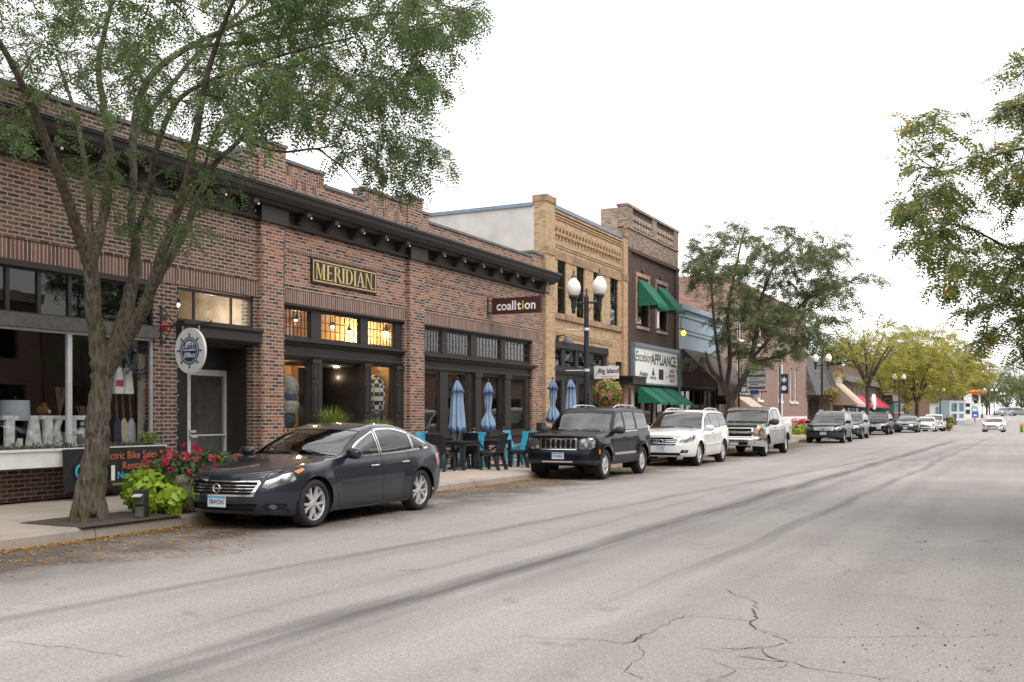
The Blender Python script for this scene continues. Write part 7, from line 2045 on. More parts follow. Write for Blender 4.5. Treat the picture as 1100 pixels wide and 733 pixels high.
# painted ship's wheel on the glass
def ship_wheel(b, f, r, m=0, th=.03, hand=1.0):
    for rr_ in (r, r * .78): b.tube([f(rr_ * math.cos(a), rr_ * math.sin(a)) for a in np.linspace(0, 2 * PI, 33)], th * r, 5, m)
    for k in range(8):
        a = PI * k / 4; b.tube([f(r * math.cos(a), r * math.sin(a)), f(r * (1.0 + .42 * hand) * math.cos(a), r * (1 + .42 * hand) * math.sin(a))], [th * r * 1.2, th * r * 2], 6, m)
b = MB(); yy = fy(150, XF - .15); ship_wheel(b, lambda p_, q: (XF - .16, yy + p_, 2.62 + q), .3, th=.06); tag(b.build('ship_wheel_decor', M['navy']), 'dark ship wheel ornament behind the lake shop glass', 'decoration')

# round hanging sign and its scroll bracket
sx0 = XF + .75; ysn = fy(205, sx0); zs_ = fz(377, sx0, ysn)
sg = empty('hanging_sign', (sx0, ysn, zs_), 0, 'round white hanging sign with navy ship wheel and script at the lake shop', 'sign')
b = MB(); b.prism([(.36 * math.cos(a), .42 * math.sin(a)) for a in np.linspace(0, 2 * PI, 41)[:-1]], lambda q, a: (q[0], a, q[1]), -.03, .03); b.build('board', M['white'], sg)
M['sea_blue'] = plain('sign_navy', (.02, .05, .16), .5, var=.05); M['sign_teal'] = plain('sign_teal', (.3, .48, .48), .5, var=.05)
b = MB(); ship_wheel(b, lambda p_, q: (p_ * .92, -.034, q), .245, th=.035, hand=.75); b.build('wheel_emblem', M['sea_blue'], sg)
b = MB(); b.prism([(.195 * math.cos(a), .21 * math.sin(a)) for a in np.linspace(PI, 2 * PI, 20)], lambda q, a: (q[0], a, q[1]), -.036, -.03); b.build('wave_disc', M['sea_blue'], sg)
b = MB(); b.tube([(.2 * math.cos(a), -.034, .215 * math.sin(a)) for a in np.linspace(0, 2 * PI, 33)], .012, 5); b.build('ring', M['sign_teal'], sg)
b = MB(); put_text(b, 'Lake', (0, -.038, .08), (1, 0, 0), (0, 0, 1), 0, size=.165, shear=.35, bold=.003); b.build('lettering', M['sea_blue'], sg)
b = MB(); put_text(b, 'Effect', (0, -.04, -.085), (1, 0, 0), (0, 0, 1), 0, size=.125, shear=.35, bold=.003); b.build('lettering', M['white'], sg)
zb_ = 3.22
b = MB(); b.tube([(XF, ysn, zb_), (sx0 + .45, ysn, zb_), (sx0 + .5, ysn, zb_ + .06)], .014, 6); b.box(XF, XF + .02, ysn - .03, ysn + .03, zb_ - .35, zb_ + .4)
b.tube([(XF + .02, ysn, zb_ + .36), (XF + .12, ysn, zb_ + .3), (XF + .22, ysn, zb_ + .15), (XF + .34, ysn, zb_ + .05), (XF + .5, ysn, zb_)], .012, 6); b.tube([(XF + .1 + .07 * math.cos(a) * (1 - a / 14), ysn, zb_ + .14 + .07 * math.sin(a) * (1 - a / 14)) for a in np.linspace(0, 9, 20)], .009, 5)
b.tube([(XF + .02, ysn, zb_ - .3), (XF + .12, ysn, zb_ - .26), (XF + .24, ysn, zb_ - .08), (XF + .3, ysn, zb_)], .01, 5)
tag(b.build('scroll_bracket', M['black']), 'black scrolled iron bracket on the pier carrying the round sign', 'bracket')
b = MB()
for s_ in (-.2, .2): b.tube([(s_, 0, .36), (s_, 0, zb_ - zs_)], .008, 5)
b.build('hanger', M['alu'], sg)
ya = fy(178, XF + .06); b = MB(); b.lathe([(0, .08), (.05, .075), (.075, .05), (.085, 0)], 18, (XF, ya, fz(351, XF, ya)), M=Matrix.Rotation(PI / 2, 4, 'Y')); tag(b.build('alarm_bell', M['buoy_red']), 'small red alarm bell on the brick pier', 'alarm bell')
yu = fy(262, XF + .25); b = MB(); b.lathe([(.16, 0), (.2, .04), (.14, .08), (.12, .2), (.17, .45), (.24, .58), (.26, .62), (.21, .62), (.12, .5)], 20, (XF + .25, yu, Z0)); b.lathe([(.15, .55), (0, .56)], 12, (XF + .25, yu, Z0)); tag(b.build('urn', M['coping']), 'dark grey pedestal urn beside the recessed shop door', 'urn')
# string lights
def string(pts, label, step=.27):
    b = MB(); q = catmull(pts, 4); b.tube(q, .006, 4)
    s_ = tag(b.build('string_light', M['plastic']), label, 'string light', 'strings of small white bulbs')
    g_ = MB(); acc = 0
    for a, c in zip(q[:-1], q[1:]):
        L_ = (c - a).length; t = step - acc
        while t < L_:
            o = a.lerp(c, t / L_); g_.ball((o.x + .012, o.y, o.z - .012), .0085, 6, 4); t += step
        acc = (acc + L_) % step
    k = g_.build('bulbs', M['bulb'], s_); k['kind'] = 'stuff'
string([(XF + .02, fy(173), .9), (XF + .02, fy(174), 2.0), (XF + .02, fy(174), 3.2), (XF + .02, fy(173), 4.4)], 'string of bulbs down the middle of the pier left of the entrance')
string([(XF + .02, fy(189), .6), (XF + .02, fy(190), 2.0), (XF + .02, fy(190), 3.4), (XF + .02, fy(190), 5.3)], 'string of bulbs along the edge of the entrance recess')
string([(XF + .13, yp0 + .02, 5.4), (XF + .13, yp0 + .03, 3), (XF + .13, yp0 + .02, .8)], 'string of bulbs on the left edge of the brick pilaster')
string([(XF + .13, yp1 - .02, 5.4), (XF + .13, yp1 - .02, 3), (XF + .13, yp1 - .03, .8)], 'string of bulbs on the right edge of the brick pilaster')
string([(XF + .02, yq0 - .06, 5.4), (XF + .02, yq0 - .06, 4.1)], 'short string of bulbs left of the farther pilaster')

# ------------------------------------------------------------------ shop signs
M['gold'] = plain('gold_leaf', (.62, .45, .2), .4, .3, var=.1); M['sign_black'] = plain('sign_black', (.012, .012, .012), .5)
ym0, ym1 = fy(335, XF + .05), fy(404.5, XF + .05); zm0, zm1 = 4.57, 5.13
sgm = empty('shop_sign', (XF, (ym0 + ym1) / 2, (zm0 + zm1) / 2), 0, 'black framed sign with gold serif lettering above the leaded panes', 'sign')
w2, h2 = (ym1 - ym0) / 2, (zm1 - zm0) / 2
b = MB(); b.box(.0, .05, -w2, w2, -h2, h2); b.build('board', M['sign_black'], sgm)
b = MB()
for q in ((-w2 + .04, w2 - .04, h2 - .065, h2 - .04), (-w2 + .04, w2 - .04, -h2 + .04, -h2 + .065)): b.box(.05, .062, *q)
for a in (-w2 + .04, w2 - .065): b.box(.05, .062, a, a + .025, -h2 + .065, h2 - .065)
b.build('gold_border', M['gold'], sgm)
def roman(ch, h):
    """thin-and-thick roman capitals as polygons; returns polygons, advance"""
    T_, t, s_ = .16 * h, .055 * h, .05 * h
    def st(x, w=T_): return [[(x, 0), (x + w, 0), (x + w, h), (x, h)], [(x - .06 * h, 0), (x + w + .06 * h, 0), (x + w + .06 * h, s_), (x - .06 * h, s_)], [(x - .06 * h, h - s_), (x + w + .06 * h, h - s_), (x + w + .06 * h, h), (x - .06 * h, h)]]
    def arc_(cx, cz, rx, rz, a0, a1, w0, w1, n=14):
        o, i = [], []
        for k in range(n + 1):
            a = a0 + (a1 - a0) * k / n; w = w0 + (w1 - w0) * abs(math.cos(a)); o.append((cx + rx * math.cos(a), cz + rz * math.sin(a))); i.append((cx + (rx - w) * math.cos(a), cz + (rz - w * .6) * math.sin(a)))
        return [[o[k], o[k + 1], i[k + 1], i[k]] for k in range(n)]
    x = .07 * h
    if ch == 'M': return st(x, t) + st(x + .62 * h) + [[(x, h), (x + T_, h), (x + .42 * h, 0), (x + .34 * h, 0)], [(x + .62 * h, h), (x + .66 * h, h), (x + .4 * h, 0), (x + .35 * h, 0)]], .98 * h
    if ch == 'E': return st(x) + [[(x, z), (x + w, z), (x + w, z + t), (x, z + t)] for z, w in ((0, .5 * h), (.48 * h, .4 * h), (h - t, .48 * h))] + [[(x + .46 * h, 0), (x + .5 * h, 0), (x + .52 * h, .2 * h)], [(x + .44 * h, h), (x + .48 * h, h), (x + .48 * h, .82 * h)], [(x + .38 * h, .4 * h), (x + .41 * h, .4 * h), (x + .41 * h, .6 * h), (x + .38 * h, .6 * h)]], .68 * h
    if ch == 'R': return st(x) + arc_(x + .2 * h, .74 * h, .3 * h, .26 * h, -PI / 2, PI / 2, t, .15 * h) + [[(x + .1 * h, h - t), (x + .22 * h, h - t), (x + .22 * h, h), (x + .1 * h, h)], [(x + .24 * h, .5 * h), (x + .4 * h, .5 * h), (x + .66 * h, 0), (x + .48 * h, 0)]], .76 * h
    if ch == 'I': return st(x), .32 * h
    if ch == 'D': return st(x) + arc_(x + .24 * h, .5 * h, .42 * h, .5 * h, -PI / 2, PI / 2, t, .16 * h) + [[(x, 0), (x + .26 * h, 0), (x + .26 * h, t), (x, t)], [(x, h - t), (x + .26 * h, h - t), (x + .26 * h, h), (x, h)]], .8 * h
    if ch == 'A': return [[(.05 * h, 0), (.12 * h, 0), (.42 * h, h), (.36 * h, h)], [(.58 * h, 0), (.76 * h, 0), (.46 * h, h), (.34 * h, h)], [(.2 * h, .32 * h), (.6 * h, .32 * h), (.6 * h, .37 * h), (.2 * h, .37 * h)], [(0, 0), (.2 * h, 0), (.2 * h, s_), (0, s_)], [(.5 * h, 0), (.82 * h, 0), (.82 * h, s_), (.5 * h, s_)]], .84 * h
    if ch == 'N': return st(x, t) + st(x + .56 * h, t) + [[(x - .02 * h, h), (x + .12 * h, h), (x + .61 * h, 0), (x + .53 * h, 0)]], .78 * h
    if ch == '.': return [[(0, 0), (.09 * h, 0), (.09 * h, .09 * h), (0, .09 * h)]], .1 * h
def roman_word(parent, word, f, h, width, mt, th=.014):
    adv = 0; geo = []
    for ch in word:
        pl_, w = roman(ch, h); geo.append((adv, pl_)); adv += w + .04 * h
    k = width / adv; b = MB()
    for ox, pl_ in geo:
        for j, q in enumerate(pl_): b.prism([((ox + p_[0]) * k - width / 2, p_[1] - h / 2) for p_ in q], f, 0, th + .0006 * j)
    return b.build('lettering', mt, parent, fix=False)
roman_word(sgm, 'MERIDIAN.', lambda q, a: (.05 + a, q[0], q[1]), .36, 2 * w2 - .26, M['gold'])
roman_word(tag(band(None, 'window_lettering', XC - .05, XC - .046, fy(309), fy(332), .98, 1.0, 'gold'), 'small gold shop name lettered low on the left window glass', 'lettering'), 'MERIDIAN', lambda q, a: (XC - .05 + a, fy(320.5) + q[0], 1.18 + q[1]), .17, fy(332) - fy(309), M['gold'], .002)

# projecting brown sign, reads from the street
yk = fy(530, XF + .2); 
xk1 = None
pz0, pz1 = fz(338, XF + .3, yk), fz(321, XF + .3, yk)
M['sign_brown'] = plain('dark_brown_sign', (.05, .016, .012), .5, var=.1); M['sign_yel'] = plain('yellow_paint', (.75, .55, .02), .5)
def solve_x(u, Y):
    t = (u - 550) / F_PX; return Y * (t * CY - SY) / (CY + t * SY)
x1_ = solve_x(582, yk)
ps = empty('projecting_sign', (0, yk, 0), 0, 'dark brown projecting sign with white rounded lettering over the restaurant', 'sign')
b = MB(); b.box(XF + .18, x1_, -.06, .06, pz0, pz1); b.build('board', M['sign_brown'], ps)
b = MB(); cx = (XF + .18 + x1_) / 2; ww = x1_ - XF - .18
def trow(s, c, size, m, **kw):
    q = MB(); put_text(q, s, (c, -.066, (pz0 + pz1) / 2 - .01), (1, 0, 0), (0, 0, 1), 0, size=size, bold=.008, **kw); q.build('lettering', M[m], ps)
gs = [(t_, m_, text_geo(t_, .38, .008)[0]) for t_, m_ in (('coal', 'white'), ('l', 'white'), ('t', 'white'), ('i', 'sign_yel'), ('on', 'white'))]
wd = [max(p[0] for p in v) - min(p[0] for p in v) for _, _, v in gs]; gap = .035; k_ = (ww - .34) / (sum(wd) + gap * 4); xx = XF + .18 + .17
for (t_, m_, v), w_ in zip(gs, wd): trow(t_, xx + w_ * k_ / 2, .38, m_, sx=k_); xx += (w_ + gap) * k_
b = MB(); b.box(XF + .0, XF + .03, -.03, .03, pz0 - .06, pz1 + .06); b.tube([(XF, 0, pz0 + .06), (XF + .2, 0, pz0 + .06)], .018, 6); b.tube([(XF, 0, pz1 - .06), (XF + .2, 0, pz1 - .06)], .018, 6); b.build('bracket', M['black'], ps)

# grey gooseneck lamp on the tan building
yg = fy(598, XF); zg = fz(364, XF, yg)
b = MB(); b.box(XF, XF + .06, yg - .07, yg + .07, zg - .08, zg + .12); b.tube([(XF + .05, yg, zg + .06), (XF + .25, yg, zg + .12), (XF + .42, yg, zg + .02)], .02, 6); 
gl_ = empty('wall_lamp', (0, 0, 0), 0, 'grey gooseneck wall lamp on the tan brick corner pier', 'wall lamp'); b.build('arm', M['black'], gl_)
b = MB(); b.lathe([(.05, .05), (.1, .02), (.2, -.12), (.19, -.2), (.1, -.26), (0, -.28)], 18, (XF + .42, yg, zg)); b.build('lamp_shade', M['coping'], gl_)

# white shop sign on a bracket, tan building
yi = fy(650, XF + .6); 
xi0, xi1 = solve_x(638.5, yi), solve_x(664.5, yi)
zi0, zi1 = fz(407, (xi0 + xi1) / 2, yi), fz(393.5, (xi0 + xi1) / 2, yi)
hs = empty('hanging_sign', (0, yi, 0), 0, 'white hanging sign with dark serif name and paddle mark by the tan building door', 'sign')
b = MB(); b.box(xi0, xi1, -.03, .03, zi0, zi1); b.build('board', M['white'], hs, bevel=.02)
b = MB(); put_text(b, 'Big Island', ((xi0 + xi1) / 2 + .1, -.034, (zi0 + zi1) / 2 + .05), (1, 0, 0), (0, 0, 1), 0, size=.25, bold=.006, sx=.86); put_text(b, 'SWIM AND SURF CO', ((xi0 + xi1) / 2 + .1, -.034, zi0 + .08), (1, 0, 0), (0, 0, 1), 0, size=.07); b.build('lettering', M['black'], hs)
b = MB(); b.tube([(xi0 + .05, -.036, zi0 + .1), (xi0 + .22, -.036, zi1 - .1)], .012, 5); b.build('paddle_mark', M['black'], hs)
b = MB(); b.tube([(XF, 0, zi1 + .08), (xi1 + .03, 0, zi1 + .08)], .016, 6); b.tube([(XF, 0, zi1 + .9), (xi1 - .3, 0, zi1 + .08)], .008, 5)
for q in (xi0 + .08, xi1 - .08): b.tube([(q, 0, zi1), (q, 0, zi1 + .08)], .006, 5)
b.build('bracket', M['black'], hs)

# appliance sign
ya0, ya1 = fy(681.5, XF + .2), fy(727.5, XF + .2); za0, za1 = 2.92, 4.42
ap = empty('shop_sign', (XF + .02, (ya0 + ya1) / 2, 0), 0, 'large white appliance shop sign with dark green lettering in a grey frame', 'sign')
hw = (ya1 - ya0) / 2
b = MB(); b.box(0, .18, -hw, hw, za0, za1); b.build('board', M['white'], ap)
b = MB(); b.box(0, .26, -hw - .08, hw + .08, za1, za1 + .16); b.box(0, .22, -hw - .08, hw + .08, za0 - .07, za0); b.box(0, .22, -hw - .08, -hw, za0, za1); b.box(0, .22, hw, hw + .08, za0, za1); b.build('frame', M['blue_flash'], ap)
M['ink_green'] = plain('dark_green_ink', (.02, .05, .03), .5)
def arow(s, y, z, size, **kw):
    q = MB(); put_text(q, s, (.184, y, z), (0, 1, 0), (0, 0, 1), 0, size=size, **kw); q.build('lettering', M['ink_green'], ap)
arow('Excelsior', -hw * .63, za1 - .42, .6, shear=.35, bold=.006, sx=.94); arow('APPLIANCE', hw * .31, za1 - .45, .66, bold=.02, sx=1.06, shear=.12)
arow('Amana', -hw * .62, za0 + .38, .3, shear=.3, bold=.008, sx=1.3); arow('SALES', hw * .72, za0 + .62, .2, bold=.008, sx=1.2); arow('SERVICE', hw * .72, za0 + .4, .2, bold=.008, sx=1.2); arow('PARTS', hw * .72, za0 + .18, .2, bold=.008, sx=1.2); arow('MAYTAG', -hw * .18, za0 + .24, .16, bold=.008, sx=1.2)
q = MB(); q.prism([(-.2, 0), (.2, 0), (0, .34)], lambda p_, a: (.18 + a, -hw * .18 + p_[0], za0 + .36 + p_[1]), 0, .006); q.build('triangle_mark', M['ink_green'], ap)
q = MB(); q.box(.18, .186, hw * .08, hw * .3, za0 + .2, za0 + .66); q.build('square_mark', M['trim'], ap)
arow('Jenn', hw * .47, za0 + .36, .2, shear=.2)
M['yel_lamp'] = glow('yellow_bulb', (1.0, .7, .1), 1.2)
yy = fy(731, XF + .1); b = MB(); b.ball((XF + .25, yy, fz(358, XF + .2, yy)), .13, 12, 8); yl_ = tag(b.build('wall_lamp', M['yel_lamp']), 'small glowing yellow globe lamp on the pale blue wall', 'wall lamp')
b = MB(); b.tube([(XF, yy, fz(356, XF + .2, yy) + .12), (XF + .25, yy, fz(356, XF + .2, yy) + .12)], .02, 6); b.build('arm', M['black'], yl_)
# ------------------------------------------------------------------ pavement dining
M['chair_black'] = plain('black_resin', (.022, .023, .026), .55, var=.15); M['chair_blue'] = plain('turquoise_resin', (.028, .33, .5), .5, var=.08); M['canvas_blue'] = cloth('blue_canvas', (.22, .32, .46), .3); M['canvas_navy'] = cloth('navy_trim', (.04, .07, .16), .2)
def make_chair(mat, label, loc, rz):
    root = empty('dining_chair', loc, rz, label, 'chair', 'resin chairs on the pavement')
    b = MB()
    for k in range(4): b.box(-.21 + k * .105, -.21 + k * .105 + .095, -.24, .24, .43 + .01 * (k == 3), .455 + .01 * (k == 3))
    b.build('seat', mat, root)
    b = MB(); Mx = Matrix.Translation((-.22, 0, .44)) @ Matrix.Rotation(R(-16), 4, 'Y')
    for k in range(4): b.box(-.014, .014, -.225 + k * .114, -.225 + k * .114 + .104, 0, .5, M=Mx)
    b.box(-.02, .02, -.24, .24, .44, .52, M=Mx); b.box(-.02, .02, -.24, .24, .1, .16, M=Mx)
    b.build('backrest', mat, root)
    for sy in (-.235, .2):
        b = MB(); b.prism([(.16, 0), (.23, 0), (.22, .43), (.14, .43)], lambda q, a, sy=sy: (q[0], sy + a, q[1]), 0, .035); b.build('leg', mat, root)
        b = MB(); b.prism([(-.36, 0), (-.27, 0), (-.13, .36), (-.23, .43)], lambda q, a, sy=sy: (q[0], sy + a, q[1]), 0, .035); b.build('leg', mat, root)
        b = MB(); b.box(-.24, .2, sy, sy + .035, .36, .43); b.build('seat_rail', mat, root)
    return root
def make_table(label, loc, rz=0):
    root = empty('dining_table', loc, rz, label, 'table', 'black tables on the pavement')
    b = MB()
    for k in range(7): b.box(-.45 + k * .129, -.45 + k * .129 + .12, -.45, .45, .7, .73)
    b.build('tabletop', M['chair_black'], root)
    b = MB(); b.box(-.4, .4, -.42, -.38, .62, .7); b.box(-.4, .4, .38, .42, .62, .7); b.box(-.42, -.38, -.38, .38, .62, .7); b.box(.38, .42, -.38, .38, .62, .7); b.build('apron', M['chair_black'], root)
    for a in (-.37, .37):
        for c in (-.37, .37): b = MB(); b.box(a - .04, a + .04, c - .04, c + .04, 0, .62); b.build('leg', M['chair_black'], root)
    return root
def make_umbrella(label, loc, tied, h=2.35):
    root = empty('patio_umbrella', loc, 0, label, 'umbrella', 'folded blue umbrellas on the pavement')
    b = MB(); b.tube([(0, 0, 0), (0, 0, h + .02)], .019, 8); b.lathe([(.02, h), (.03, h + .03), (.012, h + .09), (0, h + .1)], 10); b.build('pole', M['frame_dark'], root)
    b = MB(); b.lathe([(.24, 0), (.24, .05), (.06, .09), (.035, .25), (.035, .3)], 20); b.build('base', M['black'], root)
    prof = [(h, .03), (h - .12, .09), (h - .28, .16), (h - .29, .14), (h - .5, .155), (h - .8, .175), (h - 1.1, .2), (h - 1.25, .215)] if not tied else [(h, .03), (h - .12, .09), (h - .27, .15), (h - .29, .11), (h - .5, .11), (h - .78, .065), (h - .84, .075), (h - 1.0, .16), (h - 1.15, .19), (h - 1.22, .2)]
    b = MB(); P = []; rr = random.Random(int(loc[1] * 100))
    ph = rr.uniform(0, 6); prof = [(z, r * .86) for z, r in prof]
    for z, r in prof: P.append([((r * (1 + .28 * math.sin(8 * a + ph)) + .01 * math.sin(3 * a + z * 9)) * math.cos(a), (r * (1 + .28 * math.sin(8 * a + ph))) * math.sin(a), z + (.05 * math.sin(8 * a + ph) if z < h - 1.1 else 0)) for a in np.linspace(0, 2 * PI, 49)[:-1]])
    b.grid(P, 0, True, closed_v=True)
    cn = b.build('canopy', M['canvas_blue'], root)
    for z0, z1, r in ((h - .31, h - .26, .142), (prof[-1][0] - .1, prof[-1][0] + .01, prof[-1][1] + .005)):
        b = MB(); b.grid([[(r * (1 + .28 * math.sin(8 * a + ph)) * math.cos(a), r * (1 + .28 * math.sin(8 * a + ph)) * math.sin(a), z + .05 * math.sin(8 * a + ph) * (z < h - 1)) for a in np.linspace(0, 2 * PI, 49)[:-1]] for z in (z0, z1)], 0, True, closed_v=True)
        b.build('trim', M['canvas_navy'], cn)
    return root
def gp2(u, v): return gp(u, v, .15)
tA = gp2(492, 499); tB = gp2(532, 496)
TX = XF + 1.45
ta = (TX, fy(492, TX), Z0); tb = (TX + .1, fy(528, TX + .1), Z0)
make_table('black slatted table nearest, under the plain folded umbrella', ta); make_table('black slatted table under the tied folded umbrella', tb)
make_umbrella('folded light blue umbrella hanging straight over the nearer table', (ta[0] - .05, ta[1] + .05, Z0), False, 2.3); make_umbrella('folded light blue umbrella tied at the waist over the second table', (tb[0] - .1, tb[1], Z0), True, 2.3)
K, Bl = M['chair_black'], M['chair_blue']
ch = [(K, 'black chair leaning back at the nearer table, closest to the sedan', (ta[0] + .05, ta[1] - .85, Z0), PI / 2),
      (Bl, 'turquoise chair on the wall side of the nearer table', (ta[0] - .8, ta[1], Z0), 0),
      (K, 'black chair on the kerb side between the two rope posts', (ta[0] + .85, ta[1] + .25, Z0), PI),
      (Bl, 'turquoise chair facing back towards the nearer table', (ta[0] - .1, ta[1] + .88, Z0), -PI / 2),
      (K, 'black chair on the near side of the second table', (tb[0], tb[1] - .85, Z0), PI / 2),
      (K, 'black chair on the kerb side of the second table', (tb[0] + .85, tb[1] + .1, Z0), PI),
      (K, 'black chair on the wall side of the second table', (tb[0] - .8, tb[1], Z0), 0),
      (Bl, 'turquoise chair standing clear at the far side of the second table', (tb[0] + .45, tb[1] + 1.05, Z0), -PI / 2 - .1)]
TC = XF + 1.9
tc_ = (TC, fy(583, TC), Z0)
make_table('black slatted table mostly hidden behind the navy off-roader', tc_)
ch += [(K, 'black chair on the kerb side just left of the navy off-roader', (tc_[0] + .5, tc_[1] - .75, Z0), PI / 2 + .2), (Bl, 'turquoise chair glimpsed over the hidden third table', (tc_[0] - .85, tc_[1], Z0), 0)]
for m, lab, loc, rz in ch: make_chair(m, lab, loc, rz)
make_umbrella('folded light blue umbrella tied at the waist at the corner of the tan building', (XF + 1.6, fy(594, XF + 1.6), Z0), True, 2.5); make_umbrella('folded light blue umbrella in front of the tan building shopfront', (XF + 1.6, fy(613, XF + 1.6), Z0), False, 2.55)
# rope barrier
posts = []
for k, (u_, v_, lab) in enumerate(((458, 503, 'black rope barrier post nearest, behind the sedan tail'), (509, 503.5, 'black rope barrier post in the middle'), (541, 500.5, 'black rope barrier post nearest the navy off-roader'))):
    x, y = gp2(u_, v_); posts.append((x, y))
    r_ = empty('barrier_post', (x, y, Z0), 0, lab, 'barrier post', 'rope barrier posts')
    b = MB(); b.lathe([(.19, 0), (.19, .03), (.05, .05), (.025, .07)], 20); b.build('base', M['black'], r_)
    b = MB(); b.lathe([(.025, .06), (.025, .98), (.04, .99), (.045, 1.03), (.03, 1.07), (0, 1.08)], 12); b.build('pole', M['black'], r_)
    b = MB(); b.lathe([(.032, .93), (.04, .95), (.032, .97)], 12); b.build('collar', M['chrome'], r_)
for k in range(2):
    a, c = posts[k], posts[k + 1]; b = MB()
    b.tube([(a[0] + (c[0] - a[0]) * t, a[1] + (c[1] - a[1]) * t, Z0 + .95 - .5 * 4 * t * (1 - t)) for t in np.linspace(.02, .98, 15)], .024, 8)
    tag(b.build('barrier_rope', M['black']), 'black rope slung from the ' + ('nearest' if k == 0 else 'middle') + ' barrier post to the ' + ('middle one' if k == 0 else 'one by the off-roader'), 'rope', 'ropes of the barrier')
yb9 = fy(579, XF); b = MB(); b.box(XF, XF + .18, yb9 - .2, yb9 + .2, 1.0, 1.28); tag(b.build('wall_box', M['black'], bevel=.03), 'small black box fixed to the brick end pier', 'utility box')
# potted grasses by the gold lettered shop
for k, (u_, lab) in enumerate(((357, 'tall green ornamental grass in a dark pot behind the sedan roof'), (404, 'lower green ornamental grass in a dark pot near the right window'))):
    x = XF + .35; y = fy(u_, x)
    r_ = empty('potted_grass', (x, y, Z0), 0, lab, 'plant', 'potted grasses by the shopfront')
    b = MB(); b.lathe([(.2, 0), (.22, .05), (.28, .75), (.3, .8), (.26, .8), (.24, .72), (0, .72)], 20); b.build('pot', M['plastic'], r_)
    V, U = [], []; r = np.random.RandomState(k)
    for _ in range(420):
        a = r.uniform(0, 6.28); t = r.uniform(.1, 1) ** .7; h = (1.05 if k == 0 else .72) * r.uniform(.55, 1); o = np.array([.12 * t * math.cos(a), .12 * t * math.sin(a), .74]); d = np.array([math.cos(a), math.sin(a), 0]) * t * (.45 if k == 0 else .5); w = np.array([-math.sin(a), math.cos(a), 0]) * .008
        m = o + d * .4 + np.array([0, 0, h * .6]); e = o + d + np.array([0, 0, h * (.95 - .2 * t)])
        V.append([o - w, o + w, m + w, m - w]); V.append([m - w, m + w, e + w * .2, e - w * .2]); q = r.rand(); U += [q, q]
    quads_mesh('blades', V, U, M['grass_blade'], r_)
# display figures in the gold lettered shop
M['scarf'] = plain('grey_silk_scarf', (.25, .26, .24), .5, var=.45, scale=14); M['denim'] = plain('denim', (.04, .06, .12), .8, var=.2); 
def check_mat():
    t = NT('plaid_cloth'); c = t.n('TexChecker', {'Vector': t.maps(t.obj(), (1, 1, 1)), 'Color1': (.02, .02, .02, 1), 'Color2': (.5, .48, .42, 1), 'Scale': 9.0}).outputs[0]
    return t.done(c, .8)
M['plaid'] = check_mat()
y = fy(309, XC - .45); x = XC - .45
r_ = empty('dress_form', (x, y, Z0 + .55), 0, 'dress form wearing a grey patterned scarf in the left lit window', 'mannequin', 'dress forms in the windows')
b = MB(); b.lathe([(.03, 0), (.03, .7)], 8); b.build('stand', M['black'], r_)
b = MB(); b.lathe([(.1, .55), (.19, .7), (.16, .95), (.2, 1.2), (.22, 1.35), (.17, 1.48), (.07, 1.53), (.06, 1.6), (0, 1.61)], 20); b.build('torso', M['denim'], r_)
b = MB(); b.lathe([(.2, .9), (.26, 1.05), (.25, 1.15), (.17, 1.2), (.2, 1.3), (.26, 1.42), (.25, 1.55), (.2, 1.68), (.12, 1.74), (0.02, 1.75)], 20); b.build('scarf', M['scarf'], r_)
y = fy(403, XC - .4)
r_ = empty('dress_form', (XC - .4, y, Z0 + .55), 0, 'dress form in a black and white plaid wrap in the right lit window', 'mannequin', 'dress forms in the windows')
b = MB(); b.lathe([(.03, 0), (.03, .6)], 8); b.build('stand', M['black'], r_)
b = MB(); b.lathe([(.14, .35), (.17, .6), (.2, .8), (.2, 1.0), (.14, 1.02)], 18); b.build('skirt', M['black'], r_)
b = MB(); b.lathe([(.21, .98), (.25, 1.2), (.26, 1.5), (.2, 1.75), (.09, 1.86), (.05, 1.9), (0, 1.9)], 18); b.build('wrap', M['plaid'], r_)
b = MB(); b.box(XC - 2.2, XC - 1.8, fy(360, XC - 2), fy(372, XC - 2), Z0, 1.75); b.box(XC - 2.3, XC - 1.7, fy(356, XC - 2), fy(376, XC - 2), 1.75, 1.8); tag(b.build('display_rack', M['trim']), 'dark clothes rack inside the lit shop entrance', 'rack')

# ------------------------------------------------------------------ farther signs, banners and shop bits
u_ = 813; x = -11.3; y = fy(u_, x)
r_ = empty('sign_rack', (x, y, Z0), 0, 'black post rack of five small white and blue shop plates by the street tree', 'sign')
zt0, zt1 = fz(419, x, y) - Z0, fz(387, x, y) - Z0
b = MB(); b.tube([(-.9, 0, 0), (-.9, 0, zt1 + .5)], .05, 8); b.tube([(-.9, 0, zt1 + .12), (.55, 0, zt1 + .12)], .03, 6); b.tube([(-.9, 0, zt0 - .1), (.5, 0, zt0 - .1)], .03, 6); b.tube([(-.85, 0, zt1 + .2), (-.5, 0, zt1 + .6), (-.1, 0, zt1 + .62)], .02, 6); b.build('post', M['black'], r_)
for k in range(5):
    z0 = zt0 + (zt1 - zt0) * k / 5
    b = MB(); b.box(-.5, .5, -.03, .03, z0, z0 + (zt1 - zt0) / 5 * .82, 0); b.box(-.4, .4, -.034, -.03, z0 + .06, z0 + .14, 1); b.build('plate', [M['white'], M['sign_teal' if k % 2 else 'sea_blue']], r_)
y = fy(838, x); z0, z1 = fz(423, x, y), fz(404, x, y)
r_ = empty('banner_post', (x, y, Z0), 0, 'slim post with a dark navy hanging banner bearing a white emblem', 'banner')
b = MB(); b.tube([(0, 0, 0), (0, 0, z1 + .4)], .06, 8); b.build('post', M['coping'], r_)
b = MB(); b.box(.0, .44, -.02, .02, z0 - Z0, z1 - Z0 + .1); b.build('cloth', M['navy'], r_)
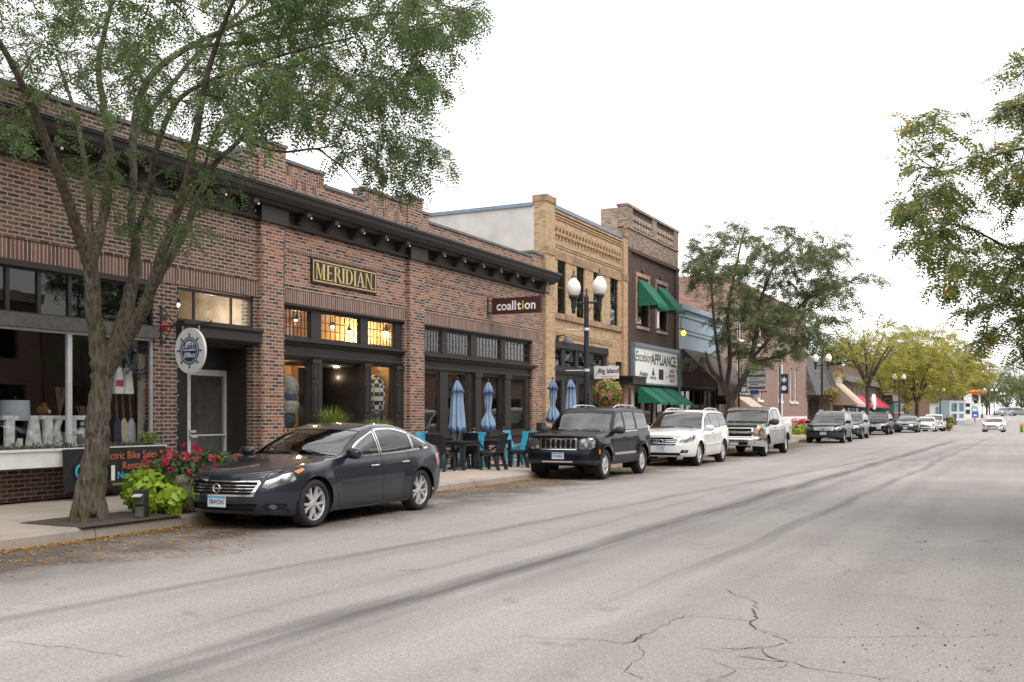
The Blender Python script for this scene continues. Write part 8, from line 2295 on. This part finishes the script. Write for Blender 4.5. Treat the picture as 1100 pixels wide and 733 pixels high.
b = MB(); b.prism([(.14 * math.cos(a), .14 * math.sin(a)) for a in np.linspace(0, 2 * PI, 9)[:-1]], lambda q, a: (.22 + q[0], -.03 + a, z0 - Z0 + .3 + q[1]), 0, .008); b.prism([(.2 * math.cos(a) * (1 if i % 2 else .35), .2 * math.sin(a) * (1 if i % 2 else .35)) for i, a in enumerate(np.linspace(0, 2 * PI, 13)[:-1])], lambda q, a: (.22 + q[0], -.03 + a, z0 - Z0 + .75 + q[1]), 0, .006); b.build('emblem', M['white'], r_)
# flags and small striped canopy by the blue building
M['flag_blue'] = plain('flag_blue', (.06, .12, .4), .7); M['flag_red'] = plain('flag_red', (.45, .05, .06), .7)
x = -12.6; y = fy(799, x)
b = MB(); b.box(-.0, 1.0, -.015, .015, 0, .85, 0); b.box(0, 1.0, -.018, .018, .34, .5, 1); b.box(.42, .58, -.02, .02, 0, .85, 1)
fl = b.build('pavement_flag', [M['flag_blue'], M['white']], None, (solve_x(794, y), y, fz(424, x, y))); tag(fl, 'blue and white flag behind the street tree trunk', 'flag')
b = MB(); b.tube([(1.0, 0.03, .86), (-1.6, .03, .9)], .03, 6); b.build('flag_pole', M['white'], fl)
y = fy(793, XF + .5)
st_ = thing_awning(y - 1.2, y + 1.8, 3.0, 2.0, 1.4, M['awn_cream'], 'pale pink canopy with green trim behind the street tree', val=.25)
b = MB(); b.box(XF + 1.5, XF + 1.53, y - 1.2, y + 1.8, 1.72, 1.95); b.build('trim', M['awn_green'], st_)
y = fy(779, XF + .6); b = MB(); b.box(XF + .1, XF + .9, y - .04, y + .04, 2.1, 3.9); w_ = b.build('shop_sign', M['sign_black']); tag(w_, 'tall black sign with red strokes beside the blue shop corner', 'sign')
b = MB()
for k in range(4): b.box(XF + .2 + k * .17, XF + .27 + k * .17, y - .046, y - .04, 2.3 + .1 * (k % 2), 3.7)
b.build('red_strokes', M['flag_red'], w_)
# flower bed on the corner beyond the pickup
for k, (u_, lab) in enumerate(((858, 'lime green bed with pink flowers by the church coloured brick corner, left clump'), (866, 'lime green bed with pink flowers beyond the pickup tail, right clump'))):
    p = pd(u_, 462, 60); r_ = empty('flower_bed', (p.x, p.y, Z0), 0, lab, 'flower bed', 'flower clumps beyond the pickup')
    V, U = leaf_ball(260, (0, 0, .35), (.6, .7, .45), .1, 70 + k, -.3, .7, .5); quads_mesh('foliage', V, U, M['leaf_lime'], r_)
    V, U = leaf_ball(70, (-.1, 0, .9), (.5, .6, .3), .07, 80 + k, -.3, .7, .5); quads_mesh('blossom', V, U, M['petal_red'], r_)
# dark sign with a green wreath, white plate, and the shop beyond
yy = yO1 + .3; x0 = solve_x(948, yy); x1 = solve_x(958.5, yy); z0, z1 = fz(434, x0, yy), fz(425, x0, yy)
r_ = empty('projecting_sign', (0, yy, 0), 0, 'dark projecting sign with a green wreath at the end of the brown shop', 'sign')
b = MB(); b.box(x0, x1, -.08, .08, z0, z1); b.tube([(XF - .2, 0, z1), (x1, 0, z1)], .04, 6); b.build('board', M['sign_black'], r_)
b = MB(); b.tube([((x0 + x1) / 2 + .38 * math.cos(a), -.1, (z0 + z1) / 2 + .38 * math.sin(a)) for a in np.linspace(-PI * 1.15, PI * .15, 18)], .06, 5); b.build('wreath', M['leaf_lime'], r_)
b = MB(); put_text(b, 'JOY', ((x0 + x1) / 2, -.09, (z0 + z1) / 2 + .12), (1, 0, 0), (0, 0, 1), 0, size=.3); b.build('lettering', M['awn_cream'], r_)
b = MB(); xa, xb = solve_x(959, yy + 1), solve_x(965, yy + 1); b.box(xa, xb, -.05, .05, z0 + .35, z1 - .05); b.tube([(XF - .2, 0, z1), (xb, 0, z1)], .03, 6); tag(b.build('projecting_sign', M['white'], None, (0, yy + 1, 0)), 'plain white projecting plate right of the dark wreath sign', 'sign')
r_ = empty('teal_shop_building', (0, 0, 0), 0, 'low teal fronted shop with a red band just beyond the brown timber shop', 'building', 'buildings lining the left side of the street')
ya_, yb_ = yO1 + 1.5, yO1 + 14
M['teal'] = plain('teal_paint', (.1, .25, .24), .6); M['red_band'] = plain('red_band', (.35, .05, .04), .6)
b = MB(); b.box(XF - 10, XF + 1.5, ya_, yb_, -1, 3.2); b.build('wall', M['teal'], r_); b = MB(); b.box(XF - 10, XF + 1.56, ya_ - .05, yb_, 1.0, 1.6); b.build('red_band', M['red_band'], r_); b = MB(); b.box(XF - 10, XF + 1.8, ya_ - .2, yb_, 3.2, 3.45); b.build('roof', M['coping'], r_)
for k in range(4): window(r_, XF + 1.55, ya_ + .5 + k * 2.8, ya_ + 2.8 + k * 2.8, 1.7, 2.9, .1, fm='white', mt='glass_dark', name='display_window')
# small gabled white house, pale blue shop panels, corner building
M['pale_blue'] = plain('pale_blue_panel', (.34, .44, .52), .6, var=.08); M['glazing_blue'] = plain('blue_glazing', (.15, .3, .4), .3)
p0, p1 = pd(1020, 455, 150), pd(1036, 455, 150)
r_ = empty('pale_blue_shop', (p0.x, p0.y, gz(p0.y)), -YAW * 0 + .25, 'pale blue two storey shop front with white framed windows, far along the street', 'building', 'buildings lining the left side of the street')
w_ = (p1 - p0).length; h_ = fz(430, p0.x, p0.y) - gz(p0.y)
b = MB(); b.box(0, w_, 0, 8, -.5, h_); b.build('wall', M['pale_blue'], r_)
b = MB()
for z in (.8, h_ * .47, h_ * .88): b.box(0, w_, -.06, 0, z, z + .35)
for q in (0, w_ * .48, w_ - .25): b.box(q, q + .25, -.05, 0, 1.15, h_ * .88)
b.build('white_trim', M['white'], r_)
for q in (.3, w_ * .48 + .35):
    for z in (1.3, h_ * .47 + .5): b = MB(); b.box(q, q + w_ * .3, -.03, 0, z, z + h_ * .28); b.build('window', M['glazing_blue'], r_)
p0 = pd(1003, 452, 170)
r_ = empty('small_white_house', (p0.x, p0.y, gz(p0.y)), .2, 'small white gabled house showing between the far trees', 'building')
b = MB(); b.box(-2, 5, 0, 8, -.5, 3.2); b.build('wall', M['white'], r_); b = MB(); b.prism([(-2.4, 3.1), (5.4, 3.1), (1.5, 6.2)], lambda q, a: (q[0], a, q[1]), -.3, 8.3); b.build('roof', M['shingle'], r_)
b = MB(); b.box(.3, 1.2, -.05, 0, 1, 2.4); b.build('window', M['glazing_blue'], r_)
p0 = pd(990, 452, 160)
r_ = empty('brown_brick_building', (p0.x - 3, p0.y, gz(p0.y)), .2, 'brown brick corner building half hidden by the far yellow trees', 'building')
b = MB(); b.box(-4, 4.2, 0, 9, -.5, 5.2); b.build('wall', M['brick_brown'], r_); b = MB(); b.box(-4.2, 4.4, -.2, 9.2, 5.2, 5.5); b.build('parapet_coping', M['stone'], r_)
b = MB(); b.box(-1, 1, -.04, 0, 1, 3); b.build('window', M['glazing_blue'], r_)
# red fuel canopy, price board and round blue signs
M['fuel_red'] = plain('red_canopy', (.55, .02, .02), .4, var=.05); M['fuel_yel'] = plain('yellow_stripe', (.8, .5, .03), .4)
p0 = pd(1049, 452, 215)
r_ = empty('fuel_canopy', (p0.x, p0.y, gz(p0.y)), .3, 'red fuel station canopy with a yellow stripe on white posts', 'canopy')
b = MB(); b.box(-3, 1.2, -3, 6, 4.6, 5.6); b.build('roof', M['fuel_red'], r_); b = MB(); b.box(-3.03, 1.23, -3.04, -3, 5.1, 5.35); b.build('stripe', M['fuel_yel'], r_)
for q in (-2.5, .5): b = MB(); b.box(q, q + .3, 0, .3, -.5, 4.6); b.build('post', M['white'], r_)
b = MB(); b.box(-2, 1, 2, 2.4, -.3, 2.6); b.build('kiosk_wall', M['white'], r_)
for u_, v_, d_, rad, mt, lab in ((1046.8, 439.5, 165, .55, 'sign_teal', 'round teal road sign on a thin post near the fuel canopy'), (1047.5, 445.5, 160, .5, 'flag_blue', 'square blue road sign below the round teal one')):
    p = pd(u_, v_, d_); r_ = empty('road_sign', (p.x, p.y, gz(p.y)), .2, lab, 'road sign'); zz = p.z - gz(p.y)
    b = MB()
    if mt == 'sign_teal': b.prism([(rad * math.cos(a), rad * math.sin(a)) for a in np.linspace(0, 2 * PI, 17)[:-1]], lambda q, a: (q[0], a, zz + q[1]), -.03, .03)
    else: b.box(-rad, rad, -.03, .03, zz - rad, zz + rad)
    b.build('plate', M[mt], r_); b = MB(); b.box(-rad * .45, rad * .45, -.04, -.03, zz - rad * .5, zz); b.build('symbol', M['white'], r_); b = MB(); b.tube([(0, .06, 0), (0, .06, zz + rad)], .05, 6); b.build('post', M['coping'], r_)
p = pd(1039.5, 440, 168); r_ = empty('price_board', (p.x, p.y, gz(p.y)), .2, 'white upright board with dark figures beside the pale blue shop', 'sign'); b = MB(); b.box(-.6, .6, -.1, .1, 0.4, 4.6); b.build('panel', M['white'], r_); b = MB(); b.box(-.35, .35, -.12, -.1, 1.2, 1.9); b.box(-.35, .35, -.12, -.1, 2.4, 3.0); b.build('figures', M['trim'], r_)
# utility pole with wires on the rise
p = pd(1063, 447, 235)
r_ = empty('utility_pole', (p.x, p.y, gz(p.y)), .3, 'tall grey utility pole with cross arm on the far rise', 'utility pole'); zz = fz(393, p.x, p.y) - gz(p.y)
b = MB(); b.tube([(0, 0, -.3), (0, 0, zz)], [.22, .15], 8); b.build('pole', M['trim_grey'], r_); b = MB(); b.box(-1.1, 1.1, -.06, .06, zz - 1.2, zz - 1.0); b.build('cross_arm', M['trim_grey'], r_); b = MB(); b.lathe([(.0, 0), (.25, 0), (.27, .9), (0, .95)], 10, (.4, 0, zz - 2.6)); b.build('transformer', M['coping'], r_)
# in-street crossing marker and pavement clutter far off
p = pd(1097.5, 462, 99); r_ = empty('crossing_marker', (p.x, p.y, gz(p.y)), 0, 'small lime and orange crossing marker standing in the far road', 'road marker'); b = MB(); b.box(-.16, .16, -.03, .03, .1, .62); b.build('panel', M['leaf_lime'], r_); b = MB(); b.box(-.17, .17, -.03, .03, .63, .85); b.build('cap', M['amber'], r_); b = MB(); b.lathe([(.2, 0), (.2, .06), (.05, .1)], 12); b.build('base', M['rubber'], r_)
p = pd(1019, 464, 118); flower_ball('flower_basket', 'low red and lime flower tub beside the white pickup', (p.x, p.y, gz(p.y) + .55), .55, 200, .12, 9, 'planter')
p = pd(1020.5, 452, 128); flower_ball('flower_basket', 'dull brown flower ball on the lamp post beside the white pickup', (p.x, p.y, p.z), .7, 200, .13, 10, group='flower balls on the lamp posts')
p = pd(968, 440, 94); flower_ball('flower_basket', 'dull green flower ball on the lamp post by the dark wreath sign', (p.x + .5, p.y, p.z), .45, 200, .11, 12, group='flower balls on the lamp posts')
